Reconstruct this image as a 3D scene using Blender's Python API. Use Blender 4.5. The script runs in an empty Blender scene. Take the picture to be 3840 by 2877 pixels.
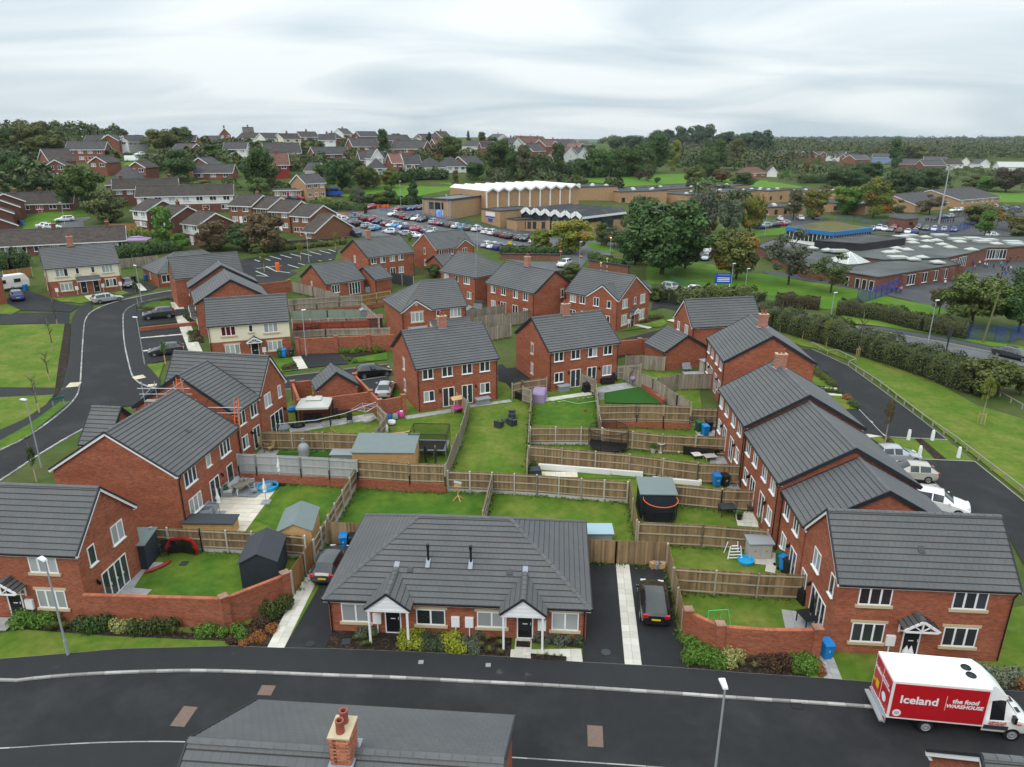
# Aerial view of a new housing estate, a sports centre and a school, with wooded hills behind.
import bpy,math,random
import numpy as np
from mathutils import Vector,Matrix,Euler
from mathutils.geometry import delaunay_2d_cdt
random.seed(7);R=random.Random(11)
sc=bpy.context.scene;COL=sc.collection
# ------------------------------------------------------------------ camera, sky, sun, exposure
cam=bpy.data.cameras.new('camera');camo=bpy.data.objects.new('camera',cam);COL.objects.link(camo)
camo.location=(0,0,27.5);camo.rotation_euler=(math.radians(71.0),0,0)
cam.sensor_width=36;cam.lens=24.97;cam.clip_start=.5;cam.clip_end=20000
sc.camera=camo
sc.view_settings.view_transform='Standard';sc.view_settings.look='None'
sc.view_settings.exposure=0.1;sc.view_settings.gamma=1;sc.view_settings.use_curve_mapping=False
SUN_EL,SUN_AZ=math.radians(48),math.radians(215)
w=bpy.data.worlds.new('World');sc.world=w;w.use_nodes=True
nt=w.node_tree;N_,Lk=nt.nodes,nt.links
N_.clear()
def wn(t,**k):
 n=N_.new(t)
 for a,b in k.items():setattr(n,a,b)
 return n
out=wn('ShaderNodeOutputWorld');bg=wn('ShaderNodeBackground');bg.inputs[1].default_value=.1
sky=wn('ShaderNodeTexSky',sky_type='NISHITA',sun_disc=False,sun_elevation=SUN_EL,sun_rotation=SUN_AZ)
tc=wn('ShaderNodeTexCoord');sep=wn('ShaderNodeSeparateXYZ');Lk.new(tc.outputs['Generated'],sep.inputs[0])
zc=wn('ShaderNodeMath',operation='MAXIMUM');Lk.new(sep.outputs[2],zc.inputs[0]);zc.inputs[1].default_value=0
zo=wn('ShaderNodeMath',operation='ADD');Lk.new(zc.outputs[0],zo.inputs[0]);zo.inputs[1].default_value=.17
dx=wn('ShaderNodeMath',operation='DIVIDE');Lk.new(sep.outputs[0],dx.inputs[0]);Lk.new(zo.outputs[0],dx.inputs[1])
dy=wn('ShaderNodeMath',operation='DIVIDE');Lk.new(sep.outputs[1],dy.inputs[0]);Lk.new(zo.outputs[0],dy.inputs[1])
cmb=wn('ShaderNodeCombineXYZ');Lk.new(dx.outputs[0],cmb.inputs[0]);Lk.new(dy.outputs[0],cmb.inputs[1])
mp=wn('ShaderNodeMapping');Lk.new(cmb.outputs[0],mp.inputs[0]);mp.inputs['Scale'].default_value=(.62,1.0,1);mp.inputs['Rotation'].default_value=(0,0,.25)
nz=wn('ShaderNodeTexNoise');Lk.new(mp.outputs[0],nz.inputs[0]);nz.inputs['Scale'].default_value=1.0;nz.inputs['Detail'].default_value=6;nz.inputs['Roughness'].default_value=.46;nz.inputs['Distortion'].default_value=.7
cr=wn('ShaderNodeValToRGB');Lk.new(nz.outputs[0],cr.inputs[0])
cr.color_ramp.elements[0].position=.36;cr.color_ramp.elements[0].color=(5.5,6.5,7.15,1)
cr.color_ramp.elements[1].position=.60;cr.color_ramp.elements[1].color=(8.5,9.1,9.3,1)
# overcast cloud deck: brighter overhead than at the horizon (standard overcast sky)
gr=wn('ShaderNodeMath',operation='MULTIPLY_ADD');Lk.new(zc.outputs[0],gr.inputs[0]);gr.inputs[1].default_value=1.3;gr.inputs[2].default_value=.92
mul=wn('ShaderNodeMix',data_type='RGBA',blend_type='MULTIPLY');mul.inputs[0].default_value=1
Lk.new(cr.outputs[0],mul.inputs[6]);Lk.new(gr.outputs[0],mul.inputs[7])
mx=wn('ShaderNodeMix',data_type='RGBA');mx.inputs[0].default_value=.95
Lk.new(sky.outputs[0],mx.inputs[6]);Lk.new(mul.outputs[2],mx.inputs[7])
Lk.new(mx.outputs[2],bg.inputs[0]);Lk.new(bg.outputs[0],out.inputs[0])
sl=bpy.data.lights.new('sun','SUN');sl.energy=1.1;sl.angle=math.radians(25);sl.color=(1,.97,.93)
so=bpy.data.objects.new('sun',sl);COL.objects.link(so);so.location=(-60,-60,120)
_sd=Vector((math.cos(SUN_EL)*math.sin(SUN_AZ),math.cos(SUN_EL)*math.cos(SUN_AZ),math.sin(SUN_EL)))
so.rotation_euler=_sd.to_track_quat('Z','Y').to_euler()
# ------------------------------------------------------------------ terrain heights (metres)
XS=[-900,-400,-200,-110,-70,-40,-10,20,60,110,200,400,900]
YS=[-80,0,45,58,90,120,145,165,200,235,270,300,360,450,700,1500,4500]
TZ={
-900:[0,0,0,0,0,4,6,8,12,16,20,22,26,28,30,26,24],
-400:[0,0,0,0,1,4,6,8,12,16,19,22,26,28,29,26,24],
-200:[0,0,0,.2,1,3,5,7,11,15,18,21,25,27,28,26,24],
-110:[0,0,0,.3,1.4,3,4,5.5,9,13,17,20,24,26,27,26,24],
-70:[0,0,0,.4,1.4,2.6,3,4.5,8,12,16,19,22,25,26,26,24],
-40:[0,0,0,.5,1.2,1.8,2,3.5,6,8.5,12,17,21,24,26,25,24],
-10:[0,0,0,.5,1.2,1.4,1.6,2.4,3.6,6,10.5,14.5,19.5,23,24,24,24],
20:  [0,0,0,.5,1.2,1.2,1.4,1.6,2.0,4,8,11.5,16,20,22,22,23],
60:  [0,0,0,.3,.8,.8,.8,1,1.5,2.4,4.5,6.5,10,15,19,20,22],
110:[0,0,0,0,0,0,0,.2,.3,.5,1.2,2.5,5,9,14,18,21],
200:[0,0,0,0,0,0,0,0,0,0,.5,1.2,3,6.5,10,17,21],
400:[0,0,0,0,0,0,0,0,0,0,.5,1,2.5,5,9,16,21],
900:[0,0,0,0,0,0,0,0,0,0,.5,1,2,5,9,16,21]}
def T(x,y):
 x=min(max(x,XS[0]),XS[-1]-1e-6);y=min(max(y,YS[0]),YS[-1]-1e-6)
 i=0
 while XS[i+1] <= x:i += 1
 j=0
 while YS[j+1] <= y:j += 1
 a=(x-XS[i])/(XS[i+1]-XS[i]);b=(y-YS[j])/(YS[j+1]-YS[j])
 L,Q=TZ[XS[i]],TZ[XS[i+1]]
 return (L[j]*(1-a)+Q[j]*a)*(1-b)+(L[j+1]*(1-a)+Q[j+1]*a)*b
# ------------------------------------------------------------------ materials
MATS={}
def nodes(name):
 m=bpy.data.materials.new(name);m.use_nodes=True;n=m.node_tree.nodes;n.clear()
 o=n.new('ShaderNodeOutputMaterial');b=n.new('ShaderNodeBsdfPrincipled');m.node_tree.links.new(b.outputs[0],o.inputs[0])
 MATS[name]=m
 return m,n,m.node_tree.links,b
def c4(c):return (c[0],c[1],c[2],1)
def mathn(n,l,op,a,b=None,c=None):
 q=n.new('ShaderNodeMath');q.operation=op
 for k,v in enumerate((a,b,c)):
  if v is None:continue
  if isinstance(v,(int,float)):q.inputs[k].default_value=v
  else:l.new(v,q.inputs[k])
 return q.outputs[0]
def mixc(n,l,f,a,b,bt='MIX'):
 q=n.new('ShaderNodeMix');q.data_type='RGBA';q.blend_type=bt
 for k,v in ((0,f),(6,a),(7,b)):
  if isinstance(v,(int,float)):q.inputs[k].default_value=v
  elif isinstance(v,tuple):q.inputs[k].default_value=c4(v)
  else:l.new(v,q.inputs[k])
 return q.outputs[2]
def noise(n,l,vec,scale,detail=4,rough=.55):
 q=n.new('ShaderNodeTexNoise');q.inputs['Scale'].default_value=scale;q.inputs['Detail'].default_value=detail;q.inputs['Roughness'].default_value=rough
 if vec is not None:l.new(vec,q.inputs['Vector'])
 return q.outputs[0]
def ramp(n,l,f,p0,p1):
 q=n.new('ShaderNodeMapRange');q.inputs[1].default_value=p0;q.inputs[2].default_value=p1;l.new(f,q.inputs[0]);return q.outputs[0]
def mat(name,col,rough=.7,metal=0,var=.15,scale=1.5,rnd=0.,col2=None,s2=.4,p2=(.45,.6),island=0.,coat=0,bump=0,alpha=1,emit=0,spec=.35,stretch=None):
 """Principled surface: base colour with fine grain (var, scale), blotches of col2 and a random tone per object or loose piece."""
 m,n,l,b=nodes(name)
 pos=n.new('ShaderNodeNewGeometry').outputs['Position']
 if stretch:
  mp=n.new('ShaderNodeMapping');mp.inputs['Scale'].default_value=stretch;l.new(pos,mp.inputs[0]);pos=mp.outputs[0]
 c=None
 base=col
 if col2 is not None:
  base=mixc(n,l,ramp(n,l,noise(n,l,pos,s2,6,.6),*p2),col,col2)
 f=None
 if var:
  f=mathn(n,l,'MULTIPLY_ADD',noise(n,l,pos,scale,5,.65),2*var,1-var)
 if rnd:
  oi=n.new('ShaderNodeObjectInfo').outputs['Random'];r=mathn(n,l,'MULTIPLY_ADD',oi,2*rnd,1-rnd)
  f=r if f is None else mathn(n,l,'MULTIPLY',f,r)
 if island:
  gi=n.new('ShaderNodeNewGeometry').outputs['Random Per Island'];r=mathn(n,l,'MULTIPLY_ADD',gi,2*island,1-island)
  f=r if f is None else mathn(n,l,'MULTIPLY',f,r)
 if f is not None:
  q=n.new('ShaderNodeVectorMath');q.operation='SCALE';l.new(f,q.inputs['Scale'])
  if isinstance(base,tuple):q.inputs[0].default_value=base
  else:l.new(base,q.inputs[0])
  l.new(q.outputs[0],b.inputs['Base Color'])
 elif isinstance(base,tuple):b.inputs['Base Color'].default_value=c4(base)
 else:l.new(base,b.inputs['Base Color'])
 b.inputs['Roughness'].default_value=rough;b.inputs['Metallic'].default_value=metal
 b.inputs['Specular IOR Level'].default_value=spec
 if coat:b.inputs['Coat Weight'].default_value=coat;b.inputs['Coat Roughness'].default_value=.05
 if alpha < 1:b.inputs['Alpha'].default_value=alpha
 if emit:b.inputs['Emission Color'].default_value=c4(col);b.inputs['Emission Strength'].default_value=emit
 if bump:
  bp=n.new('ShaderNodeBump');bp.inputs['Strength'].default_value=bump;bp.inputs['Distance'].default_value=.02
  l.new(noise(n,l,pos,scale*6,3),bp.inputs['Height']);l.new(bp.outputs[0],b.inputs['Normal'])
 return m
def brick(name,c1,c2,mortar,dark=.55,big=.35):
 """Running-bond brickwork laid in the wall's own metres (local x or y along the wall, z up)."""
 m,n,l,b=nodes(name)
 t=n.new('ShaderNodeTexCoord');s=n.new('ShaderNodeSeparateXYZ');l.new(t.outputs['Object'],s.inputs[0])
 sn=n.new('ShaderNodeSeparateXYZ');l.new(t.outputs['Normal'],sn.inputs[0])
 ax=mathn(n,l,'ABSOLUTE',sn.outputs[0]);ay=mathn(n,l,'ABSOLUTE',sn.outputs[1])
 u=mathn(n,l,'ADD',mathn(n,l,'MULTIPLY',s.outputs[0],ay),mathn(n,l,'MULTIPLY',s.outputs[1],ax))
 cb=n.new('ShaderNodeCombineXYZ');l.new(u,cb.inputs[0]);l.new(s.outputs[2],cb.inputs[1])
 bt=n.new('ShaderNodeTexBrick');l.new(cb.outputs[0],bt.inputs['Vector'])
 bt.inputs['Scale'].default_value=1;bt.inputs['Brick Width'].default_value=.225;bt.inputs['Row Height'].default_value=.075;bt.inputs['Mortar Size'].default_value=.006
 bt.inputs['Color1'].default_value=c4(c1);bt.inputs['Color2'].default_value=c4(c2);bt.inputs['Mortar'].default_value=c4(mortar);bt.inputs['Bias'].default_value=-.1
 pos=n.new('ShaderNodeNewGeometry').outputs['Position']
 st=n.new('ShaderNodeMapping');st.inputs['Scale'].default_value=(.5,.5,1.6);l.new(pos,st.inputs[0])
 f=ramp(n,l,noise(n,l,st.outputs[0],.55,5,.6),.38,.7)
 c=mixc(n,l,mathn(n,l,'MULTIPLY',f,big),bt.outputs[0],(c1[0]*dark,c1[1]*dark*.9,c1[2]*dark*.9))
 f2=ramp(n,l,noise(n,l,pos,3.2,6,.7),.66,.8)
 c=mixc(n,l,mathn(n,l,'MULTIPLY',f2,.22),c,(.5,.42,.38))
 st2=n.new('ShaderNodeMapping');st2.inputs['Scale'].default_value=(2.2,2.2,7);l.new(pos,st2.inputs[0])
 q=n.new('ShaderNodeVectorMath');q.operation='SCALE';l.new(c,q.inputs[0]);l.new(mathn(n,l,'MULTIPLY_ADD',noise(n,l,st2.outputs[0],1.0,5,.7),1.5,.25),q.inputs['Scale'])
 l.new(q.outputs[0],b.inputs['Base Color']);b.inputs['Roughness'].default_value=.85;b.inputs['Specular IOR Level'].default_value=.2
 return m
def leafmat(name,autumn=None,var=.36):
 """Leaves: the object's own colour, varied leaf by leaf and clump by clump."""
 m,n,l,b=nodes(name)
 oi=n.new('ShaderNodeObjectInfo');g=n.new('ShaderNodeNewGeometry')
 f=mathn(n,l,'MULTIPLY_ADD',g.outputs['Random Per Island'],2*var,1-var)
 pos=n.new('ShaderNodeTexCoord').outputs['Object']
 f=mathn(n,l,'MULTIPLY',f,mathn(n,l,'MULTIPLY_ADD',noise(n,l,pos,3.0,3),1.0,.5))
 base=oi.outputs['Color']
 if autumn:
  base=mixc(n,l,ramp(n,l,noise(n,l,pos,2.2,3),.5,.66),base,autumn)
 else:
  base=mixc(n,l,mathn(n,l,'MULTIPLY',g.outputs['Random Per Island'],.35),base,(.12,.12,.02))
 q=n.new('ShaderNodeVectorMath');q.operation='SCALE';l.new(f,q.inputs['Scale']);l.new(base,q.inputs[0])
 l.new(q.outputs[0],b.inputs['Base Color']);b.inputs['Roughness'].default_value=.6;b.inputs['Specular IOR Level'].default_value=.25
 return m
def rng_mat(name,rough=.25,coat=.6,metal=0):
 """Paint whose colour is the object's own colour."""
 m,n,l,b=nodes(name)
 l.new(n.new('ShaderNodeObjectInfo').outputs['Color'],b.inputs['Base Color'])
 b.inputs['Roughness'].default_value=rough;b.inputs['Coat Weight'].default_value=coat;b.inputs['Coat Roughness'].default_value=.06;b.inputs['Metallic'].default_value=metal
 return m
BRICK=brick('red_brick',(.40,.112,.05),(.23,.062,.033),(.29,.19,.145),.5,.55)
BRICKG=brick('garden_wall_brick',(.38,.11,.052),(.22,.06,.033),(.30,.19,.14),.55,.5)
BRICKP=brick('chimney_brick',(.42,.16,.10),(.30,.10,.07),(.45,.36,.3),.6,.2)
BRICKD=brick('brown_brick',(.17,.065,.04),(.125,.05,.035),(.17,.12,.1))
BRICKS=brick('school_brick',(.22,.085,.055),(.17,.065,.045),(.22,.15,.12))
BRICKY=brick('buff_brick',(.43,.265,.145),(.35,.21,.115),(.45,.3,.18),.7,.2)
BRICKO=brick('old_terrace_brick',(.25,.085,.05),(.17,.058,.036),(.28,.2,.16))
RENDER=mat('cream_render',(.74,.66,.50),.8,var=.05,scale=.8)
WHITEW=mat('white_render',(.72,.71,.68),.8,var=.06,scale=.5)
GREYW=mat('grey_render',(.36,.35,.34),.8,var=.06)
BLUEW=mat('blue_render',(.2,.27,.42),.8,var=.06)
TILE=mat('grey_roof_tile',(.094,.097,.102),.65,var=.16,scale=.7,col2=(.112,.112,.11),s2=.25,p2=(.4,.65),rnd=.03,island=.03,spec=.35)
TEDGE=mat('tile_edge_shade',(.042,.036,.03),.9,var=.3,scale=3)  # brown bare tile edge, with the shadow gap between courses painted into its colour
RIDGE=mat('ridge_tile_concrete',(.105,.107,.11),.65,var=.15,scale=3,rnd=.08)
TBROWN=mat('brown_roof_tile',(.06,.047,.04),.8,var=.3,scale=.9,rnd=.15,island=.25,col2=(.11,.10,.085),s2=3,p2=(.6,.75))
TRED=mat('old_red_roof_tile',(.16,.075,.055),.8,var=.25,scale=1,island=.2,rnd=.1)
TSLATE=mat('old_slate',(.07,.066,.068),.8,var=.25,scale=.8,island=.2,rnd=.1)
VERGE=mat('dark_verge',(.022,.024,.03),.6,var=.15)
WHITE=mat('white_plastic',(.80,.80,.80),.45,var=.03)
STONE=mat('buff_stone',(.52,.43,.28),.8,var=.12,scale=4)
BLACK=mat('black_plastic',(.012,.012,.013),.4,var=.1)
DARKG=mat('dark_grey_paint',(.035,.042,.05),.5,var=.15,rnd=.1)
GLASS=mat('dark_glass',(.03,.036,.04),.06,var=.5,scale=1.3,rnd=.5,spec=.6,coat=.2)
BLIND=mat('glass_with_blind',(.34,.36,.36),.12,var=.12,scale=9,rnd=.25,spec=.6,coat=.4,stretch=(3,3,.3))
CURT=mat('glass_with_red_curtain',(.10,.008,.014),.12,var=.4,scale=12,coat=.4,stretch=(3,3,.3))
DOORB=mat('black_door',(.012,.013,.014),.35,var=.1)
LEAD=mat('lead_flashing',(.28,.30,.34),.5,var=.15,scale=5)
POT=mat('terracotta_pot',(.30,.085,.06),.8,var=.15)
ASPH=mat('asphalt',(.0205,.0215,.023),.85,var=.3,scale=1.6,col2=(.036,.036,.036),s2=.22,p2=(.48,.72),bump=.15,spec=.25)
ASPHP=mat('pavement_asphalt',(.026,.027,.028),.85,var=.22,scale=.8,col2=(.075,.075,.072),s2=.5,p2=(.66,.74),bump=.15,spec=.25)
ASPHO=mat('old_asphalt',(.10,.105,.108),.85,var=.2,scale=.5,col2=(.15,.15,.15),s2=.15,p2=(.5,.7),spec=.25)
ASPHY=mat('yard_asphalt',(.058,.06,.063),.85,var=.2,scale=.4,col2=(.085,.085,.085),s2=.15,p2=(.5,.7),spec=.25)
KERB=mat('kerb_concrete',(.33,.32,.30),.85,var=.25,scale=4,rnd=.4)
SLAB=mat('pale_paving_slab',(.56,.53,.46),.85,var=.14,scale=5,rnd=.12)
SLABG=mat('grey_paving_slab',(.34,.335,.33),.85,var=.2,scale=3,rnd=.16)
SLABW=mat('cream_porcelain_paving',(.66,.59,.49),.6,var=.08,scale=5,rnd=.06)
TACT=mat('buff_tactile_paving',(.58,.5,.36),.85,var=.12,scale=6,rnd=.1)
GRASS=mat('lawn_grass',(.082,.145,.016),.9,var=.5,scale=1.6,col2=(.155,.175,.035),s2=.35,p2=(.42,.68),bump=.5,spec=.1)
GRASSG=mat('lush_lawn_grass',(.052,.122,.014),.9,var=.5,scale=1.4,col2=(.125,.18,.022),s2=.3,p2=(.42,.7),bump=.5,spec=.1)
GRASSF=mat('field_grass',(.085,.19,.018),.9,var=.22,scale=.25,col2=(.11,.19,.03),s2=.06,p2=(.4,.7),spec=.1)
GRASSS=mat('school_lawn_grass',(.07,.16,.012),.9,var=.35,scale=.6,col2=(.13,.19,.03),s2=.12,p2=(.45,.7),spec=.1)
TURF=mat('artificial_turf',(.03,.095,.018),.95,var=.15,scale=3,spec=.05)
ROUGHG=mat('rough_ground',(.06,.095,.022),.95,var=.45,scale=.5,col2=(.085,.095,.035),s2=.12,p2=(.42,.6),spec=.05)
SOIL=mat('bark_mulch',(.028,.02,.015),.95,var=.7,scale=6,col2=(.07,.052,.04),s2=5,p2=(.52,.62),bump=1,spec=.1)
GRAVEL=mat('grey_gravel',(.2,.19,.18),.95,var=.6,scale=9,bump=1)
FENCE=mat('weathered_brown_fence',(.235,.158,.082),.85,var=.5,scale=1.2,rnd=.32,island=.32,col2=(.15,.09,.048),s2=1.0,p2=(.5,.7),stretch=(1,1,.5))
FENCEG=mat('silvered_fence',(.27,.23,.185),.85,var=.35,scale=1.2,rnd=.2,island=.2,col2=(.17,.13,.10),s2=.9,p2=(.5,.7),stretch=(1,1,.5))
FENCEO=mat('new_orange_fence',(.30,.15,.05),.85,var=.3,scale=2,rnd=.15,island=.15)
FENCEW=mat('pale_grey_painted_fence',(.36,.36,.355),.8,var=.12,scale=3,rnd=.07,island=.07)
FENCER=mat('red_stained_fence',(.28,.06,.035),.8,var=.25,scale=2,rnd=.1,island=.1)
FENCES=mat('sage_painted_fence',(.22,.28,.22),.8,var=.08,rnd=.05,island=.05)
RAIL=mat('fence_rail',(.36,.31,.22),.85,var=.3,scale=3,rnd=.1)
CONC=mat('concrete_post',(.46,.44,.41),.85,var=.15,scale=3,rnd=.1)
TIMB=mat('new_timber',(.52,.32,.14),.8,var=.25,scale=2,rnd=.2)
WOODG=mat('grey_timber',(.30,.27,.23),.9,var=.25,scale=3)
SHEDB=mat('dark_blue_shed_boards',(.025,.033,.042),.75,var=.25,scale=2)
FELT=mat('grey_roof_felt',(.17,.205,.20),.85,var=.12,scale=1.5,spec=.2)
FELTD=mat('dark_roof_felt',(.045,.05,.058),.85,var=.15,scale=1.5)
FLATR=mat('flat_roof_felt',(.07,.076,.07),.9,var=.28,scale=.18,col2=(.125,.13,.13),s2=.08,p2=(.45,.65),spec=.2)
FLATD=mat('dark_flat_roof',(.04,.042,.045),.8,var=.25,scale=.3,col2=(.075,.075,.075),s2=.2,p2=(.5,.65))
CHAR=mat('charcoal_cladding',(.022,.023,.025),.6,var=.1)
METAL=mat('galvanised_steel',(.42,.45,.47),.45,metal=.4,var=.08)
BLUEM=mat('blue_railing_paint',(.015,.05,.30),.5,var=.1)
GREENM=mat('green_mesh_paint',(.02,.12,.09),.6,var=.1)
LAMPW=mat('lamp_head_white',(.75,.77,.78),.4,var=.03)
BINB=mat('blue_bin_plastic',(.008,.19,.52),.5,var=.08)
BING=mat('green_bin_plastic',(.012,.085,.04),.5,var=.08)
BINK=mat('black_bin_plastic',(.016,.017,.018),.5,var=.08)
PAINT=rng_mat('car_paint');CLOTH=rng_mat('cloth',.9,0)
TYRE=mat('tyre_rubber',(.012,.012,.012),.8,var=.1)
RIM=mat('alloy_rim',(.42,.43,.44),.35,metal=.7,var=.05)
CARGL=mat('car_glass',(.012,.015,.017),.05,var=.2,spec=.7,coat=.3)
HEADL=mat('headlamp_lens',(.6,.62,.64),.1,var=.05,coat=.5)
TAILL=mat('tail_lamp_red',(.45,.008,.015),.15,var=.05,coat=.5)
PLATEY=mat('yellow_plate',(.75,.50,.01),.4,var=.03)
PLATEW=mat('white_plate',(.75,.75,.72),.4,var=.03)
VANW=mat('van_white',(.86,.86,.85),.3,var=.02,coat=.4)
VANR=mat('van_red_panel',(.50,.010,.018),.4,var=.04,coat=.3)
LETW=mat('white_lettering',(.85,.85,.85),.5,var=0)
LETR=mat('red_lettering',(.45,.01,.02),.5,var=0)
LETK=mat('black_lettering',(.01,.01,.01),.5,var=0)
WATER=mat('blue_paddling_pool',(.02,.33,.62),.3,var=.06)
PINK=mat('pink_plastic',(.65,.08,.33),.4,var=.05)
PURP=mat('purple_plastic',(.16,.05,.38),.4,var=.05)
LILAC=mat('lilac_cover',(.30,.22,.36),.8,var=.12)
ORANGE=mat('orange_plastic',(.75,.13,.02),.5,var=.05)
REDP=mat('red_paint',(.38,.012,.012),.35,var=.08,coat=.4)
GREYP=mat('grey_plastic',(.27,.29,.31),.6,var=.1)
BEIGEP=mat('beige_plastic',(.45,.42,.37),.6,var=.06)
WICK=mat('rattan',(.40,.29,.14),.8,var=.2)
NET=mat('trampoline_net',(.008,.008,.009),.9,var=.1,alpha=.38)
ROADL=mat('white_road_paint',(.62,.62,.58),.8,var=.3,scale=3)
YELL=mat('yellow_road_paint',(.5,.38,.12),.8,var=.3,scale=3)
BARK=mat('tree_bark',(.06,.045,.03),.95,var=.3,scale=4)
LEAF=leafmat('leaves');LEAFA=leafmat('autumn_leaves',(.30,.12,.01))
SKIN=mat('skin',(.45,.26,.19),.6,var=.03);HAIR=mat('dark_hair',(.02,.013,.01),.6,var=.1)
SEDUM=mat('sedum_roof',(.11,.105,.035),.95,var=.35,scale=.6,col2=(.07,.062,.04),s2=.12,p2=(.45,.6))
BLUEF=mat('blue_fascia',(.03,.17,.42),.6,var=.25,scale=1)
POLY=mat('translucent_roof',(.44,.46,.43),.35,var=.1)
SIGNB=mat('blue_sign',(.015,.07,.42),.5,var=.05)
GOLDT=mat('golden_board',(.42,.24,.08),.8,var=.25,rnd=.12)
COPB=mat('coping_brick',(.37,.115,.06),.85,var=.15,scale=4,rnd=.15);LOUV=mat('louvre_green',(.03,.2,.06),.5)
VENT=mat('roof_vent_grey',(.055,.058,.062),.6)
# ------------------------------------------------------------------ mesh building helpers
class MB:
 """Collects vertices and faces; build() links them as ONE mesh object."""
 def __init__(s):s.v=[];s.f=[];s.m=[];s.mats=[]
 def mi(s,m):
  if m not in s.mats:s.mats.append(m)
  return s.mats.index(m)
 def face(s,pts,m):
  k=len(s.v);s.v += [tuple(p) for p in pts];s.f.append(tuple(range(k,k+len(pts))));s.m.append(s.mi(m));return s
 def hexa(s,p,m,skip=()):
  """p: 8 corners, bottom 4 (counter-clockwise) then top 4."""
  k=len(s.v);s.v += [tuple(q) for q in p];i=s.mi(m)
  for n,f in enumerate(((0,3,2,1),(4,5,6,7),(0,1,5,4),(1,2,6,5),(2,3,7,6),(3,0,4,7))):
   if n in skip:continue
   s.f.append(tuple(k+a for a in f));s.m.append(i)
  return s
 def box(s,x0,y0,z0,x1,y1,z1,m):
  return s.hexa([(x0,y0,z0),(x1,y0,z0),(x1,y1,z0),(x0,y1,z0),(x0,y0,z1),(x1,y0,z1),(x1,y1,z1),(x0,y1,z1)],m)
 def bar(s,a,b,w,h,m,up=(0,0,1)):
  """Rectangular bar from a to b, w across and h along up."""
  a,b=Vector(a),Vector(b);d=(b-a).normalized();u=Vector(up)
  sd=d.cross(u)
  if sd.length < 1e-4:sd=d.cross(Vector((1,0,0)))
  sd.normalize();u=sd.cross(d)
  sd *= w/2;u *= h/2
  return s.hexa([a-sd-u,a+sd-u,b+sd-u,b-sd-u,a-sd+u,a+sd+u,b+sd+u,b-sd+u],m)
 def prism(s,poly,z0,z1,m):
  n=len(poly);k=len(s.v);i=s.mi(m)
  s.v += [(p[0],p[1],z0) for p in poly]+[(p[0],p[1],z1) for p in poly]
  s.f += [tuple(range(k+n-1,k-1,-1)),tuple(range(k+n,k+2*n))];s.m += [i,i]
  for a in range(n):
   b=(a+1) % n;s.f.append((k+a,k+b,k+n+b,k+n+a));s.m.append(i)
  return s
 def tube(s,pts,r,m,n=6,cap=True):
  """Tube through pts; r a number or one radius per point."""
  P=[Vector(p) for p in pts];rr=[r]*len(P) if isinstance(r,(int,float)) else r
  k=len(s.v);i=s.mi(m);ref=None
  for a,p in enumerate(P):
   d=(P[min(a+1,len(P)-1)]-P[max(a-1,0)]).normalized()
   x=d.cross(Vector((0,0,1)) if abs(d.z) < .9 else Vector((1,0,0))).normalized()
   if ref is not None:
    x=(ref-d*ref.dot(d)).normalized()
   ref=x;y=d.cross(x)
   for q in range(n):
    t=2*math.pi*q/n;s.v.append(tuple(p+x*(rr[a]*math.cos(t))+y*(rr[a]*math.sin(t))))
  for a in range(len(P)-1):
   for q in range(n):
    s.f.append((k+a*n+q,k+a*n+(q+1) % n,k+(a+1)*n+(q+1) % n,k+(a+1)*n+q));s.m.append(i)
  if cap:
   s.f.append(tuple(k+q for q in range(n-1,-1,-1)));s.m.append(i)
   e=k+(len(P)-1)*n;s.f.append(tuple(e+q for q in range(n)));s.m.append(i)
  return s
 def cyl(s,a,b,r0,r1,m,n=10):return s.tube([a,b],[r0,r1],m,n)
 def lathe(s,prof,m,n=12,c=(0,0,0)):
  k=len(s.v);i=s.mi(m)
  for r,z in prof:
   for q in range(n):
    t=2*math.pi*q/n;s.v.append((c[0]+r*math.cos(t),c[1]+r*math.sin(t),c[2]+z))
  for a in range(len(prof)-1):
   for q in range(n):
    s.f.append((k+a*n+q,k+a*n+(q+1) % n,k+(a+1)*n+(q+1) % n,k+(a+1)*n+q));s.m.append(i)
  return s
 def mesh(s,name,smooth=0):
  me=bpy.data.meshes.new(name);me.from_pydata(s.v,[],s.f)
  for m in s.mats:me.materials.append(m)
  me.polygons.foreach_set('material_index',s.m)
  if smooth:
   me.polygons.foreach_set('use_smooth',[True]*len(s.f));me.set_sharp_from_angle(angle=math.radians(smooth))
  me.update();return me
 def build(s,name,parent=None,smooth=0,**k):return ob(name,s.mesh(name,smooth),parent,**k)
def ob(name,me,parent=None,loc=None,rot=None,scale=None,label=None,cat=None,group=None,kind=None,color=None):
 o=bpy.data.objects.new(name,me);COL.objects.link(o)
 if parent is not None:o.parent=parent
 if loc is not None:o.location=loc
 if rot is not None:o.rotation_euler=rot if not isinstance(rot,(int,float)) else (0,0,rot)
 if scale is not None:o.scale=scale if not isinstance(scale,(int,float)) else (scale,)*3
 if color is not None:o.color=(*color,1)
 tag(o,label,cat,group,kind);return o
def tag(o,label=None,cat=None,group=None,kind=None):
 if label:o['label']=label
 if cat:o['category']=cat
 if group:o['group']=group
 if kind:o['kind']=kind
def thing(name,label,cat,loc,rot=0,group=None):return ob(name,None,None,loc,rot,None,label,cat,group)
KIDS={}
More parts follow.
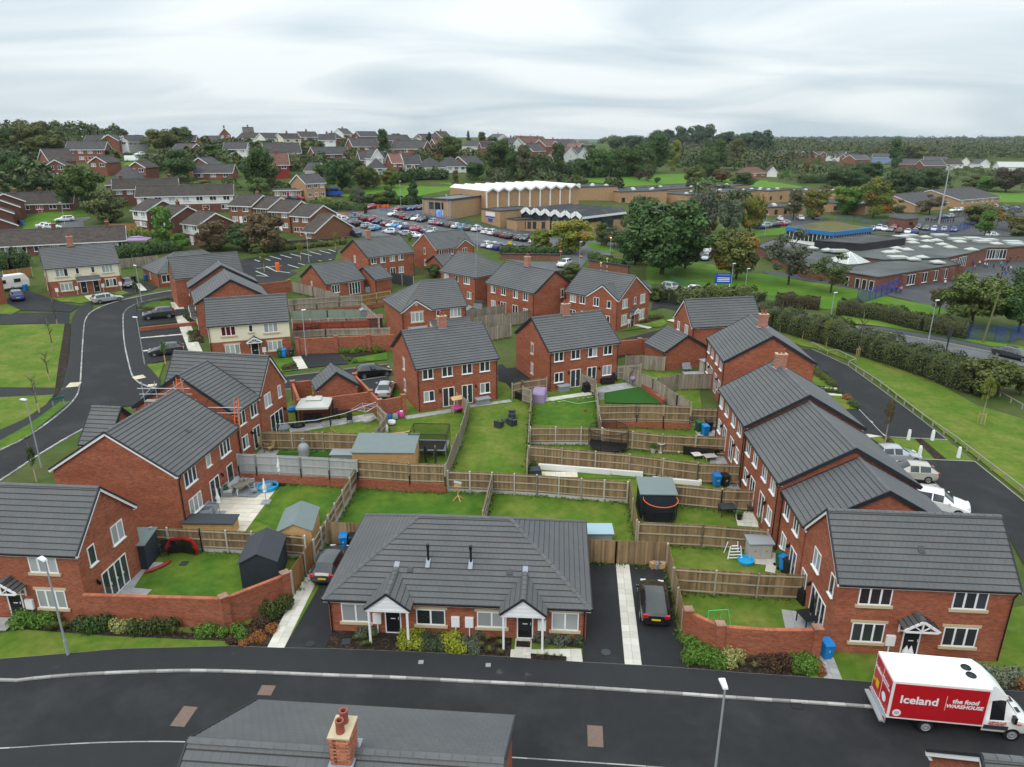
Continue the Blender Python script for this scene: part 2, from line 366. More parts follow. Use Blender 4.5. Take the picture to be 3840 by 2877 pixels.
def dup(o,loc,rot=0,label=None,group=None,scale=None,color=None,parent=None,paint=None):
 """A copy of a thing with copies of its parts and sub-parts (mesh data shared)."""
 c=o.copy();COL.objects.link(c)
 if parent is None:
  c.location=loc;c.rotation_euler=(0,0,rot)
  if scale is not None:c.scale=scale if not isinstance(scale,(int,float)) else (scale,)*3
  if label:c['label']=label
  if group:c['group']=group
  if color is not None:c.color=(*color,1)
 else:c.parent=parent
 if paint is not None:c.color=(*paint,1)
 if o.name not in KIDS:KIDS[o.name]=list(o.children)
 for ch in KIDS[o.name]:dup(ch,None,parent=c,paint=paint)
 return c
CACHE={}
def shared(key,fn):
 if key not in CACHE:CACHE[key]=fn()
 return CACHE[key]
W20='first second third fourth fifth sixth seventh eighth ninth tenth eleventh twelfth thirteenth fourteenth fifteenth sixteenth seventeenth eighteenth nineteenth'.split()
def nth(i):return W20[i] if i < 19 else {1:'twenti',2:'thirti',3:'forti'}[i//10 if i % 10 == 9 else (i+1)//10]+'eth' if i % 10 == 9 else {2:'twenty',3:'thirty',4:'forty'}[(i+1)//10]+' '+W20[i % 10]
# ------------------------------------------------------------------ ground sheets
def inside(p,poly):
 c=False;x,y=p;j=len(poly)-1
 for i in range(len(poly)):
  a,b=poly[i],poly[j]
  if (a[1] > y) != (b[1] > y) and x < (b[0]-a[0])*(y-a[1])/(b[1]-a[1])+a[0]:c=not c
  j=i
 return c
def patch(name,poly,m,layer=1,step=1.2,dz=0,label=None,cat=None,kind='structure',group=None):
 """A sheet of ground laid on the terrain; each layer lies 12 mm above the one below."""
 P=[(p[0],p[1]) for p in poly];V=[]
 for a in range(len(P)):
  A,B=P[a],P[(a+1) % len(P)];n=max(1,int(math.hypot(B[0]-A[0],B[1]-A[1])/step))
  V += [(A[0]+(B[0]-A[0])*t/n,A[1]+(B[1]-A[1])*t/n) for t in range(n)]
 nb=len(V);E=[(a,(a+1) % nb) for a in range(nb)]
 xs=[p[0] for p in P];ys=[p[1] for p in P]
 x=math.floor(min(xs)/step)*step
 while x < max(xs):
  y=math.floor(min(ys)/step)*step
  while y < max(ys):
   if inside((x,y),P):V.append((x,y))
   y += step
  x += step
 r=delaunay_2d_cdt([Vector(v) for v in V],E,[],1,.02)
 me=bpy.data.meshes.new(name)
 me.from_pydata([(v[0],v[1],T(v[0],v[1])+layer*.012+dz) for v in r[0]],[],[tuple(f) for f in r[2]])
 me.materials.append(m);me.update()
 if sum(p.normal.z for p in me.polygons) < 0:me.flip_normals()
 return ob(name,me,None,label=label,cat=cat,kind=kind,group=group)
def along(pts,step):
 """Points every step metres along a polyline, with direction."""
 out=[];rest=0
 for a,b in zip(pts,pts[1:]):
  d=math.hypot(b[0]-a[0],b[1]-a[1]);u=((b[0]-a[0])/d,(b[1]-a[1])/d);t=rest
  while t < d:
   out.append((a[0]+u[0]*t,a[1]+u[1]*t,math.atan2(u[1],u[0])));t += step
  rest=t-d
 return out
def smooth_line(pts,it=2):
 P=[(p[0],p[1]) for p in pts]
 for _ in range(it):
  Q=[P[0]]
  for a,b in zip(P,P[1:]):
   Q += [(a[0]*.75+b[0]*.25,a[1]*.75+b[1]*.25),(a[0]*.25+b[0]*.75,a[1]*.25+b[1]*.75)]
  Q.append(P[-1]);P=Q
 return P
def kerb(name,pts,hgt=.11,wid=.14,m=None,length=.915):
 """A kerb: one object with every kerb stone as a part of its own."""
 root=ob(name,None,None,kind='structure')
 me=shared(('kerb',hgt,wid,length),lambda:MB().hexa([(-length/2+.008,-wid/2,-.1),(length/2-.008,-wid/2,-.1),(length/2-.008,wid/2,-.1),(-length/2+.008,wid/2,-.1),(-length/2+.008,-wid/2,hgt-.02),(length/2-.008,-wid/2,hgt-.02),(length/2-.008,wid/2,hgt),(-length/2+.008,wid/2,hgt)],m or KERB).mesh('kerb_stone'))
 for x,y,a in along(pts,length)[:300]:ob('kerb_stone',me,root,(x,y,T(x,y)+.01),a)
 return root
def edging(name,pts,m=None):
 mb=MB()
 for a,b in zip(pts,pts[1:]):
  n=max(1,int(math.hypot(b[0]-a[0],b[1]-a[1])/1.5))
  for k in range(n):
   p=[(a[0]+(b[0]-a[0])*t/n,a[1]+(b[1]-a[1])*t/n) for t in (k,k+1)]
   mb.bar((*p[0],T(*p[0])),(*p[1],T(*p[1])),.06,.15,m or KERB)
 return mb.build(name,None,kind='structure')
def paving(name,a,b,width,size=.6,m=None,layer=3,gap=.012,base=None,lift=.03,parent=None):
 """A flagged path from a to b: every flag a part of its own."""
 m=m or SLAB;d=math.hypot(b[0]-a[0],b[1]-a[1]);u=((b[0]-a[0])/d,(b[1]-a[1])/d);n=(-u[1],u[0]);an=math.atan2(u[1],u[0])
 root=ob(name,None,None,kind='structure')
 nr=max(1,round(d/size));ncl=max(1,round(width/size));sx,sy=d/nr,width/ncl
 me=shared(('flag',m.name,round(sx,2),round(sy,2)),lambda:MB().box(-sx/2+gap/2,-sy/2+gap/2,-.05,sx/2-gap/2,sy/2-gap/2,.012,m).mesh('paving_slab'))
 cnt=0
 for i in range(nr):
  for j in range(ncl):
   x=a[0]+u[0]*sx*(i+.5)+n[0]*sy*(j+.5-ncl/2);y=a[1]+u[1]*sx*(i+.5)+n[1]*sy*(j+.5-ncl/2)
   if cnt < 300:ob('paving_slab',me,root,(x,y,T(x,y)+lift+R.uniform(-.004,.004)),(R.uniform(-.004,.004),R.uniform(-.004,.004),an));cnt += 1
 return root
# ------------------------------------------------------------------ windows and doors (local x along the wall, -y outwards, z up)
def frame_mesh(w,h,n,t=.065,mid=True,m=None):
 def f():
  mb=MB();mm=m or WHITE;y0,y1=-.035,.05
  mb.box(0,y0,0,w,y1,t,mm);mb.box(0,y0,h-t,w,y1,h,mm);mb.box(0,y0,t,t,y1,h-t,mm);mb.box(w-t,y0,t,w,y1,h-t,mm)
  for k in range(1,n):mb.box(w*k/n-.05,y0-.004,t,w*k/n+.05,y1,h-t,mm)
  return mb.mesh('frame')
 return shared(('fr',round(w,2),round(h,2),n,t,(m or WHITE).name),f)
def pane_mesh(w,h,m):return shared(('pane',round(w,2),round(h,2),m.name),lambda:MB().box(0,-.012,0,w,.01,h,m).mesh('pane'))
def window(par,x,y,rot,z,w,h,n=2,sill='plastic',head=False,glass=None,name='window',far=False,fm=None):
 """Frame (part) with each pane, the sill and the lintel as sub-parts; (x, y) its left end seen from outside."""
 fr=ob(name,frame_mesh(w,h,n,m=fm),par,(x,y,z),rot)
 g=glass or R.choice([GLASS,GLASS,BLIND,GLASS,BLIND])
 for k in range(n):
  a=w*k/n+(.065 if k == 0 else .05);b=w*(k+1)/n-(.065 if k == n-1 else .05)
  gm=g
  if not glass and R.random() < .2:gm=R.choice([GLASS,BLIND])
  ob('pane',pane_mesh(b-a,h-.13,gm),fr,(a,0,.065))
 if sill == 'plastic':ob('sill',shared(('sp',round(w,2)),lambda:MB().box(-.06,-.12,-.06,w+.06,.02,0,WHITE).mesh('sill')),fr)
 elif sill == 'stone':
  ob('sill',shared(('ss',round(w,2)),lambda:MB().box(-.13,-.10,-.17,w+.13,.02,0,STONE).mesh('sill')),fr)
 if head:ob('lintel',shared(('sl',round(w,2)),lambda:MB().box(-.13,-.03,0,w+.13,.02,.17,STONE).mesh('lintel')),fr,(0,0,h))
 return fr
def patio(par,x,y,rot,z,w,h=2.1,n=2,glass=None):
 fr=window(par,x,y,rot,z,w,h,n,None,glass=glass or GLASS,name='patio_door')
 for k in range(n-1):ob('handle',shared('ph',lambda:MB().box(-.015,-.09,-.08,.015,-.04,.08,LAMPW).mesh('handle')),fr,(w*(k+1)/n+.06,0,1.0))
 return fr
def front_door(par,x,y,rot,z,w=.95,h=2.08,m=None,mat_=True):
 fr=ob('front_door',shared(('dfr',w,h),lambda:MB().box(0,-.04,0,.07,.05,h,WHITE).box(w-.07,-.04,0,w,.05,h,WHITE).box(.07,-.04,h-.07,w-.07,.05,h,WHITE).box(.07,-.05,0,w-.07,.05,.05,WHITE).mesh('front_door')),par,(x,y,z),rot)
 d=m or DOORB
 ob('leaf',shared(('dl',w,h,d.name),lambda:MB().box(.07,-.015,.05,w-.07,.02,h-.07,d).mesh('leaf')),fr)
 ob('letter_box',shared('lb',lambda:MB().box(-.14,-.03,-.03,.14,-.01,.03,LAMPW).mesh('letter_box')),fr,(w/2,0,1.0))
 ob('handle',shared('ph',lambda:MB().box(-.015,-.09,-.08,.015,-.04,.08,LAMPW).mesh('handle')),fr,(w-.14,0,1.05))
 return fr
def meter_box(par,x,y,rot,z):return ob('meter_box',shared('mtr',lambda:MB().box(-.24,-.16,.75,.24,0,1.4,WHITE).box(-.03,-.07,-.02,.03,-.01,.75,WHITE).mesh('meter_box')),par,(x,y,z),rot)
def wall_lamp(par,x,y,rot,z):return ob('wall_lamp',shared('wl',lambda:MB().box(-.05,-.05,-.05,.05,0,.2,BLACK).lathe([(.02,.15),(.1,.1),(.085,-.1),(.03,-.16)],BLACK,6,(0,-.15,0)).mesh('wall_lamp')),par,(x,y,z),rot)
# ------------------------------------------------------------------ roofs
TW,TG=.335,.365
def tile_mesh(m,w=TW,g=TG):
 def f():
  mb=MB();a,b=.003,w-.003
  mb.face([(a,-.03,.046),(b,-.03,.046),(b,.012,.056),(a,.012,.056)],TEDGE)  # bevel strip coloured dark as the course's shadow line
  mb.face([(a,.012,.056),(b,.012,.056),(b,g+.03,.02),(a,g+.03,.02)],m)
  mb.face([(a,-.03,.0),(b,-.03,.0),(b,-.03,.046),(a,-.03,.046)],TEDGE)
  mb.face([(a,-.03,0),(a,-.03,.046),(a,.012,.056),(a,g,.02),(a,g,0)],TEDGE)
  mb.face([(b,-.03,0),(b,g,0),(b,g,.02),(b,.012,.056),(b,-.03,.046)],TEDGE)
  return mb.mesh('roof_tile')
 return shared(('tile',m.name,w,g),f)
def clip(poly,half):
 """Clips a 2-D polygon with the half-plane a*x+b*y<=c."""
 a,b,c=half;out=[]
 for k in range(len(poly)):
  p,q=poly[k],poly[(k+1) % len(poly)];dp=a*p[0]+b*p[1]-c;dq=a*q[0]+b*q[1]-c
  if dp <= 1e-9:out.append(p)
  if (dp < -1e-9 and dq > 1e-9) or (dp > 1e-9 and dq < -1e-9):
   t=dp/(dp-dq);out.append((p[0]+(q[0]-p[0])*t,p[1]+(q[1]-p[1])*t))
 return out
def slope(par,poly,m,budget,bond=True,rest=None,w=TW,g=TG):
 """Lays tiles on a roof slope; poly[0]->poly[1] is the eaves, left to right seen from outside. Whole tiles up to the budget are
 objects (children of par), the rest and the cut ones go into the mesh builder rest."""
 P=[Vector(p) for p in poly];O=P[0];U=(P[1]-P[0]).normalized();Nn=U.cross(P[-1]-P[0]).normalized();V=Nn.cross(U)
 Q=[((p-O).dot(U),(p-O).dot(V)) for p in P]
 H=[]
 for k in range(len(Q)):
  p,q=Q[k],Q[(k+1) % len(Q)];e=(q[0]-p[0],q[1]-p[1]);L=math.hypot(*e);H.append((e[1]/L,-e[0]/L,(e[1]*p[0]-e[0]*p[1])/L))
 me=tile_mesh(m,w,g);eul=Matrix((U,V,Nn)).transposed().to_euler()
 umin,umax,vmax=min(q[0] for q in Q),max(q[0] for q in Q),max(q[1] for q in Q)
 def to3(u,v,h):return tuple(O+U*u+V*v+Nn*h)
 r=0;v=0.0
 while v < vmax-.05:
  u=umin-(w/2 if (bond and r % 2) else 0)
  while u < umax:
   a,b,c0,d0=u+.003,u+w-.003,v-.03,min(v+g+.03,vmax)
   rect=[(a,max(c0,-.03)),(b,max(c0,-.03)),(b,d0),(a,d0)]
   pc=rect
   for k,h in enumerate(H):
    if k == 0:continue
    pc=clip(pc,h)
    if not pc:break
   if pc and len(pc) > 2:
    whole=len(pc) == 4 and all(abs(pc[i][0]-rect[i][0])+abs(pc[i][1]-rect[i][1]) < 1e-6 for i in range(4)) and d0 >= v+g-.02
    if whole and budget[0] > 0:
     ob('roof_tile',me,par,O+U*u+V*v,eul);budget[0] -= 1
    else:
     hh=lambda q:.056-.036*max(0,(q[1]-v-.012))/(g+.018) if q[1] > v+.012 else .046+.01*(q[1]-v+.03)/.042
     low=clip(pc,(0,1,v+.012));up=clip(pc,(0,-1,-(v+.012)))
     if len(up) > 2:rest.face([to3(q[0],q[1],hh(q)) for q in up],m)
     if len(low) > 2:
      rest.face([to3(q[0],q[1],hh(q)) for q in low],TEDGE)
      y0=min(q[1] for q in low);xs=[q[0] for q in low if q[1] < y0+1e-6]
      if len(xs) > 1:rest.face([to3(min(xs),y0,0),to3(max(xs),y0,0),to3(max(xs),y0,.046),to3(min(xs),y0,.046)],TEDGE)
   u += w
  v += g;r += 1
def ridge_line(par,a,b,m=None,half=False,rest=None):
 """Ridge or hip tiles laid end to end from a to b, each an object."""
 a,b=Vector(a),Vector(b);L=(b-a).length;n=max(1,round(L/.45));d=(b-a)/n;ll=d.length
 def f():
  mb=MB();k=[]
  for x in (0,ll-.012):
   for t in (-62,-25,25,62):k.append((x,.15*math.sin(math.radians(t))*1.12,.15*math.cos(math.radians(t))-.09+(.012 if x == 0 else 0)))
  for i in range(3):mb.face([k[i],k[i+1],k[i+5],k[i+4]][::-1],m or RIDGE)
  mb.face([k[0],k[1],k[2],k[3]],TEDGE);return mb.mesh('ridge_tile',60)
 me=shared(('ridge',round(ll,3),(m or RIDGE).name),f)
 eul=Matrix((d.normalized(),Vector((0,0,1)).cross(d).normalized(),d.cross(Vector((0,0,1)).cross(d)).normalized())).transposed().to_euler()
 for i in range(n):ob('ridge_tile',me,par,a+d*i+Vector((0,0,.03)),eul)
def chimney(par,x,y,z0,z1,w=.9,d=.55,pots=2,bricks=False,m=None,rot=0):
 mb=MB();mb.box(-w/2,-d/2,z0,w/2,d/2,z1,m or BRICKP);mb.box(-w/2-.04,-d/2-.04,z1-.25,w/2+.04,d/2+.04,z1-.10,m or BRICKP)
 c=mb.build('chimney',par,loc=(x,y,0),rot=rot)
 ob('cap',MB().box(-w/2-.05,-d/2-.05,z1,w/2+.05,d/2+.05,z1+.05,STONE).mesh('cap'),c)
 for k in range(pots):ob('chimney_pot',shared('pot',lambda:MB().lathe([(.13,0),(.12,.32),(.14,.33),(.14,.4),(.09,.4),(.09,.3)],POT,10).mesh('chimney_pot',40)),c,((k-(pots-1)/2)*.36,0,z1+.05))
 ob('flashing',MB().box(-w/2-.12,-d/2-.16,z0,w/2+.12,d/2+.16,z0+.03,LEAD).mesh('flashing'),c,(0,0,(z1-z0)*.36))
 return c
def canopy(par,x,y,rot,z,w=1.9,d=.85,truss=True):
 """Gabled porch canopy with white bargeboards, truss and brackets."""
 h=.62;mb=MB()
 mb.face([(-w/2,-d,0),(0,-d,h),(0,0,h),(-w/2,0,0)][::-1],TILE);mb.face([(w/2,-d,0),(0,-d,h),(0,0,h),(w/2,0,0)],TILE)
 for k in range(4):
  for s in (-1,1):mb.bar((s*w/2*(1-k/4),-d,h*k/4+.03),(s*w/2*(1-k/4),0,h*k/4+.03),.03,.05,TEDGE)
 o=mb.build('porch_canopy',par,loc=(x,y,z),rot=rot)
 t=MB()
 for s in (-1,1):
  t.bar((s*w/2,-d+.02,-.06),(0,-d+.02,h-.06),.05,.15,WHITE)
  t.bar((s*(w/2-.15),-d,-.1),(s*(w/2-.15),0,-.1),.09,.09,WHITE);t.bar((s*(w/2-.15),-d+.1,-.12),(s*(w/2-.15),-.04,-.6),.07,.07,WHITE);t.bar((s*(w/2-.15),-.05,-.7),(s*(w/2-.15),-.05,-.1),.08,.07,WHITE)
  if truss:t.bar((0,-d+.02,-.05),(s*w*.24,-d+.02,h*.48),.05,.06,WHITE)
 t.bar((-w/2+.1,-d+.02,-.1),(w/2-.1,-d+.02,-.1),.06,.1,WHITE)
 if truss:t.bar((0,-d+.02,-.1),(0,-d+.02,h-.1),.06,.07,WHITE)
 ob('truss',t.mesh('truss'),o);ridge_line(o,(0,-d,h),(0,0,h));return o
def house(label,FL,FR,d,z0,cat='house',name='house',group=None,**k):
 """A house: FL, FR the foot of its front wall seen from outside, d its depth."""
 an=math.atan2(FR[1]-FL[1],FR[0]-FL[0]);w=math.hypot(FR[0]-FL[0],FR[1]-FL[1])
 root=thing(name,label,cat,(FL[0],FL[1],z0),an,group)
 block(root,w,d,**k);return root
def block(root,w,d,off=(0,0,0),he=4.75,rise=2.8,roof='x',wall=None,front=None,split=2.5,oe=.17,ov=.12,budget=0,tile=None,hips=(0,0),gables=(),wins=(),verge=None,chim=(),pipes=(0,1),sides=None,back=True):
 """One block of a house under its own roof. roof 'x': ridge along the front, 'y': gable to the front. gables: cross gables (u0, u1) on the
 front. Parts: wall, roof (> tiles, ridge tiles), verge, bargeboard, fascia, gutter, downpipes, windows ..."""
 wm=wall or BRICK;tm=tile or TILE;zr=he+rise;base=-1.2;off=Vector(off)
 mb=MB()
 def quad(a,b,z0_,z1_,m):mb.face([(*a,z0_),(*b,z0_),(*b,z1_),(*a,z1_)],m)
 C=[(0,0),(w,0),(w,d),(0,d)]
 for k in range(4):
  a,b=C[k],C[(k+1) % 4];fm=(front if k == 0 else (sides or {}).get(k,None))
  if fm:quad(a,b,base,split,wm);quad(a,b,split,he,fm)
  else:quad(a,b,base,he,wm)
 if roof == 'x':
  if not hips[0]:mb.face([(0,0,he),(0,d/2,zr),(0,d,he)],(sides or {}).get('gl',wm))
  if not hips[1]:mb.face([(w,0,he),(w,d,he),(w,d/2,zr)],wm)
 else:
  mb.face([(0,0,he),(w,0,he),(w/2,0,zr)],wm);mb.face([(0,d,he),(w/2,d,zr),(w,d,he)],wm)
 half=d/2 if roof == 'x' else w/2;k=rise/half;el=he-oe*k
 for (u0,u1) in gables:mb.face([(u0,-.004,he),(u1,-.004,he),((u0+u1)/2,-.004,he+k*(u1-u0)/2)],wm)
 mb.build('wall',root,loc=off)
 S=[];Rg=[]
 if roof == 'x':
  xl=half if hips[0] else -ov;xr=w-half if hips[1] else w+ov
  e0=-oe if hips[0] else -ov;e1=w+oe if hips[1] else w+ov
  y1=-oe+TG/math.sqrt(1+k*k);spans=[(e0,e1)]
  for (u0,u1) in gables:spans=[s for p,q in spans for s in ((p,u0-ov),(u1+ov,q)) if s[1]-s[0] > .2]
  if gables:
   z1=el+(y1+oe)*k;t=(y1+oe)/(half+oe);f0=e0+(xl-e0)*t;f1=e1+(xr-e1)*t
   for p,q in spans:S.append([(p,-oe,el),(q,-oe,el),(f1 if q == e1 else q,y1,z1),(f0 if p == e0 else p,y1,z1)])
   S.append([(f0,y1,z1),(f1,y1,z1),(xr,half,zr),(xl,half,zr)])
  else:S.append([(e0,-oe,el),(e1,-oe,el),(xr,half,zr),(xl,half,zr)])
  S.append([(e1,d+oe,el),(e0,d+oe,el),(xl,half,zr),(xr,half,zr)])
  Rg.append(((xl,half,zr),(xr,half,zr)))
  if hips[0]:S.append([(-oe,d+oe,el),(-oe,-oe,el),(half,half,zr)]);Rg += [((-oe,-oe,el),(half,half,zr)),((-oe,d+oe,el),(half,half,zr))]
  if hips[1]:S.append([(w+oe,-oe,el),(w+oe,d+oe,el),(w-half,half,zr)]);Rg += [((w+oe,-oe,el),(w-half,half,zr)),((w+oe,d+oe,el),(w-half,half,zr))]
 else:
  S += [[(-oe,d+ov,el),(-oe,-ov,el),(half,-ov,zr),(half,d+ov,zr)],[(w+oe,-ov,el),(w+oe,d+ov,el),(half,d+ov,zr),(half,-ov,zr)]]
  Rg.append(((half,-ov,zr),(half,d+ov,zr)))
 for (u0,u1) in gables:
  hw=(u1-u0)/2;gz=he+k*hw;c=(u0+u1)/2;e=he-ov*k
  S.append([(u1+ov,-ov,e),(u1+ov,-ov+.02,e),(c,hw,gz),(c,-ov,gz)]);S.append([(u0-ov,-ov+.02,e),(u0-ov,-ov,e),(c,-ov,gz),(c,hw,gz)])
  Rg.append(((c,-ov,gz),(c,hw,gz)))
 rf=MB()
 for s in S:
  rf.face(s,VERGE);rf.face([(p[0],p[1],p[2]-.06) for p in s][::-1],WHITE)
 roof_o=rf.build('roof',root,loc=off);rest=MB();bud=[budget]
 for s in S:slope(roof_o,s,tm,bud,rest=rest)
 if rest.f:ob('roof_tiles',rest.mesh('roof_tiles'),roof_o,kind='stuff')
 for a,b in Rg:ridge_line(roof_o,a,b)
 def verge_at(p,q,outw):
  o=Vector(outw)*.03;vb=MB();bb=MB()
  vb.bar(Vector(p)+o+Vector((0,0,.03)),Vector(q)+o+Vector((0,0,.03)),.08,.11,VERGE)
  bb.bar(Vector(p)+o*.4-Vector((0,0,.12)),Vector(q)+o*.4-Vector((0,0,.12)),.05,.19,WHITE if verge == 'white' else VERGE);vb.build('verge',root,loc=off);bb.build('bargeboard',root,loc=off)
 if roof == 'x':
  for hp,x,o in ((hips[0],-ov,(-1,0,0)),(hips[1],w+ov,(1,0,0))):
   if not hp:verge_at((x,-oe,el),(x,half,zr),o);verge_at((x,d+oe,el),(x,half,zr),o)
 else:
  for y,o in ((-ov,(0,-1,0)),(d+ov,(0,1,0))):verge_at((-oe,y,el),(half,y,zr),o);verge_at((w+oe,y,el),(half,y,zr),o)
 for (u0,u1) in gables:
  hw=(u1-u0)/2;verge_at((u0-ov,-ov,he-ov*k),((u0+u1)/2,-ov,he+k*hw),(0,-1,0));verge_at((u1+ov,-ov,he-ov*k),((u0+u1)/2,-ov,he+k*hw),(0,-1,0))
 def eaves(a,b,nrm):
  a,b,n_=Vector(a),Vector(b),Vector(nrm)
  f_=MB().bar(a-n_*.05-Vector((0,0,.09)),b-n_*.05-Vector((0,0,.09)),.04,.19,WHITE);f_.bar(a-n_*.17-Vector((0,0,.17)),b-n_*.17-Vector((0,0,.17)),.24,.02,WHITE);f_.build('fascia',root,loc=off)
  MB().bar(a+n_*.03-Vector((0,0,.03)),b+n_*.03-Vector((0,0,.03)),.11,.09,BLACK).build('gutter',root,loc=off)
 if roof == 'x':
  for p,q in spans:eaves((p,-oe,el),(q,-oe,el),(0,-1,0))
  eaves((e0,d+oe,el),(e1,d+oe,el),(0,1,0))
  if hips[0]:eaves((-oe,-oe,el),(-oe,d+oe,el),(-1,0,0))
  if hips[1]:eaves((w+oe,-oe,el),(w+oe,d+oe,el),(1,0,0))
  pp={0:(.12,-.08),1:(w-.12,-.08)}
 else:
  eaves((-oe,-ov,el),(-oe,d+ov,el),(-1,0,0));eaves((w+oe,-ov,el),(w+oe,d+ov,el),(1,0,0));pp={0:(-.08,.12),1:(w+.08,.12)}
 for i in pipes:
  px,py=pp[i];dxx=-1 if px < 0 else (1 if px > w else 0)
  MB().tube([(px+dxx*.18,py-(.0 if dxx else .22),el-.05),(px,py,el-.45),(px,py,-.1)],.04,BLACK,6).build('downpipe',root,loc=off)
 for wi in wins:place(root,w,d,wi,off)
 for (cx,cy,top,*o) in chim:chimney(root,cx+off.x,cy+off.y,zr-.9,top,rot=o[0] if o else 0)
 return root
def place(root,w,d,wi,off=(0,0,0)):
 """wi: (kind, face, u, z, width, height, panes, options...)"""
 kind,face,u=wi[0],wi[1],wi[2]
 x,y,r={'F':(u,0,0),'R':(w,u,math.pi/2),'B':(w-u,d,math.pi),'L':(0,d-u,-math.pi/2)}[face]
 nx,ny={'F':(0,-1),'R':(1,0),'B':(0,1),'L':(-1,0)}[face];x += nx*.012+off[0];y += ny*.012+off[1]
 k=wi[3:]
 if kind == 'w':window(root,x,y,r,k[0],k[1],k[2],k[3],'plastic',glass=k[4] if len(k) > 4 else None)
 elif kind == 's':window(root,x,y,r,k[0],k[1],k[2],k[3],'stone',head=k[0] < 2,glass=k[4] if len(k) > 4 else None)
 elif kind == 'sh':window(root,x,y,r,k[0],k[1],k[2],k[3],'stone',head=True,glass=k[4] if len(k) > 4 else None)
 elif kind == 'p':patio(root,x,y,r,.08,k[0],2.1,k[1])
 elif kind == 'd':front_door(root,x,y,r,.08)
 elif kind == 'c':canopy(root,x,y,r,2.35,*k)
 elif kind == 'm':meter_box(root,x,y,r,0)
 elif kind == 'l':wall_lamp(root,x,y,r,k[0])
# ------------------------------------------------------------------ ground, roads, paths
def ground():
 def axis(a,b,s0,lo,hi):
  v=[lo];
  while v[-1] < hi:v.append(v[-1]+s0)
  s=s0
  while v[-1] < b:s *= 1.12;v.append(v[-1]+s)
  s=s0;u=[lo]
  while u[0] > a:s *= 1.12;u.insert(0,u[0]-s)
  return u[:-1]+v if u[-1] == v[0] else u+v
 X=axis(-9000,9000,2.5,-100,60);Y=axis(-300,12000,2.5,10,160)
 V=[];F=[]
 for y in Y:
  for x in X:
   z=T(x,y)-.07
   if y > 700:z += 5*math.sin(x*.004+y*.0011)*min(1,(y-700)/800)
   V.append((x,y,z))
 n=len(X)
 for j in range(len(Y)-1):
  for i in range(n-1):F.append((j*n+i,j*n+i+1,(j+1)*n+i+1,(j+1)*n+i))
 me=bpy.data.meshes.new('ground');me.from_pydata(V,[],F);me.materials.append(ROUGHG);me.update()
 return ob('ground',me,kind='structure')
ground()
# the near road with its kerbs and pavements
farkerb=smooth_line([(-60,33.0)]+[(-27.36,30.67),(-25.15,31.08),(-22.78,31.33),(-19.85,31.51),(-17.1,31.58),(-13.77,31.44),(-10.18,31.22),(-6.39,31.05),(-2.63,30.77),(1.08,30.53),(4.75,30.23),(8.35,29.9),(11.88,29.54),(15.37,29.25),(18.78,28.91),(23.19,28.38),(25.58,28.05)]+[(45,25.5)])
nearkerb=smooth_line([(-60,24.0)]+[(-24.34,26.24),(-21.64,26.51),(-18.62,26.67),(-15.28,26.67),(-7.61,26.24),(-.13,25.76),(3.1,25.5),(6.29,25.24),(10.45,24.83)]+[(22,20.0),(45,18.6)])
backedge=[(-60,34.2)]+[(-28.58,32.45),(-24.97,32.91),(-22.3,33.29),(-16.06,33.52),(-13.36,33.37),(-10.17,33.29),(-5.39,33.02),(-.16,32.6),(3.95,32.19),(7.25,31.94),(9.5,31.72),(12.43,31.37),(16.79,30.95),(19.86,30.6),(24.99,30.13),(26.88,29.97)]+[(45,28.0)]
lawn_base=[(-26,33),(18,30),(24,33),(22,45),(19,65),(22,80),(12,84),(-2,80),(-24,74),(-24,60)]
patch('lawn',lawn_base,GRASS,1,1.2)
patch('road',farkerb+nearkerb[::-1],ASPH,1,1.5)
patch('pavement',backedge+farkerb[::-1],ASPHP,1,1.2,.08)
patch('near_pavement',nearkerb+[(45,8),(-60,12)],ASPHP,1,1.5,.08)
kerb('far_kerb',farkerb);kerb('near_kerb',nearkerb,.08)
edging('pavement_edging',backedge)
patch('lawn',[(-31.8,31.94),(-28.58,32.45),(-24.97,32.91),(-22.3,33.29),(-16.06,33.52),(-16.45,34),(-23.44,34.44),(-29.26,35.06),(-30.08,34.65),(-33.57,34.24)],GRASS,3,1)
patch('planting_bed',[(-30.16,35.92),(-29.41,36.14),(-25.38,35.49),(-19.23,34.73),(-16.75,34.65),(-15.34,35.7),(-14.23,38.22),(-13.94,37.74),(-13.99,33.29),(-16.06,33.52),(-16.45,34),(-23.44,34.44),(-29.26,35.06)],SOIL,4,1)
patch('lawn',[(18.13,33.15),(22.17,32.84),(22.98,32.49),(26.87,32.3),(30.57,36.96),(32.8,37.53),(28.13,29.78),(26.89,29.98),(17.72,30.85),(17.85,32.66)],GRASS,3,1)
patch('planting_bed',[(9.51,31.66),(9.77,34.4),(10.23,34.96),(11.56,33.25),(11.97,33.01),(14.43,32.87),(15.95,32.55),(16.31,32.27),(16.04,30.96),(13.89,31.27)],SOIL,4,1)
patch('planting_bed',[(-10.7,33.27),(-10.53,35.28),(-7.8,34.96),(-6.44,34.84),(0,34.33),(-.11,32.55),(-3.21,32.76),(-6.5,33.01),(-7.82,33.11)],SOIL,4,1)
patch('planting_bed',[(1.14,33.84),(1.24,34.52),(4.09,34.09),(4.01,33.39)],SOIL,4,.6)
patch('planting_bed',[(22.84,30.34),(24.16,31.22),(24.89,31.49),(27.33,31.22),(27.49,30.85),(28.49,30.39),(28.13,29.88),(26.91,30)],SOIL,4,1)
patch('driveway',[(-13.01,33.29),(-12.53,39.07),(-13.07,43.47),(-11.26,43.84),(-11.06,39),(-10.54,35.32),(-10.7,33.27)],ASPH,4,1)
patch('driveway',[(3.91,32.16),(4.1,34.21),(5.12,41.98),(7.11,42.03),(6.23,31.99)],ASPH,4,1)
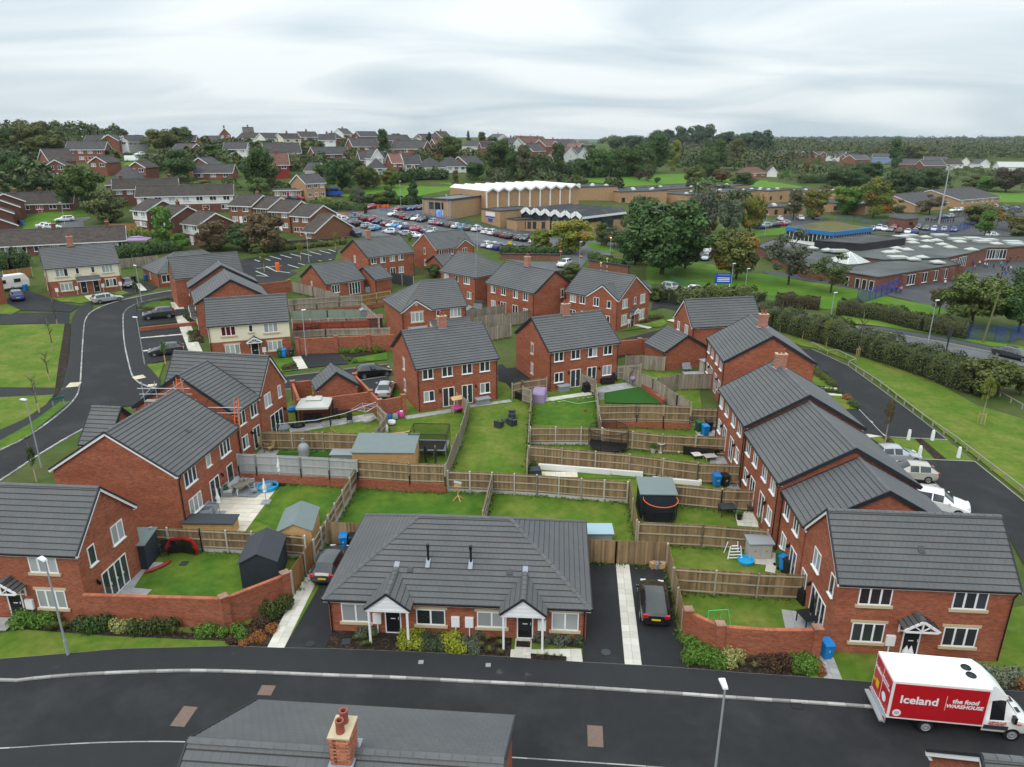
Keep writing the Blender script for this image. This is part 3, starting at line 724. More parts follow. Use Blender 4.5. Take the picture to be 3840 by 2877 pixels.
patch('driveway',[(7.15,31.88),(8,41.86),(10.45,41.81),(9.51,31.66)],ASPH,4,1)
paving('drive_path',(-13.5,33.32),(-13.23,43.29),1.0,.5)
paving('drive_path',(6.7,31.9),(7.54,41.99),1.25,.6)
paving('garden_path',(-7.14,33.04),(-6.92,34.96),1.7,.55,SLABG)
paving('garden_path',(-.47,32.61),(3.94,32.66),1.35,.6)
paving('garden_path',(.16,33.66),(1.13,33.6),1.6,.6)
paving('garden_path',(17.55,32.71),(17.27,30.91),.95,.5,SLABG)
paving('garden_path',(22.59,32.83),(22.45,30.44),.9,.45,SLABG)
patch('planting_bed',[(1.05,32.87),(3.05,32.61),(3.01,32.27),(1.06,32.44)],SOIL,6,.5,.05)
paving('garden_path',(-30.62,34.96),(-30.58,36.14),1.4,.5,SLABG)
# the left-hand road
lk=smooth_line([(-47.7,53.7),(-46.9,59.5),(-46.1,62.2),(-46.5,68.1),(-47.2,71.9),(-48.6,75.4),(-54,85.2),(-60.5,97.1),(-64.2,104.1),(-65.7,108.7),(-65.3,113.6),(-63,118.1),(-58.4,124.7)],2)
rk1=smooth_line([(-56.4,120.1),(-60,116.8),(-61.3,112.4),(-60.5,108.2),(-58.4,103.9),(-52.7,93),(-47.2,83.5),(-44.7,79.3),(-42.4,76.7),(-39.6,75.2)],2)
rk2=smooth_line([(-43.9,47.27),(-43,53.7),(-42.7,60.3),(-41.8,65.7),(-41.8,70)],1)
street_far=[(-37.4,77.2),(-30,78.7),(-27.3,79.4),(-23.7,80.8),(-18.7,82.8),(-15.5,84.1)]+[(1.5,89)]+[(-1.6,92.2),(14.6,97.3),(19.3,99.6),(22.7,101.7),(24.5,103.5),(25.1,105.3),(24.3,107.5),(22.1,110.1)]
street_near=[(-14.8,79.6),(-20.1,77.2),(-26,75),(-35.1,71.8)]
patch('road',lk+rk1+street_far[:6]+street_near+rk2[::-1],ASPH,1,1.5)
kerb('left_kerb',lk,.1);kerb('right_kerb',rk1,.1);kerb('lower_kerb',rk2,.05)
edging('street_edging',street_far[1:6]);edging('street_edging',street_near[:3])
patch('street',[(-14,84.5),(-8,80.5),(1,83),(11,92),(17.5,97),(23.5,102),(22.6,96),(19.5,91),(12,85.5),(3,80),(0,75),(-1.5,80),(-8.5,77)],ASPH,2,1.5)
patch('pavement',[(-50.2,57.1),(-49.9,64),(-49.1,66.9),(-49.5,72.3),(-50.8,75.7),(-56.6,87),(-66.1,104),(-68.7,110.4),(-68.9,114.7),(-65.7,108.7),(-64.2,104.1),(-60.5,97.1),(-54,85.2),(-48.6,75.4),(-47.2,71.9),(-46.5,68.1),(-46.1,62.2),(-46.9,59.5),(-47.7,53.7)],ASPHP,2,1,.07)
patch('pavement',[(-60.9,113.9),(-60,116.8),(-61.3,112.4),(-60.5,108.2),(-58.4,103.9),(-52.7,93),(-47.2,83.5),(-44.7,79.3),(-42.4,76.7),(-39.6,75.2),(-41.1,78.5),(-45,83.5),(-50.5,93.1),(-56.8,104.5),(-59.9,111.1),(-59.2,115),(-55.4,117.6),(-56.4,120.1)],ASPHP,2,1,.07)
patch('lawn',[(-88.5,101.1),(-76.6,100.5),(-65.7,101.5),(-56.8,85.1),(-51.6,75.7),(-61.2,75.9),(-68.5,75.9)],GRASS,2,1.5)
patch('lawn',[(-66.2,73.1),(-55.9,72.8),(-49.8,73.7),(-48.6,69.9),(-48.4,65.1),(-48.5,61.9),(-50.2,52.9)],GRASS,2,1.5)
patch('lawn',[(-46.9,59.6),(-46.2,62.4),(-47,68.1),(-47.3,71.5),(-48.4,71.3),(-47.9,65.1),(-48.2,61.4)],GRASSG,5,1.5,.05)
patch('path',[(-68.2,75.6),(-61.2,75.9),(-51.6,75.7),(-49.8,73.7),(-55.9,72.8),(-66.2,73.1)],ASPHP,3,1.5)
patch('path',[(-85.3,106),(-68.6,107.7),(-65.2,101.5),(-81.4,100.7)],ASPH,3,1.5)
patch('planting_bed',[(-56.8,85.1),(-65.7,101.5),(-64.9,101.6),(-57.7,88.8),(-50.7,75.7),(-49.8,73.7),(-48.6,69.9),(-48.3,65.7),(-48.4,61.7),(-48.7,58.4),(-49.4,59.4),(-49.1,62.7),(-49.3,66.5),(-49.5,70.6),(-50.6,74),(-52.2,76.9)],SOIL,4,1)
patch('lawn',[(-59,109.6),(-60.6,113.8),(-58.6,117.1),(-55.7,115),(-53.6,110.7)],GRASSG,3,1)
patch('lawn',[(-45.4,84),(-43.3,84.5),(-41.1,78),(-43.2,80)],GRASS,3,1)
patch('driveway',[(-59.4,109.5),(-51.3,110.9),(-49.7,107.4),(-51.5,106.6),(-49.9,103.4),(-54.6,100.7)],ASPH,3,1)
patch('driveway',[(-54.2,100.1),(-48.9,101.3),(-46.1,96.3),(-41.6,87.3),(-45.4,83.8)],ASPH,3,1)
paving('bay_strip',(-51.5,95.1),(-46.5,97),.6,.6);paving('bay_strip',(-48.4,89.3),(-47,89.7),.6,.6)
paving('garden_path',(-51.1,107),(-40.5,87.6),1.6,.5)
paving('garden_path',(-55.4,115),(-53,110.7),1.6,.5)
paving('tactile_paving',(-50.5,76.3),(-49.3,76.6),1.5,.4,TACT,lift=.12);paving('tactile_paving',(-44.2,78.6),(-43.3,79.4),1.3,.4,TACT,lift=.12);paving('tactile_paving',(-41.4,76.2),(-40.5,76.5),.8,.4,TACT,lift=.1)
patch('planting_bed',[(-50.2,106),(-50,108.1),(-48.1,104.8),(-48.5,103.5)],SOIL,5,.6);patch('planting_bed',[(-46.5,98.7),(-44.8,99.3),(-41.9,93.2),(-43.8,93.6)],SOIL,5,.6)
# cream house front
patch('lawn',[(-76,115.8),(-71.4,117.8),(-68.7,114.9),(-69.8,113),(-73.7,114)],GRASS,3,1);patch('lawn',[(-68.6,120),(-67.7,122),(-65.7,120.4),(-66.3,118.7)],GRASS,3,1)
patch('driveway',[(-82.7,112.6),(-83.6,116.3),(-83.7,121),(-80.3,118.7),(-76.3,115.7),(-72.4,112.9),(-69.2,111.6),(-68.5,107.9),(-76.7,108.6)],ASPH,2,1.5)
patch('lawn',[(-86.3,112.5),(-81.6,112.6),(-76.7,108.6),(-76.7,106.3),(-81.5,105.6)],GRASS,3,1.5)
patch('driveway',[(-67.9,122),(-73,132.4),(-69.6,129.6),(-68.4,129.2),(-63.2,125.4),(-63.1,122.6),(-65.2,117.2)],ASPH,2,1.5)
paving('drive_path',(-64.2,122.4),(-68,127.8),1.0,.5)
paving('garden_path',(-68.2,114.6),(-71.4,118.2),1.5,.5)
# between cream house and brick wall
patch('driveway',[(-27.3,87.8),(-22.8,89),(-20.3,84.3),(-24.9,82.8)],ASPH,3,1)
patch('lawn',[(-30.7,85.7),(-27.8,86.9),(-25.7,82.1),(-28,81.1)],GRASSG,3,1);patch('lawn',[(-20.2,86.6),(-16.3,89),(-15.7,85.9),(-20.2,84.5)],GRASSG,3,1)
patch('planting_bed',[(-22.5,89),(-20.2,91.1),(-16.8,91.1),(-16.5,89.3),(-20.1,86.9),(-20.4,84.8),(-21.6,87.6)],SOIL,4,.8);patch('planting_bed',[(-28.2,82.8),(-27.3,85.2),(-25.9,82.3),(-27.7,81.5)],SOIL,4,.8)
paving('stepping_path',(-27.6,87.1),(-25.4,82.3),1.1,.9)
patch('driveway',[(-17.6,78),(-14.6,79.6),(-13.3,74.6),(-12.5,71.1),(-14.4,71.8)],ASPHP,4,1)
patch('driveway',[(-1.7,83.9),(-1.1,83.9),(.7,77.2),(0,76.7),(-1.6,78)],ASPH,4,1)
# house C front, beyond the street
patch('lawn',[(15.5,99.6),(18.3,103),(21.5,108.2),(23.4,107.5),(23.4,104.5),(22.4,102.4),(19.6,101.3)],GRASSG,3,1)
patch('planting_bed',[(18.9,104.4),(21.3,107.8),(23.5,109),(23.3,107.1),(20.1,104.1)],SOIL,4,.8)
paving('garden_path',(18.4,103.3),(20.3,101.4),1.0,.5)
patch('driveway',[(22.5,113),(25.1,115.2),(27,113.1),(29.5,118.4),(27.5,124.8),(23.8,118.2)],ASPH,2,1.2)
paving('tactile_paving',(24.2,106.4),(25,105.3),1.2,.4,TACT,lift=.1)
# right-hand private drive and its verge
patch('lawn',[(36,101.6),(39.3,92.4),(40.7,91.3),(43,85.9),(42.2,66.5),(41.4,51.4),(44.6,53.3),(52.2,67.2),(49.7,71),(49.2,81.6),(44,88.8),(39.8,99.7),(38.5,103.7)],GRASS,2,1.8)
patch('driveway',[(38.7,91.2),(39.9,90.9),(40.9,87.7),(41.7,84.1),(41.7,76.1),(41.5,66.6),(41.3,61.9),(35.7,62.4),(36.3,69.5),(36.9,75.3),(37.9,80.9),(37.3,83.9)],ASPH,3,1.5)
patch('lawn',[(35.8,62.6),(41.3,62),(41.1,57.4),(35.5,57.9),(35.2,59.1),(34.5,60.3),(34.2,62.4)],GRASS,3,1.5)
patch('driveway',[(35.5,57.9),(41.1,57.4),(40.8,50.4),(40.56,46.37),(34.93,41.77),(37.4,48.3),(33,48.1),(33.4,53.2),(33.7,57.4)],ASPH,3,1.5)
patch('lawn',[(34.3,77.1),(36.4,81.1),(37,78.7),(36.4,76)],GRASS,5,1.2);patch('lawn',[(34.4,73.7),(36.5,73.4),(36.2,69.7),(34.3,69.4),(34.2,71.3)],GRASS,5,1.2)
patch('driveway',[(34.3,69.3),(36.4,69.6),(35.7,62.6),(34.1,63.4),(33.9,66.3)],ASPH,5,1.2)
patch('mulch_path',[(38.3,62.2),(39,62.2),(38.8,57.7),(37.8,57.9)],SOIL,6,1)
patch('planting_bed',[(35.4,62.6),(36,62.6),(35.7,58.8),(35,59.1)],SOIL,6,1)
edging('drive_edging',[(39.9,90.9),(41.7,84.1),(41.7,76.1),(41.5,66.6),(41.3,61.9)]);edging('drive_edging',[(35.7,62.6),(41.3,62)]);edging('drive_edging',[(35.5,57.9),(41.1,57.4),(40.8,50.4)]);edging('drive_edging',[(36.4,69.6),(35.7,62.6)]);edging('drive_edging',[(35.6,57.8),(35.1,48.5)])
for a,b in (((33.9,66),(36.2,66.5)),((33.8,62.8),(35.9,63.2)),((33.3,53.1),(35.4,52.9)),((34.1,76.1),(36.8,75.7)),((34.3,74.3),(36.4,73.6))):paving('bay_strip',a,b,.75,.5)
# garden patios and lush lawns
paving('patio',(-21.85,45.7),(-21.4,53.6),4.2,.6,SLABW)
patch('rug',[(-22.5,51.1),(-20.6,50.9),(-19.8,53.3),(-21.6,53.6)],GREYP,8,.5,.03)
patch('lawn',[(-19.59,47.79),(-19,53.1),(-18.8,53.7),(-13.9,52.7),(-14.2,48.1),(-15.28,45.89),(-16.79,45.81)],GRASSG,3,1)
patch('lawn',[(-12.97,47.38),(-12.6,52.2),(-5.4,51.8),(-2.2,51.4),(-2.47,47.95),(-10.58,47.3)],GRASSG,3,1)
paving('patio',(-24.99,38.4),(-25.4,41.98),1.2,.5,SLABG);paving('patio',(-25,38.77),(-23.26,38.55),.9,.5,SLABG);paving('patio',(-25.33,41.64),(-23.89,41.64),.9,.5,SLABG)
patch('lawn',[(-23.28,38.4),(-24.05,39.15),(-24.03,41.72),(-24.37,43.29),(-17.97,42.85),(-16.79,42.24),(-16.29,39.3),(-18.51,38.18)],GRASSG,2,1)
paving('patio',(3.6,71.7),(9,73.8),1.6,.6,SLAB);paving('patio',(9.5,74.4),(14.4,76.6),2.6,.6,SLABG)
patch('artificial_lawn',[(9.9,70.9),(10.2,73.9),(14.6,75.9),(16.1,70.6)],TURF,4,.8,.1)
patch('gravel_strip',[(9.4,71.9),(9.6,74.2),(10.2,74.2),(10,71.9)],GRAVEL,5,.6)
patch('lawn',[(2.1,65.5),(2.1,70.7),(3.6,71.6),(9.1,73.6),(8.5,64.9)],GRASSG,4,1)
paving('patio',(-20.4,64.6),(-14,67.6),1.6,.55,SLABG);paving('patio',(-21.6,63.8),(-20.4,64.6),1.6,.55,SLABG)
paving('patio',(-10.8,67.1),(-5.4,69.4),.9,.55,SLABG);paving('patio',(-4.5,70.2),(-.1,71.8),.7,.55,SLABG)
paving('patio',(-23.1,59.2),(-21.3,59.2),1.8,.55,SLABG)
patch('gravel_strip',[(-21.4,59.5),(-14.3,59.4),(-14.3,59.8),(-21.4,59.9)],GRAVEL,4,.6)
patch('artificial_lawn',[(-21.2,58.9),(-16.4,59.2),(-16.2,58.1),(-21.2,58.3)],TURF,5,.8)
paving('patio',(17.09,47.95),(19.19,47.62),2.2,.5,SLAB);paving('patio',(16.53,42.58),(17.65,42.32),1.2,.5,SLAB)
paving('patio',(16.39,35.87),(18.11,35.48),2.2,.6,SLABG);paving('patio',(17.53,42.24),(18.12,41.98),2.6,.6,SLAB)
paving('patio',(2.3,54.9),(5.6,54.8),.9,.5,SLABW);patch('artificial_lawn',[(5.6,55.2),(11.1,54.7),(10.9,54),(5.6,54.2)],GRASSG,5,.8)
paving('patio',(17.6,57.6),(19.1,57.3),2.0,.55,SLABG);paving('patio',(17.9,53.1),(19.4,52.6),1.2,.55,SLABG);paving('patio',(17.8,63.3),(19.8,63.3),1.3,.55,SLABG)
paving('patio',(20.5,80.7),(23.2,80.9),1.2,.55,SLABG)
patch('mulch_strip',[(3.8,56.4),(8.5,55.3),(8.5,55.6),(3.9,56.6)],SOIL,6,.6)
# ------------------------------------------------------------------ the new houses
UP4=[('w','F',.6,3.4,1.15,1.25,2),('w','F',2.7,3.4,1.15,1.25,2),('w','F',4.9,3.4,1.15,1.25,2),('w','F',6.9,3.4,1.15,1.25,2)]
LO4=[('w','F',.65,.95,1.15,1.15,2),('p','F',2.7,1.3,2),('p','F',4.85,1.2,2),('w','F',6.9,.95,1.15,1.15,2),('l','F',2.4,1.9),('l','F',6.4,1.9)]
def gable_slits(face,u):return [('sh',face,u,3.3,.55,1.15,1),('sh',face,u,.9,.55,1.15,1)]
# the delivery customer's house, front right
H1=house('red brick house with open front door behind the delivery van',(17.9,33.1),(27.1,32.4),5.7,0,rise=2.75,budget=300,verge='white',pipes=(1,),wins=[
 ('s','F',1.1,3.3,1.75,1.25,3,GLASS),('s','F',6.05,3.3,1.8,1.25,3,GLASS),('sh','F',1.05,.85,1.75,1.25,3,GLASS),('sh','F',5.95,.85,1.8,1.25,3,GLASS),
 ('d','F',3.85),('c','F',4.35),('m','F',3.2),('l','F',5.05,1.9),('w','L',4.5,3.2,.6,1.3,1),('w','L',1.7,3.2,1.1,1.25,2),('p','L',2.2,2.3,4),('w','L',.3,.9,.9,1.15,2),('l','L',1.9,1.9)])
REAR=[('w','F',.6,3.3,1.0,1.25,2),('w','F',2.6,3.3,1.0,1.25,2),('w','F',.7,.9,1.0,1.15,2),('p','F',2.7,1.2,2),('l','F',2.4,1.9)]
REAR8=[('w','F',.5,3.3,1.0,1.25,2),('w','F',2.5,3.3,1.0,1.25,2),('w','F',4.9,3.3,1.0,1.25,2),('w','F',6.9,3.3,1.0,1.25,2),('w','F',.6,.9,1.0,1.15,2),('p','F',2.4,1.2,2),('p','F',4.9,1.2,2),('w','F',6.9,.9,1.0,1.15,2),('l','F',2.1,1.9),('l','F',6.4,1.9)]
house('brick terrace end joined to the back of the house with the open door',(18.62,43.5),(18.3,38.95),9.2,.02,rise=2.55,budget=300,pipes=(0,),wins=REAR)
house('second pair of terrace houses stepping up the right hand row',(18.8,52.5),(18.4,43.75),9.2,.5,he=4.8,rise=2.65,budget=300,wins=REAR8+[],chim=())
house('third pair of terrace houses with twin pot chimney at its ridge',(19.2,61.7),(18.8,52.75),9.2,1.0,he=4.8,rise=2.65,budget=300,wins=REAR8,chim=((1.5,4.6,8.6,math.pi/2),))
house('brick pair set back at the far end of the right hand terrace row',(22.6,79.0),(22.0,70.0),9.0,1.1,he=4.8,rise=2.7,wins=REAR8+[('sh','R',4.2,3.3,.6,1.1,1)],chim=((5.0,4.5,8.8,math.pi/2),))
house('brick semi with four rear windows and a trampoline on its lawn',(-9.7,68.6),(-1.55,72.3),9.0,.8,budget=300,rise=2.8,wins=UP4+LO4+gable_slits('L',4.2),chim=((4.4,4.5,8.7),))
house('brick semi with grey rattan corner seat and black egg chair behind it',(4.1,74.6),(12.2,78.3),8.7,.85,budget=300,rise=2.75,wins=UP4+LO4+gable_slits('L',4.2),chim=((4.3,4.35,8.7),))
house('brick corner house with cross gable and porch beside the curved street',(8.1,106.1),(15.2,99.8),8.5,1.0,rise=2.9,verge='white',gables=[(4.1,9.4)],wins=[
 ('w','F',.9,3.3,1.1,1.25,2),('w','F',2.7,3.3,1.0,1.25,2),('w','F',5.2,3.3,1.0,1.3,2),('w','F',7.6,3.3,.7,1.1,1),('w','F',.9,.9,1.1,1.2,2),('p','F',3,1.2,2),('p','F',6.5,1.7,3),
 ('s','R',1.1,3.3,1.3,1.3,3),('s','R',4.2,3.5,.5,1.0,1),('s','R',5.9,3.3,1.3,1.3,3),('sh','R',1.0,.8,1.4,1.4,3),('sh','R',5.8,.8,1.4,1.4,3),('d','R',3.55),('c','R',4.05),('m','R',2.9)])
HG=house('brick house with front gable, bay window and dark lean-to porch roof',(-14.8,93.0),(-6.4,96.95),8.6,.95,rise=3.0,verge='white',hips=(1,0),gables=[(.15,4.0)],wins=[
 ('sh','F',1.3,3.1,1.7,1.3,3,BLIND),('s','F',4.9,3.3,.6,1.05,1),('s','F',6.9,3.2,1.6,1.25,3,BLIND),('w','R',3,3.3,1,1.1,2)])
m_=MB();S_=[];slope(HG,[(3.9,-1.5,2.35),(9.6,-1.5,2.35),(9.6,-.02,3.1),(3.9,-.02,3.1)],TILE,[0],rest=m_);m_.face([(3.9,-1.5,2.3),(9.6,-1.5,2.3),(9.6,-.02,3.05),(3.9,-.02,3.05)],VERGE);m_.face([(3.9,-1.5,2.3),(3.9,-.02,3.05),(3.9,-.02,2.3)],WHITE);ob('porch_roof',m_.mesh('porch_roof'),HG)
ob('bay_window',MB().prism([(.9,0),(1.3,-.8),(3.0,-.8),(3.4,0)],.4,2.2,WHITE).prism([(.8,0),(1.2,-.95),(3.1,-.95),(3.5,0)],2.2,2.32,WHITE).mesh('bay_window'),HG);ob('bay_roof',MB().prism([(.7,0),(1.1,-1.0),(3.2,-1.0),(3.6,0)],2.33,2.45,LEAD).mesh('bay_roof'),HG)
ob('plaque',MB().box(1.9,-.05,5.3,2.3,0,5.9,STONE).mesh('plaque'),HG)
house('brick semi with white awning rail beside the new car park',(-27.1,134.1),(-19.5,141.6),9.3,1.7,wins=UP4+LO4+gable_slits('L',4.5),chim=((3.4,4.65,9.0),))
house('brick house with right hand gable nearest the sports centre car park',(-15.3,144.6),(-8.0,150.6),8.6,1.7,verge='white',gables=[(5.0,9.3)],wins=[('w','F',.7,3.4,1.1,1.25,2),('w','F',3.0,3.4,1.1,1.25,2),('w','F',6.5,3.4,1.1,1.0,2)]+gable_slits('L',4.0))
house('small brick bungalow with patio doors above the retaining fence',(-31.6,119.5),(-26.0,124.4),9.4,1.7,he=2.55,rise=2.6,cat='bungalow',name='bungalow',wins=[('w','F',1.0,.8,1.5,1.35,3,GLASS),('p','F',4.3,2.2,4),('l','F',3.8,1.9),('sh','L',3.8,.9,.5,1.2,1)])
house('brick garage beside the black timber screen fence',(-24.1,123.9),(-21.6,126.6),6.4,1.7,he=2.5,rise=1.7,cat='garage',name='garage',pipes=(0,))
house('brick garage next to the round evergreen shrub',(-13.4,138.2),(-10.6,140.4),6.2,1.6,he=2.5,rise=1.7,cat='garage',name='garage',pipes=(0,))
house('hipped brick house angled behind the gable fronted house',(-12.3,121.5),(-5.9,115.5),8.6,1.4,hips=(0,1),wins=[('w','F',1.0,3.4,1.1,1.2,3),('w','F',3.9,3.4,.6,1.1,1),('w','F',5.9,3.3,1.4,1.25,3),('p','F',3.0,1.2,2),('w','F',6.6,.9,1.0,1.15,2),('l','F',4.5,1.9)])
house('brick semi with bare right gable and chimney facing the school entrance',(-4.1,112.3),(3.3,103.9),8.6,1.2,rise=2.75,wins=[('w','F',1.2,3.3,1.05,1.25,2),('w','F',3.7,3.3,1.05,1.25,2),('w','F',6.5,3.3,1.05,1.25,2),('w','F',8.8,3.3,1.05,1.25,2),('w','F',1.2,.9,1.05,1.15,2),('p','F',3.5,1.3,2),('p','F',6.3,1.3,2),('w','F',8.8,.9,1.05,1.15,2),('l','F',3.2,1.9),('sh','R',5.6,3.3,.55,1.2,1),('sh','R',5.6,.9,.55,1.2,1)],chim=((5.0,4.3,8.9),))
house('narrow brick house standing behind the brick garage at the hedge end',(22.3,85.2),(31.4,87.0),5.5,.9,rise=2.75,verge='white',wins=[('w','L',3.4,3.2,.9,1.3,2),('w','L',1.2,3.3,.6,1.1,1),('w','L',3.4,.9,.9,1.3,2)])
house('double brick garage with plain gable behind the garden seats',(18.4,81.8),(24.0,83.9),4.6,.9,he=2.5,rise=1.7,roof='y',cat='garage',name='garage',pipes=(0,))
HC=house('cream rendered pair of houses with shared canopy and brick gable end',(-77.0,116.7),(-68.0,123.0),8.2,2.55,rise=2.9,front=RENDER,verge='white',wins=[
 ('s','F',1.4,3.2,1.8,1.3,3),('s','F',4.3,3.4,.55,1.05,1,GLASS),('s','F',6.6,3.4,.55,1.05,1,GLASS),('s','F',8.2,3.2,1.7,1.3,3),('s','F',1.7,.8,1.8,1.3,3),('s','F',8.4,.8,1.7,1.3,3),('d','F',4.6),('d','F',6.5),('m','F',1.1),('m','F',4.0),('m','F',7.9),('m','F',10.6)]+gable_slits('L',5.5),chim=((4.6,4.1,9.2),))
m_=MB();slope(HC,[(4.1,-1.0,2.35),(7.7,-1.0,2.35),(7.7,-.02,2.95),(4.1,-.02,2.95)],TILE,[0],rest=m_);m_.face([(4.1,-1.0,2.3),(7.7,-1.0,2.3),(7.7,-.02,2.9),(4.1,-.02,2.9)],WHITE);m_.bar((4.1,-1.0,2.28),(7.7,-1.0,2.28),.05,.12,WHITE)
for x in (4.2,7.6):m_.bar((x,-.9,2.25),(x,-.05,1.7),.07,.07,WHITE)
ob('canopy',m_.mesh('canopy'),HC)
house('cream rendered house with red curtains and black front door',(-37.6,85.1),(-28.5,88.3),5.8,1.0,rise=2.75,front=RENDER,sides={3:RENDER,'gl':RENDER},budget=300,verge='white',pipes=(0,),wins=[
 ('s','F',1.5,3.25,1.7,1.25,3,CURT),('s','F',4.75,3.5,.5,1.0,1,GLASS),('s','F',6.55,3.25,1.7,1.25,3),('s','F',1.7,.85,1.75,1.25,3,BLIND),('s','F',6.8,.85,1.75,1.25,3,BLIND),('d','F',4.75),('c','F',5.25),('m','F',6.3),('l','F',5.9,1.9)])
# the terrace running back behind it
TW1=[('s','F',.8,3.2,1.4,1.25,2),('s','F',4.2,3.2,1.4,1.25,2),('s','F',2.9,.8,1.2,1.25,2),('d','F',1.0),('c','F',1.5),('d','F',5.4),('c','F',5.9)]
house('brick terrace with slate canopies rising behind the cream house',(-47.6,104.4),(-43.6,96.3),9.6,1.3,rise=2.9,wins=TW1,budget=0)
house('upper stepped terrace house behind the slate canopy terrace',(-50.2,109.0),(-48.2,105.0),9.6,1.7,he=4.85,rise=2.9,wins=[('s','F',1.2,3.2,1.4,1.25,2)])
house('brick house with wide roof facing the bend of the left road',(-53.4,111.6),(-44.6,117.2),6.0,1.95,rise=2.9,verge='white',pipes=(),wins=[])
HB=house('low hipped brick bungalow beyond the lamp post at the road bend',(-62.8,125.2),(-52.0,134.6),9.4,2.5,he=2.5,rise=2.7,hips=(1,1),cat='bungalow',name='bungalow',wins=[('s','F',.6,.8,1.6,1.3,2),('d','F',3.2),('m','F',2.7),('sh','L',4.5,.9,.45,1.1,1)])
# left-hand houses
HL=house('brick house with wide bare gable and cream patio on the left',(-24.0,45.85),(-23.0,54.7),9.6,.1,rise=3.05,budget=300,verge='white',pipes=(0,),wins=[
 ('w','F',.8,3.2,1.6,1.3,3,GLASS),('w','F',3.9,3.4,.65,1.1,1),('w','F',6.0,3.2,1.6,1.3,3,GLASS),('w','F',.9,.85,1.7,1.3,3,BLIND),('p','F',3.9,1.4,2),('l','F',5.7,1.9),('p','F',6.6,.95,1)])
block(HL,4.2,2.3,off=(4.6,8.4,0),rise=2.2,pipes=(),roof='y')
HS=house('brick house with scaffolding and an orange ladder on its near gable',(-23.9,56.9),(-23.2,60.9),9.5,.55,rise=3.1,budget=300,pipes=(0,),wins=[
 ('w','F',.5,3.2,1.1,1.3,2),('w','F',2.5,3.2,1.1,1.3,2),('w','F',.6,.9,1.0,1.2,2),('p','F',2.5,1.2,2),('l','F',2.2,1.9)])
block(HS,5.0,9.5,off=(4.06,-.05,0),rise=3.1,roof='y',verge='white',pipes=(),budget=0,wins=[('w','F',.9,3.2,1.2,1.3,2),('w','F',3.5,3.3,.6,1.2,1),('p','F',1.6,2.4,3),('l','F',4.3,1.9)])
house('brick house with gabled porch canopy at the left edge',(-34.7,36.55),(-25.4,35.85),5.75,0,rise=2.75,budget=300,verge='white',pipes=(0,),wins=[
 ('s','F',1.3,3.3,1.75,1.25,3),('s','F',6.3,3.3,1.75,1.25,3,BLIND),('sh','F',1.2,.85,1.75,1.25,3),('sh','F',6.3,.85,1.8,1.25,3,BLIND),('d','F',4.35),('c','F',4.85),('m','F',5.75),('w','R',.9,3.2,.65,1.25,1),('w','R',3.2,3.2,1.2,1.3,2),('p','R',1.6,2.5,4),('l','R',1.2,1.9)])
# the bungalow pair in the centre
HN=house('pair of brick bungalows with hipped roof and white gabled porches',(-10.7,34.95),(4.25,34.0),9.3,0,he=2.5,rise=2.75,hips=(1,1),oe=.25,budget=300,cat='bungalow',name='bungalow',pipes=(0,1),wins=[
 ('s','F',.75,.75,1.7,1.25,2,BLIND),('s','F',5.15,.75,1.7,1.05,2,GLASS),('s','F',8.7,.75,1.7,1.05,2,BLIND),('s','F',13.0,.75,1.55,1.2,2,BLIND),('d','F',3.3),('d','F',11.0),('m','F',2.85),('m','F',7.45),('m','F',8.25),('m','F',12.45)])
for c in (3.75,11.4):
 p=MB();w_,h_,dp=1.3,.95,1.0;k_=2.75/4.65
 rest=MB();zb=2.42
 for s in (1,-1):
  e0=(c+s*w_,-1.1,zb);top=(c,-1.1,zb+w_*.8);bk=(c,(zb+w_*.8-2.5)/k_,zb+w_*.8);e1=(c+s*w_,-.32,zb)
  poly=[e0,e1,bk,top] if s == 1 else [e1,e0,top,bk]
  p.face(poly,VERGE);slope(HN,poly,TILE,[0],rest=rest)
  p.bar((c+s*w_,-1.12,zb+.02),(c,-1.12,zb+w_*.8+.03),.06,.12,VERGE)
 po=p.build('porch_roof',HN);ob('roof_tiles',rest.mesh('roof_tiles'),po,kind='stuff');ridge_line(po,(c,-1.12,zb+w_*.8),bk)
 g=MB().face([(c-w_+.1,-1.05,zb+.02),(c+w_-.1,-1.05,zb+.02),(c,-1.05,zb+w_*.8-.06)],WHITE);g.box(c-w_+.05,-1.08,zb-.14,c+w_-.05,-.36,zb+.0,WHITE)
 for k in range(4):g.box(c-(w_-.15)*(1-k/4),-1.07,zb+.02+k*.24,c+(w_-.15)*(1-k/4),-1.055,zb+.03+k*.24,WHITE)
 ob('porch_gable',g.mesh('porch_gable'),HN)
 for s in (-1,1):ob('porch_post',MB().box(c+s*1.1-.06,-1.05,-.05,c+s*1.1+.06,-.93,zb-.14,WHITE).mesh('porch_post'),HN)
 ob('lead_saddle',MB().bar((c,bk[1]-.1,bk[2]+.04),(c,bk[1]+.45,bk[2]+.27),.3,.03,LEAD).mesh('lead_saddle'),HN)
 ob('doormat',MB().box(c-.4,-.75,.03,c+.4,-.25,.06,SOIL).mesh('doormat'),HN)
for x in (5.6,8.15):ob('flue',MB().cyl((x,2.0,3.6),(x,2.0,4.75),.07,.07,BLACK).cyl((x,2.0,4.6),(x,2.0,4.85),.1,.1,BLACK).bar((x,1.55,3.55),(x,2.1,3.86),.26,.02,LEAD).mesh('flue'),HN)
# roofs in the foreground
HF=house('brick house below the camera with twin pot chimney on its ridge',(-11.6,14.7),(-.75,13.85),9.6,0,rise=2.8,budget=0,pipes=(),wins=[])
HR=house('corner of a tiled house with white bargeboard at the lower right',(16.0,16.1),(30,14.6),5.7,-.1,roof='x',rise=2.75,verge='white',budget=0,pipes=(),wins=[])
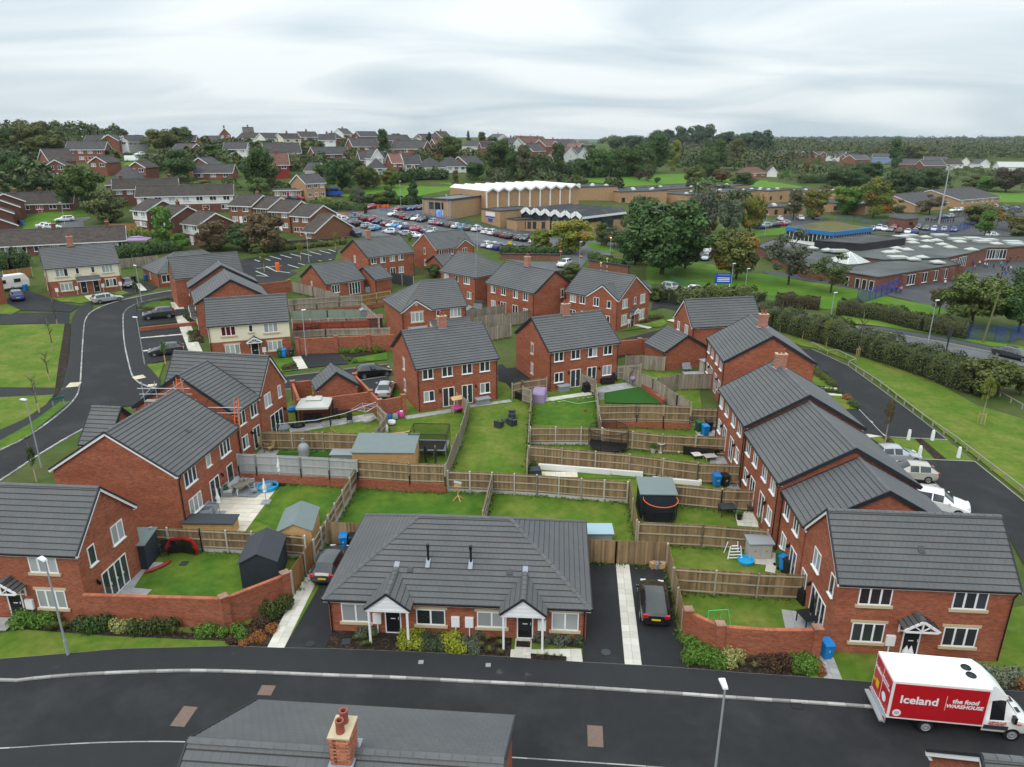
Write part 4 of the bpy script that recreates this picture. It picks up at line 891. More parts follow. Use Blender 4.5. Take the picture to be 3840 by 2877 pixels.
# substation in its brick compound
HU=house('small brick substation with two green louvred vents',(-19.9,68.5),(-16.2,70.1),3.2,.75,he=2.6,rise=1.5,roof='y',cat='substation',name='substation',pipes=())
for x in (1.0,2.75):
 v=ob('vent',MB().box(x-.22,-.05,.9,x+.22,-.012,1.5,GREENM).mesh('vent'),HU)
 for k in range(5):ob('louvre',shared('louv',lambda:MB().bar((-.2,-.06,0),(.2,-.06,.05),.05,.03,LOUV).mesh('louvre')),v,(x,0,.98+k*.11))
ob('notice',MB().box(1.85,-.04,1.0,2.05,-.012,1.22,PLATEY).mesh('notice'),HU)
house('brick house cut by the left picture edge beside the blue SUV',(-83.3,108.5),(-81.5,112.7),8,2.2,rise=2.8,pipes=(),verge='white')
# ------------------------------------------------------------------ fences and garden walls
def board_mesh(h,m):return shared(('board',round(h,2),m.name),lambda:MB().hexa([(-.066,-.012,0),(.066,-.004,0),(.066,.012,0),(-.066,.004,0),(-.066,-.012,h),(.066,-.004,h),(.066,.012,h),(-.066,.004,h)],m).mesh('board'))
def fence(label,pts,h=1.8,m=None,post='timber',rails=True,plinth=0,gravel=False,bay=2.7,flip=1,objs=300,steel=False,group=None):
 """Close-board fence: every board, post, rail, gravel board and brick plinth bay is a part."""
 m=m or FENCE;P=[Vector((p[0],p[1],0)) for p in pts]
 root=thing('fence',label,'fence',(P[0].x,P[0].y,T(P[0].x,P[0].y)),0,group);o0=root.location.copy()
 pm=CONC if post == 'concrete' else (RAIL if m not in (FENCEW,FENCER,FENCES) else m);rest=MB();n_ob=0
 posts=[]
 for a,b in zip(P,P[1:]):
  L=(b-a).length;d=(b-a)/L;an=math.atan2(d.y,d.x);n=max(1,round(L/bay));nr=Vector((-d.y,d.x,0))
  if nr.dot(-(a+b)/2) < 0:nr=-nr
  nr *= flip
  for k in range(n):
   p,q=a+(b-a)*(k/n),a+(b-a)*((k+1)/n);zt=max(T(p.x,p.y),T(q.x,q.y));z0=zt+plinth+(.28 if gravel else .04);top=zt+plinth+h;hb=round((top-z0)/.1)*.1
   if k == 0:posts.append((p,top))
   posts.append((q,top));bl=(q-p).length
   if plinth:
    ob('plinth',shared(('plinth',round(bl,1),plinth),lambda:MB().box(-.02,-.11,-.8,round(bl,1)+.08,.11,plinth,BRICKG).mesh('plinth')),root,(p.x-o0.x,p.y-o0.y,zt-o0.z),an)
   if gravel:MB().bar(p-o0*1+Vector((0,0,zt+.13)),q-o0+Vector((0,0,zt+.13)),.05,.3,CONC).build('gravel_board',root)
   if rails:
    for f in (.1,.5,.9):
     e=nr*.045+Vector((0,0,z0+hb*f))-o0
     MB().bar(p+e,q+e,.05,.085,RAIL if m not in (FENCEW,FENCER,FENCES) else m).build('rail',root)
   nb=max(1,round(bl/.132));me=board_mesh(hb,m)
   for i in range(nb):
    c=p+(q-p)*((i+.5)/nb)
    if n_ob < objs:
     ob('board',me,root,(c.x-o0.x,c.y-o0.y,z0-o0.z+R.uniform(-.012,.012)),an+R.uniform(-.03,.03));n_ob += 1
    else:
     e=d*.064;f=nr*.012;c=c-o0;zz=z0+R.uniform(-.012,.012)
     rest.hexa([tuple(c-e+f*-1+Vector((0,0,zz))),tuple(c+e-f*.3+Vector((0,0,zz))),tuple(c+e+f+Vector((0,0,zz))),tuple(c-e+f*.3+Vector((0,0,zz)))]+[tuple(v) for v in (c-e-f+Vector((0,0,zz+hb)),c+e-f*.3+Vector((0,0,zz+hb)),c+e+f+Vector((0,0,zz+hb)),c-e+f*.3+Vector((0,0,zz+hb)))],m)
 if rest.f:ob('boards',rest.mesh('boards'),root,kind='stuff')
 for p,top in posts:
  if steel:
   ob('post',shared(('steelpost',plinth),lambda:MB().box(-.04,-.04,-(h+plinth)*.75,.04,.04,-.6*h,BLACK).box(-.045,-.045,-.6*h,.045,.045,.02,pm).mesh('post')),root,(p.x-o0.x+nr.x*.1,p.y-o0.y+nr.y*.1,top-o0.z))
  else:
   hh=h+.35;s=.055
   ob('post',shared(('post',pm.name,round(hh,1),post),lambda:MB().hexa([(-s,-s,-hh),(s,-s,-hh),(s,s,-hh),(-s,s,-hh),(-s,-s,.03),(s,-s,.03),(s,s,.07),(-s,s,.07)],pm).mesh('post')),root,(p.x-o0.x+nr.x*.05,p.y-o0.y+nr.y*.05,top-o0.z),an)
 return root
def gwall(label,pts,h=1.9,pil=(),m=None,cop=True,step=0):
 """Brick garden wall with pillars and a soldier-course coping."""
 P=[Vector((p[0],p[1],0)) for p in pts];root=thing('garden_wall',label,'wall',(P[0].x,P[0].y,T(P[0].x,P[0].y)));o0=root.location.copy();m=m or BRICKG
 for a,b in zip(P,P[1:]):
  L=(b-a).length;an=math.atan2(b.y-a.y,b.x-a.x);n=max(1,round(L/step)) if step else 1
  for k in range(n):
   p=a+(b-a)*(k/n);q=a+(b-a)*((k+1)/n);zt=(T(p.x,p.y)+T(q.x,q.y))/2;l=(q-p).length
   ob('wall',MB().box(-.04,-.11,-.6,l+.04,.11,h,m).mesh('wall'),root,(p.x-o0.x,p.y-o0.y,zt-o0.z),an)
   if cop:
    nc=min(60,max(1,round(l/.23)))
    me=shared(('cop',round(l/nc,2)),lambda:MB().box(.004,-.125,0,l/nc-.004,.125,.085,COPB).mesh('coping'))
    for i in range(nc):ob('coping',me,root,(p.x-o0.x+(q.x-p.x)*i/nc,p.y-o0.y+(q.y-p.y)*i/nc,zt-o0.z+h),an)
 for x in pil:
  p=P[x] if isinstance(x,int) else P[int(x)].lerp(P[int(x)+1],x-int(x))
  ob('pillar',shared(('pillar',h,m.name),lambda:MB().box(-.24,-.24,-.6,.24,.24,h+.18,m).box(-.27,-.27,h+.18,.27,.27,h+.27,m).mesh('pillar')),root,(p.x-o0.x,p.y-o0.y,T(p.x,p.y)-o0.z),an)
 return root
fence('concrete post fence with brown boards behind the red car doors',[(-26.54,43.87),(-21.74,43.48),(-18.04,43.17)]+[(-14.2,42.61)],1.8,post='concrete',gravel=True,bay=2.2)
fence('fresh orange boards between concrete posts beside the left bungalow drive',[(-13.54,42.11),(-13.73,40.38),(-13.97,38.4)],1.8,FENCEO,'concrete',False,bay=2.0)
fence('concrete post fence hung with small lanterns next to the cream patio lawn',[(-12.8,52.8),(-13.24,46.91),(-13.54,42.04)],1.8,post='concrete',gravel=True,bay=1.9,objs=150)
fence('short brown plank fence behind the blue and black bins',[(-13.23,44.43),(-10.3,44.19)],1.8,rails=False)
fence('pale grey painted fence on a brick retaining wall above the patio',[(-22.7,53.6),(-21.2,53.5),(-17.4,53.1),(-12.6,52.5)],1.75,FENCEW,plinth=.85,steel=True,bay=3.2)
fence('dark brown fence on a brick retaining wall behind the bird table',[(-12.6,52.6),(-8.3,52)]+[(-5.4,51.8)],1.75,plinth=.8,steel=True,bay=3.0)
fence('concrete post fence across the back of the right bungalow lawn',[(-5.2,52),(-1.6,51.7)]+[(2,51.3),(5.5,50.7),(9.1,50.2)],1.85,post='concrete',gravel=True,bay=2.1)
fence('grey timber fence dividing the two bungalow lawns',[(-1.7,51.4),(-2.19,45.86)],1.75,FENCEG)
fence('leaning silver fence between the trampoline lawn and the long lawn',[(-5.7,69.7),(-4.4,67.3),(-4.7,61.2),(-5.2,56.5),(-5.4,53.2)],1.75,FENCEG,rails=True,flip=-1)
fence('short silver fence between the gazebo garden and the toy heap',[(-13.5,66.4),(-12.1,63.7),(-12.6,59.2)],1.8,FENCEG)
fence('brown rail fence between the gazebo garden and the pizza oven garden',[(-22.9,59.7),(-17.2,59.5),(-13.1,59.1)],1.8,bay=3.2)
fence('silver fence along the left edge of the lawn with the red ball',[(1.1,71.6),(2.1,70.6),(1.7,64.5),(1.4,57.4),(1.2,53.7)],1.75,FENCEG)
fence('brown fence and gate between the two brick semis',[(0,72.4),(1.1,73.2),(3.8,74.3)],1.75)
fence('curving silver fence between the two patios of the brick semi',[(7.9,75.5),(9.2,73.8),(8.9,69.2),(8.6,65.7),(8.4,61.7)],1.75,FENCEG)
fence('brown fence stepping along a brick retaining wall below the artificial lawn',[(8.5,64.4),(12.2,64.6),(17.3,64.2)],1.7,plinth=.75,steel=True,bay=2.8)
fence('concrete post fence behind the green and blue bins',[(17.6,65.1),(20.2,64.9)],1.85,post='concrete',gravel=True,bay=2.2)
fence('long silver board fence descending beside the artificial lawn',[(13,78.1),(15.5,73.8),(17.1,68.9),(18,66.6)],1.8,FENCEG,rails=False)
fence('silver board fence below the double brick garage garden',[(15.8,73.8),(18.6,75.1),(22.6,75.4)],1.8,FENCEG,rails=False)
fence('silver board fence running up to the double brick garage',[(13.7,81.8),(15.6,82),(18.3,81.3)],1.8,FENCEG,rails=False)
fence('short fence with gate beside the egg chair',[(12.1,78.3),(15,78.9)],1.75,FENCEG)
fence('concrete post fence below the lawn with the red ball',[(1.7,60.7),(6.4,60.7),(8.3,60.5)],1.8,post='concrete',gravel=True,bay=1.9)
fence('brown rail fence behind the round black trampoline and stone bird bath',[(8.4,60.3),(13.6,59),(19.4,58.3)],1.8,bay=3.0)
fence('long brown rail fence in front of the bird bath garden',[(1.5,56.7),(10,55),(15.4,53.4),(19.2,53.1)],1.8,bay=3.0)
fence('brown plank fence edge-on beside the big blue shed',[(9.3,50.5),(8.93,44.51)],1.8,rails=False)
fence('brown rail fence behind the orange rimmed trampoline',[(12.4,49.9),(16.2,49.1),(19,48.9)],1.8,bay=3.2)
fence('brown rail fence between the trampoline garden and the beige store',[(9,44.43),(13.46,44.03),(17.8,43.37)],1.8,bay=3.0)
fence('plain brown plank fence at the head of the two right hand drives',[(4.98,42.11),(7.06,41.93),(10.49,41.66)],1.8,rails=False)
fence('plank fence along the drive beside the parked black hatchback',[(10.5,41.49),(10.29,38.76),(9.95,34.48)],1.8,rails=False)
fence('brown rail fence above the lawn with the green swing frame',[(10.29,38.76),(15.45,38.14)]+[(18.28,37.95)],1.8,bay=2.7)
fence('silvered plank fence below the small bungalow, left run',[(-38.5,124),(-34.2,120.6),(-28.4,114.9)],1.8,FENCEG,rails=False)
fence('brown rail fence on brick base below the small bungalow',[(-37.1,107.2),(-33.9,108.4),(-27.5,110.7),(-24,111.7)],1.8,FENCEG,plinth=.7,steel=True,bay=3.2)
fence('golden new fence panels on brick base near the brick garage',[(-24,111.7),(-20.1,115.4)],1.8,FENCEO,plinth=.7,steel=True)
fence('sage green painted fence behind the grey playhouse',[(-32.9,103.4),(-27.8,104.5),(-22.9,104.6)],1.8,FENCES,rails=False)
fence('low silver fence with white post tops below the sage fence',[(-31.8,100),(-24.2,101.1),(-20.6,101.6)],1.5,FENCEG,post='concrete')
fence('red stained fence leading to the brown plastic shed',[(-30.8,97.2),(-24.1,98.3),(-20.5,98.8)],1.7,FENCER)
fence('silver rail fence above the stepped brick wall',[(-29.5,92.6),(-25.4,93.8),(-16.8,94.5)],1.8,FENCEG)
fence('silver fence with concrete posts beside the gable fronted house',[(-23.4,109.1),(-19.1,99.8)],1.8,FENCEG,'concrete')
fence('long silvered fence behind the pink toys and storage box',[(-7.1,104.1),(-.1,109.4)],1.8,FENCEG,rails=False)
fence('tall silvered fence sweeping past the lamp post to the corner house',[(-6.1,99.6),(.9,103.2),(7.2,107.8)],1.9,FENCEG,rails=False)
fence('silvered fence above the street between the two brick semis',[(-3.8,94.1),(-.2,96.2)],1.8,FENCEG,rails=False)
fence('black painted screen fence beside the brick garage',[(-22.8,133.3),(-18,129.2)],2.0,DARKG,rails=False)
fence('bright orange fence left of the cream house gable',[(-92.4,128.4),(-89.4,131.8)],1.8,FENCEO,rails=False)
fence('silvered fence between the cream house and the hipped bungalow',[(-77.6,140.7),(-72.5,145.6)],1.9,FENCEG,rails=False)
fence('orange board fence beside the white fronted terrace',[(-97.6,175.3),(-91.6,176.5)],1.8,FENCEO,rails=False)
gwall('red brick boundary wall in front of the left garden lawn',[(-25.39,35.68),(-16.93,35.29)]+[(-14.05,37.69)],1.95,(1,2))
gwall('red brick boundary wall in front of the garden with the swing',[(10.09,34.15),(11.55,32.85),(14.1,32.55)]+[(16.82,32.55)],1.9,(0,1,3))
gwall('tall brick compound wall around the substation',[(-17.4,74.6),(-14.7,69.4)]+[(-21.3,66.7)]+[(-23.6,72.2),(-21.8,72.8)],1.9,(0,1,2,3))
gwall('brick wall between the substation and the timber side gate',[(-14.7,69.4),(-13.3,66.8),(-11.1,68.1)],1.9,(1,2))
gwall('stepped brick wall with pillars behind the small car park',[(-27.6,88.1),(-22.8,88.8),(-18.7,89.5),(-15.5,90.1)],2.0,(0,1,2),step=3)
gwall('brick wall along the curved street beside the double garage',[(13.3,87.7),(16.5,88.5),(20.1,89.4)],1.8,(1,))
gwall('red brick wall with end pillar behind the stepped terrace',[(-47.4,116.8),(-43.6,121.4),(-39.4,124.6)],1.9,(2,))
gwall('low brick retaining wall between the two parking bays',[(-53.2,98.4),(-46.4,101.8)],.45,(),cop=True)
# ------------------------------------------------------------------ things in the gardens
def bin_(label,p,m,rot=0,num=None,group=None):
 b=thing('wheelie_bin',label,'bin',(p[0],p[1],T(p[0],p[1])+.03),rot,group);nm=m.name
 ob('body',shared(('bin',nm),lambda:MB().hexa([(-.22,-.26,.06),(.22,-.26,.06),(.22,.22,.06),(-.22,.22,.06),(-.28,-.35,.98),(.28,-.35,.98),(.28,.3,.98),(-.28,.3,.98)],m).mesh('body')),b)
 ob('lid',shared(('lid',nm),lambda:MB().hexa([(-.30,-.38,.98),(.30,-.38,.98),(.30,.34,.98),(-.30,.34,.98),(-.27,-.33,1.05),(.27,-.33,1.05),(.27,.34,1.08),(-.27,.34,1.08)],m).cyl((-.25,.38,1.0),(.25,.38,1.0),.03,.03,m).mesh('lid')),b)
 for s in (-1,1):ob('wheel',shared('binw',lambda:MB().cyl((-.03,0,0),(.03,0,0),.1,.1,TYRE,12).mesh('wheel')),b,(s*.25,.28,.1))
 if num:text('number',num,b,(0,-.325,.6),.22,LETW,(math.radians(84),0,0))
 return b
def text(name,s,par,loc,size,m,rot,align='CENTER',bold=0,shear=0):
 cu=bpy.data.curves.new(name,'FONT');cu.body=s;cu.size=size;cu.align_x=align;cu.align_y='CENTER';cu.offset=bold;cu.shear=shear;cu.resolution_u=3;cu.extrude=.002
 t=bpy.data.objects.new(name,cu);me=bpy.data.meshes.new_from_object(t);bpy.data.objects.remove(t);me.name=name
 me.materials.clear();me.materials.append(m);return ob(name,me,par,loc,rot)
bin_('blue wheelie bin standing by the plank fence at the head of the left bungalow drive',(-11.93,43.98),BINB,.1,'5');bin_('black wheelie bin next to the blue bin at the head of the left bungalow drive',(-11.24,43.94),BINK,.1,'5')
bin_('blue wheelie bin numbered 7 at the corner of the brick wall',(17.58,32.69),BINB,.1,'7')
bin_('green wheelie bin against the concrete post fence',(18.1,63.7),BING,.2);bin_('blue wheelie bin in front of the green bin by the fence',(18.5,62.8),BINB,.2);bin_('black wheelie bin at the end of the bin row by the terrace wall',(19.1,63.8),BINK,.2)
bin_('blue wheelie bin numbered 15 beside the terrace garden gate',(16.9,52.9),BINB,.2,'15');bin_('black wheelie bin numbered 15 beside the terrace garden gate',(17.6,52.9),BINK,.2,'15')
bin_('green wheelie bin behind the blue bin by the patio of the terrace end',(18.24,41.64),BING,.6);bin_('blue wheelie bin between green and black bins on the terrace end patio',(18.3,41.14),BINB,.6);bin_('black wheelie bin nearest the patio door of the terrace end',(18.46,40.81),BINK,.6)
bin_('green wheelie bin numbered 1 by the cream house front',(-29.6,86.9),BING,.1,'1');bin_('blue wheelie bin numbered 1 by the cream house front',(-29.1,87),BINB,.1,'1');bin_('black wheelie bin numbered 1 by the cream house front',(-28.2,87.1),BINK,.1,'1')
bin_('blue wheelie bin beside the cream house, by the dark parked car',(-67.7,130.6),BINB);bin_('blue wheelie bin left of the cream house by the caravan',(-83.8,121),BINB);bin_('blue wheelie bin in the corner of the black screen fence',(-22.6,134),BINB);bin_('black wheelie bin next to the dark parked car of the cream house',(-69.2,129.1),BINK)
bin_('blue wheelie bin on the grass by the brown gabled houses',(-121.6,179.8),BINB);bin_('dark wheelie bin by the brown gable on the far left',(-122.8,180.5),BINK)
def shed(label,p,w,d,h,rot,wallm,roofm,style='apex',rise=.5,name='shed',doors=False):
 s=thing(name,label,'shed',(p[0],p[1],T(p[0],p[1])),rot);mb=MB();mb.box(-w/2,-d/2,0,w/2,d/2,h,wallm)
 if style == 'apex':mb.face([(-w/2,-d/2,h),(w/2,-d/2,h),(0,-d/2,h+rise)],wallm);mb.face([(w/2,d/2,h),(-w/2,d/2,h),(0,d/2,h+rise)],wallm)
 mb.build('wall',s)
 cl=MB();n=int(h/.14)
 for k in range(n):
  z=.03+k*.14;cl.bar((-w/2-.008,-d/2-.008,z),(w/2+.008,-d/2-.008,z),.02,.015,wallm);cl.bar((w/2+.008,-d/2,z),(w/2+.008,d/2,z),.02,.015,wallm)
 ob('boards',cl.mesh('boards'),s,kind='stuff');r=MB();o=.12
 if style == 'apex':
  for sg in (-1,1):r.hexa([(0,-d/2-o,h+rise),(sg*(w/2+o),-d/2-o,h-o*rise/(w/2)),(sg*(w/2+o),d/2+o,h-o*rise/(w/2)),(0,d/2+o,h+rise),(0,-d/2-o,h+rise+.05),(sg*(w/2+o),-d/2-o,h+.05-o*rise/(w/2)),(sg*(w/2+o),d/2+o,h+.05-o*rise/(w/2)),(0,d/2+o,h+rise+.05)],roofm)
 else:r.hexa([(-w/2-o,-d/2-o,h),(w/2+o,-d/2-o,h),(w/2+o,d/2+o,h+rise),(-w/2-o,d/2+o,h+rise),(-w/2-o,-d/2-o,h+.07),(w/2+o,-d/2-o,h+.07),(w/2+o,d/2+o,h+rise+.07),(-w/2-o,d/2+o,h+rise+.07)],roofm)
 r.build('roof',s)
 if doors:
  for x in (-w/4,w/4):ob('door',MB().box(x-w/4+.04,-d/2-.03,.06,x+w/4-.04,-d/2-.005,h-.06,wallm).box(x-.02 if x < 0 else x-.02,-d/2-.05,h*.5,x+.02,-d/2-.03,h*.6,BLACK).mesh('door'),s)
 return s
shed('black boarded garden shed behind the left brick boundary wall',(-16.48,40.81),2.3,3.1,1.9,.12,SHEDB,FELTD,rise=.6)
shed('grey roofed shed on the lawn beside the lantern fence',(-15.33,44.99),2.3,3.2,1.7,.1,TIMB,FELT,rise=.55)
shed('big pent roofed timber shelter under construction with grey felt roof',(-10.9,56.4),5.2,3.2,2.0,-.02,TIMB,FELT,'pent',.35)
shed('dark blue boarded shed with grey felt roof behind the orange trampoline',(11.1,49),2.6,2.2,2.0,-.03,SHEDB,FELT,'pent',.25)
shed('low dark roofed store against the bare gable house',(-22.19,46.12),3.7,1.0,.95,-.02,TIMB,FELTD,'pent',.12)
shed('narrow dark green shed between the left house and its fence',(-25.19,42.15),1.2,1.9,1.9,.05,SHEDB,FELT,'pent',.15)
shed('beige plastic store with grey lid at the right of the lawn',(17.13,42.94),1.55,.9,1.2,.02,BEIGEP,GREYP,'pent',.12,'plastic_store',True)
shed('grey plastic store against the brick bungalow wall',(-26.1,124.9),1.5,.9,1.15,.5,GREYP,DARKG,'pent',.08,'plastic_store',True)
shed('brown plastic shed at the end of the red fence',(-20.1,101.5),2.1,1.6,1.5,.15,mat('brown_plastic',(.14,.06,.05),.7),mat('brown_plastic_roof',(.17,.08,.07),.7),'pent',.15)
shed('small grey playhouse beside the sage painted fence',(-22.9,106.9),1.5,1.2,1.1,.3,GREYP,GREYP,rise=.35,name='playhouse')
shed('pale blue roofed lean-to at the rear corner of the bungalow',(6.18,45.06),2.0,1.1,.8,0,GREYP,mat('pale_blue_roof',(.30,.42,.47),.7,var=.05),'pent',.1)
shed('beige plastic shed beside the double brick garage',(23.2,81.6),.9,.8,1.3,.3,BEIGEP,GREYP,'pent',.06,'plastic_store')
shed('grey storage box beside the long silvered fence',(-5.4,113.1),1.5,.9,1.2,-.3,GREYP,DARKG,'pent',.06,'storage_box')
shed('grey planter box under the rear window of the brick semi',(-3.1,70.8),1.4,.6,.65,.44,GREYP,GREYP,'pent',.02,'storage_box')
shed('grey storage box beside the patio doors of the lilac cover garden',(5.8,74.8),1.2,.6,.6,.44,GREYP,GREYP,'pent',.02,'storage_box')
shed('low grey decking platform between pizza oven and timber shelter',(-15.2,58.3),1.9,1.0,.35,-.02,GREYP,GREYP,'pent',.05,'platform')
shed('green chalet beside the tall silvered fence',(-6.4,107.8),1.6,1.4,1.3,.4,GOLDT,FELT,rise=.4)
def trampoline(label,p,r,hn,base=.75,rim=None,square=False,tilt=0):
 t=thing('trampoline',label,'trampoline',(p[0],p[1],T(p[0],p[1])),tilt);n=6
 if square:
  ring=[(-r,-r*.75),(r,-r*.75),(r,r*.75),(-r,r*.75)];pl=ring
 else:ring=[(r*math.cos(a*math.pi/12),r*math.sin(a*math.pi/12)) for a in range(24)];pl=[ring[a] for a in range(0,24,4)]
 ob('mat',MB().prism([(x*.86,y*.86) for x,y in ring],base-.02,base,BLACK).mesh('mat'),t)
 pad=MB();k=len(ring)
 for a in range(k):
  q=ring[(a+1) % k];z=ring[a];pad.hexa([(z[0]*.84,z[1]*.84,base),(z[0],z[1],base),(q[0],q[1],base),(q[0]*.84,q[1]*.84,base),(z[0]*.84,z[1]*.84,base+.04),(z[0],z[1],base+.04),(q[0],q[1],base+.04),(q[0]*.84,q[1]*.84,base+.04)],GREYP if square else BLACK)
 pad.build('pad',t);net=MB()
 for a in range(k):q=ring[(a+1) % k];z=ring[a];net.face([(z[0]*.97,z[1]*.97,base),(q[0]*.97,q[1]*.97,base),(q[0]*1.03,q[1]*1.03,base+hn),(z[0]*1.03,z[1]*1.03,base+hn)],NET)
 net.build('net',t)
 tp=MB()
 for a in range(k):q=ring[(a+1) % k];z=ring[a];tp.bar((z[0]*1.03,z[1]*1.03,base+hn),(q[0]*1.03,q[1]*1.03,base+hn),.045,.045,rim or BLACK)
 tp.build('rim',t)
 for x,y in pl:ob('pole',MB().cyl((x*1.03,y*1.03,base-.1),(x*1.04,y*1.04,base+hn),.03,.03,BLACK,6).mesh('pole'),t);ob('leg',MB().cyl((x,y,0),(x,y,base),.03,.03,METAL,6).mesh('leg'),t)
 return t
trampoline('rectangular trampoline with tall black net on the shelter lawn',(-7.4,58.9),1.6,1.6,.8,square=True,tilt=-.05)
trampoline('round black trampoline with net beside the rail fence',(8.8,59.6),1.75,1.6,.6)
trampoline('round trampoline with orange rim in front of the blue shed',(11.15,47.54),1.25,1.35,.5,ORANGE)
trampoline('black netted trampoline against the silver rail fence',(-28.7,97),1.5,1.3,.3)
def chair(label,p,rot,m=None,group=None):
 c=thing('garden_chair',label,'chair',(p[0],p[1],T(p[0],p[1])+.02),rot,group);m=m or BLACK
 ob('seat',shared(('cs',m.name),lambda:MB().box(-.27,-.25,.38,.27,.25,.43,m).mesh('seat')),c);ob('backrest',shared(('cb',m.name),lambda:MB().hexa([(-.27,.22,.43),(.27,.22,.43),(.27,.26,.43),(-.27,.26,.43),(-.27,.36,1.0),(.27,.36,1.0),(.27,.4,1.0),(-.27,.4,1.0)],m).mesh('backrest')),c)
 for s in (-1,1):
  for y in (-.22,.22):ob('leg',shared(('cl',m.name),lambda:MB().cyl((0,0,0),(0,0,.4),.02,.02,m,6).mesh('leg')),c,(s*.25,y,0))
  ob('armrest',shared(('ca',m.name),lambda:MB().box(-.03,-.24,.6,.03,.28,.64,m).mesh('armrest')),c,(s*.28,0,0))
 return c
def table(label,p,w,d,h,rot,m,legm=None):
 t=thing('garden_table',label,'table',(p[0],p[1],T(p[0],p[1])+.03),rot);ob('tabletop',MB().box(-w/2,-d/2,h-.05,w/2,d/2,h,m).mesh('tabletop'),t)
 for sx in (-1,1):
  for sy in (-1,1):ob('leg',shared(('tl',(legm or m).name,h),lambda:MB().box(-.03,-.03,0,.03,.03,h-.05,legm or m).mesh('leg')),t,(sx*(w/2-.08),sy*(d/2-.08),0))
 return t
def sofa(label,p,rot,w,d,m,cush,h=.75,name='garden_sofa',L=0):
 s=thing(name,label,'sofa',(p[0],p[1],T(p[0],p[1])+.03),rot)
 ob('base',MB().box(-w/2,-d/2,0,w/2,d/2,.33,m).mesh('base'),s);ob('backrest',MB().box(-w/2,d/2-.16,.33,w/2,d/2,h,m).mesh('backrest'),s);n=max(1,round(w/.75))
 for k in range(n):ob('cushion',MB().box(-w/2+w*k/n+.03,-d/2+.02,.33,-w/2+w*(k+1)/n-.03,d/2-.18,.46,cush).mesh('cushion'),s)
 if L:
  ob('base',MB().box(w/2-d,-d/2-L,0,w/2,-d/2,.33,m).mesh('base'),s);ob('backrest',MB().box(w/2-.16,-d/2-L,.33,w/2,d/2-.16,h,m).mesh('backrest'),s);ob('cushion',MB().box(w/2-d+.02,-d/2-L+.03,.33,w/2-.18,-d/2-.02,.46,cush).mesh('cushion'),s)
 else:ob('armrest',MB().box(-w/2,-d/2,.33,-w/2+.12,d/2-.16,.58,m).mesh('armrest'),s);ob('armrest',MB().box(w/2-.12,-d/2,.33,w/2,d/2-.16,.58,m).mesh('armrest'),s)
 return s
def parasol(label,p,h=2.3,m=None,base=None,pole=None):
 q=thing('parasol',label,'parasol',(p[0],p[1],T(p[0],p[1])+.03));ob('base',(base or MB().box(-.35,-.35,0,.35,.35,.08,GREYP)).mesh('base'),q);ob('pole',MB().cyl((0,0,0),(0,0,h),.025,.025,pole or GREYP,8).mesh('pole'),q)
 pr=[(.03,h*.43),(.16,h*.45),(.13,h*.55),(.17,h*.62),(.09,h*.8),(.04,h),(.01,h+.04)];mb=MB().lathe(pr,m or WHITE,9)
 for i,v in enumerate(mb.v):
  if i % 2 and i < 63:mb.v[i]=(v[0]*.72,v[1]*.72,v[2])
 mb.build('folded_canopy',q);return q
CB=MB();[CB.box(a,b,0,a+.5,b+.5,.08,BLACK) for a in (-.52,.02) for b in (-.52,.02)]
parasol('tall closed white cantilever parasol on a black slab base',(-19.3,53.3),2.5,base=CB,pole=WHITE);parasol('short closed white parasol on a grey base by the lawn edge',(-19.5,50.2),2.1);parasol('closed white parasol by the grey armchairs of the cream patio',(-22.5,48.5),2.2)
parasol('closed black parasol through the mesh table near the swing lawn',(17.74,35.41),2.2,BLACK)
sofa('long pale grey corner sofa along the cream patio wall',(-23,52.5),1.62,3.0,.85,GREYP,mat('pale_grey_cushion',(.48,.5,.52),.9),L=1.2)
sofa('grey rattan armchair against the brick wall below the window',(-23.3,48.9),1.6,.85,.8,GREYP,GREYP,name='garden_armchair');sofa('grey rattan armchair nearest the low dark roofed store',(-23.4,48.2),.1,.85,.8,GREYP,GREYP,name='garden_armchair')
table('rectangular dining table with wooden top on the cream patio',(-21.9,52),1.7,.85,.72,.9,mat('weathered_teak',(.22,.19,.14),.7,var=.2,scale=6),WHITE)
for k,(a,b) in enumerate(((1700,1500),(1660,1440))):chair(('open wire armchair by the dining table, nearer the lawn','open wire armchair by the dining table, nearer the house')[k],(-20.9,51.5) if k == 0 else (-21.7,52.7),2.2,GREYP)
sofa('black rattan corner sofa on the lawn patio by the bird bath',(16.8,58.7),2.9,2.6,.8,BLACK,BLACK,L=1.3);table('pale wooden low table beside the black corner sofa',(17.6,57.6),1.1,.8,.4,.2,BEIGEP);table('white cushion topped low table among the black corner sofa',(16.5,57.9),.8,.8,.4,.2,mat('white_cushion',(.6,.58,.52),.9),BLACK)
shed('black rattan storage chest against the fence by the terrace',(18.9,58.7),1.4,.6,.55,.1,BLACK,BLACK,'pent',.02,'storage_chest')
sofa('dark rattan corner sofa beside the lilac covered furniture',(.8,72.6),2.2,1.9,.8,BLACK,BLACK,L=.8)
sofa('black rattan chest sofa on the grey patio of the egg chair',(10.9,77.1),.2,1.4,.6,BLACK,BLACK,.6);chair('black garden chair next to the chest sofa',(11.8,77.7),.3)
for k,pq in enumerate(((-1.3,64.8),(0,65.3),(0,67.1))):sofa(('dark rattan tub chair on the long lawn, left one','dark rattan tub chair on the long lawn, right front one','dark rattan tub chair on the long lawn, rear one')[k],pq,(2.6,2.2,0)[k],.75,.7,DARKG,DARKG,.7,'garden_armchair')
table('small dark cube table between the tub chairs on the long lawn',(-.8,65.9),.6,.6,.4,.3,DARKG)
for k,pq in enumerate(((20.8,81.3),(21.3,81.4))):chair(('folding chair against the double garage, left one','folding chair against the double garage, right one')[k],pq,.2,GREYP)
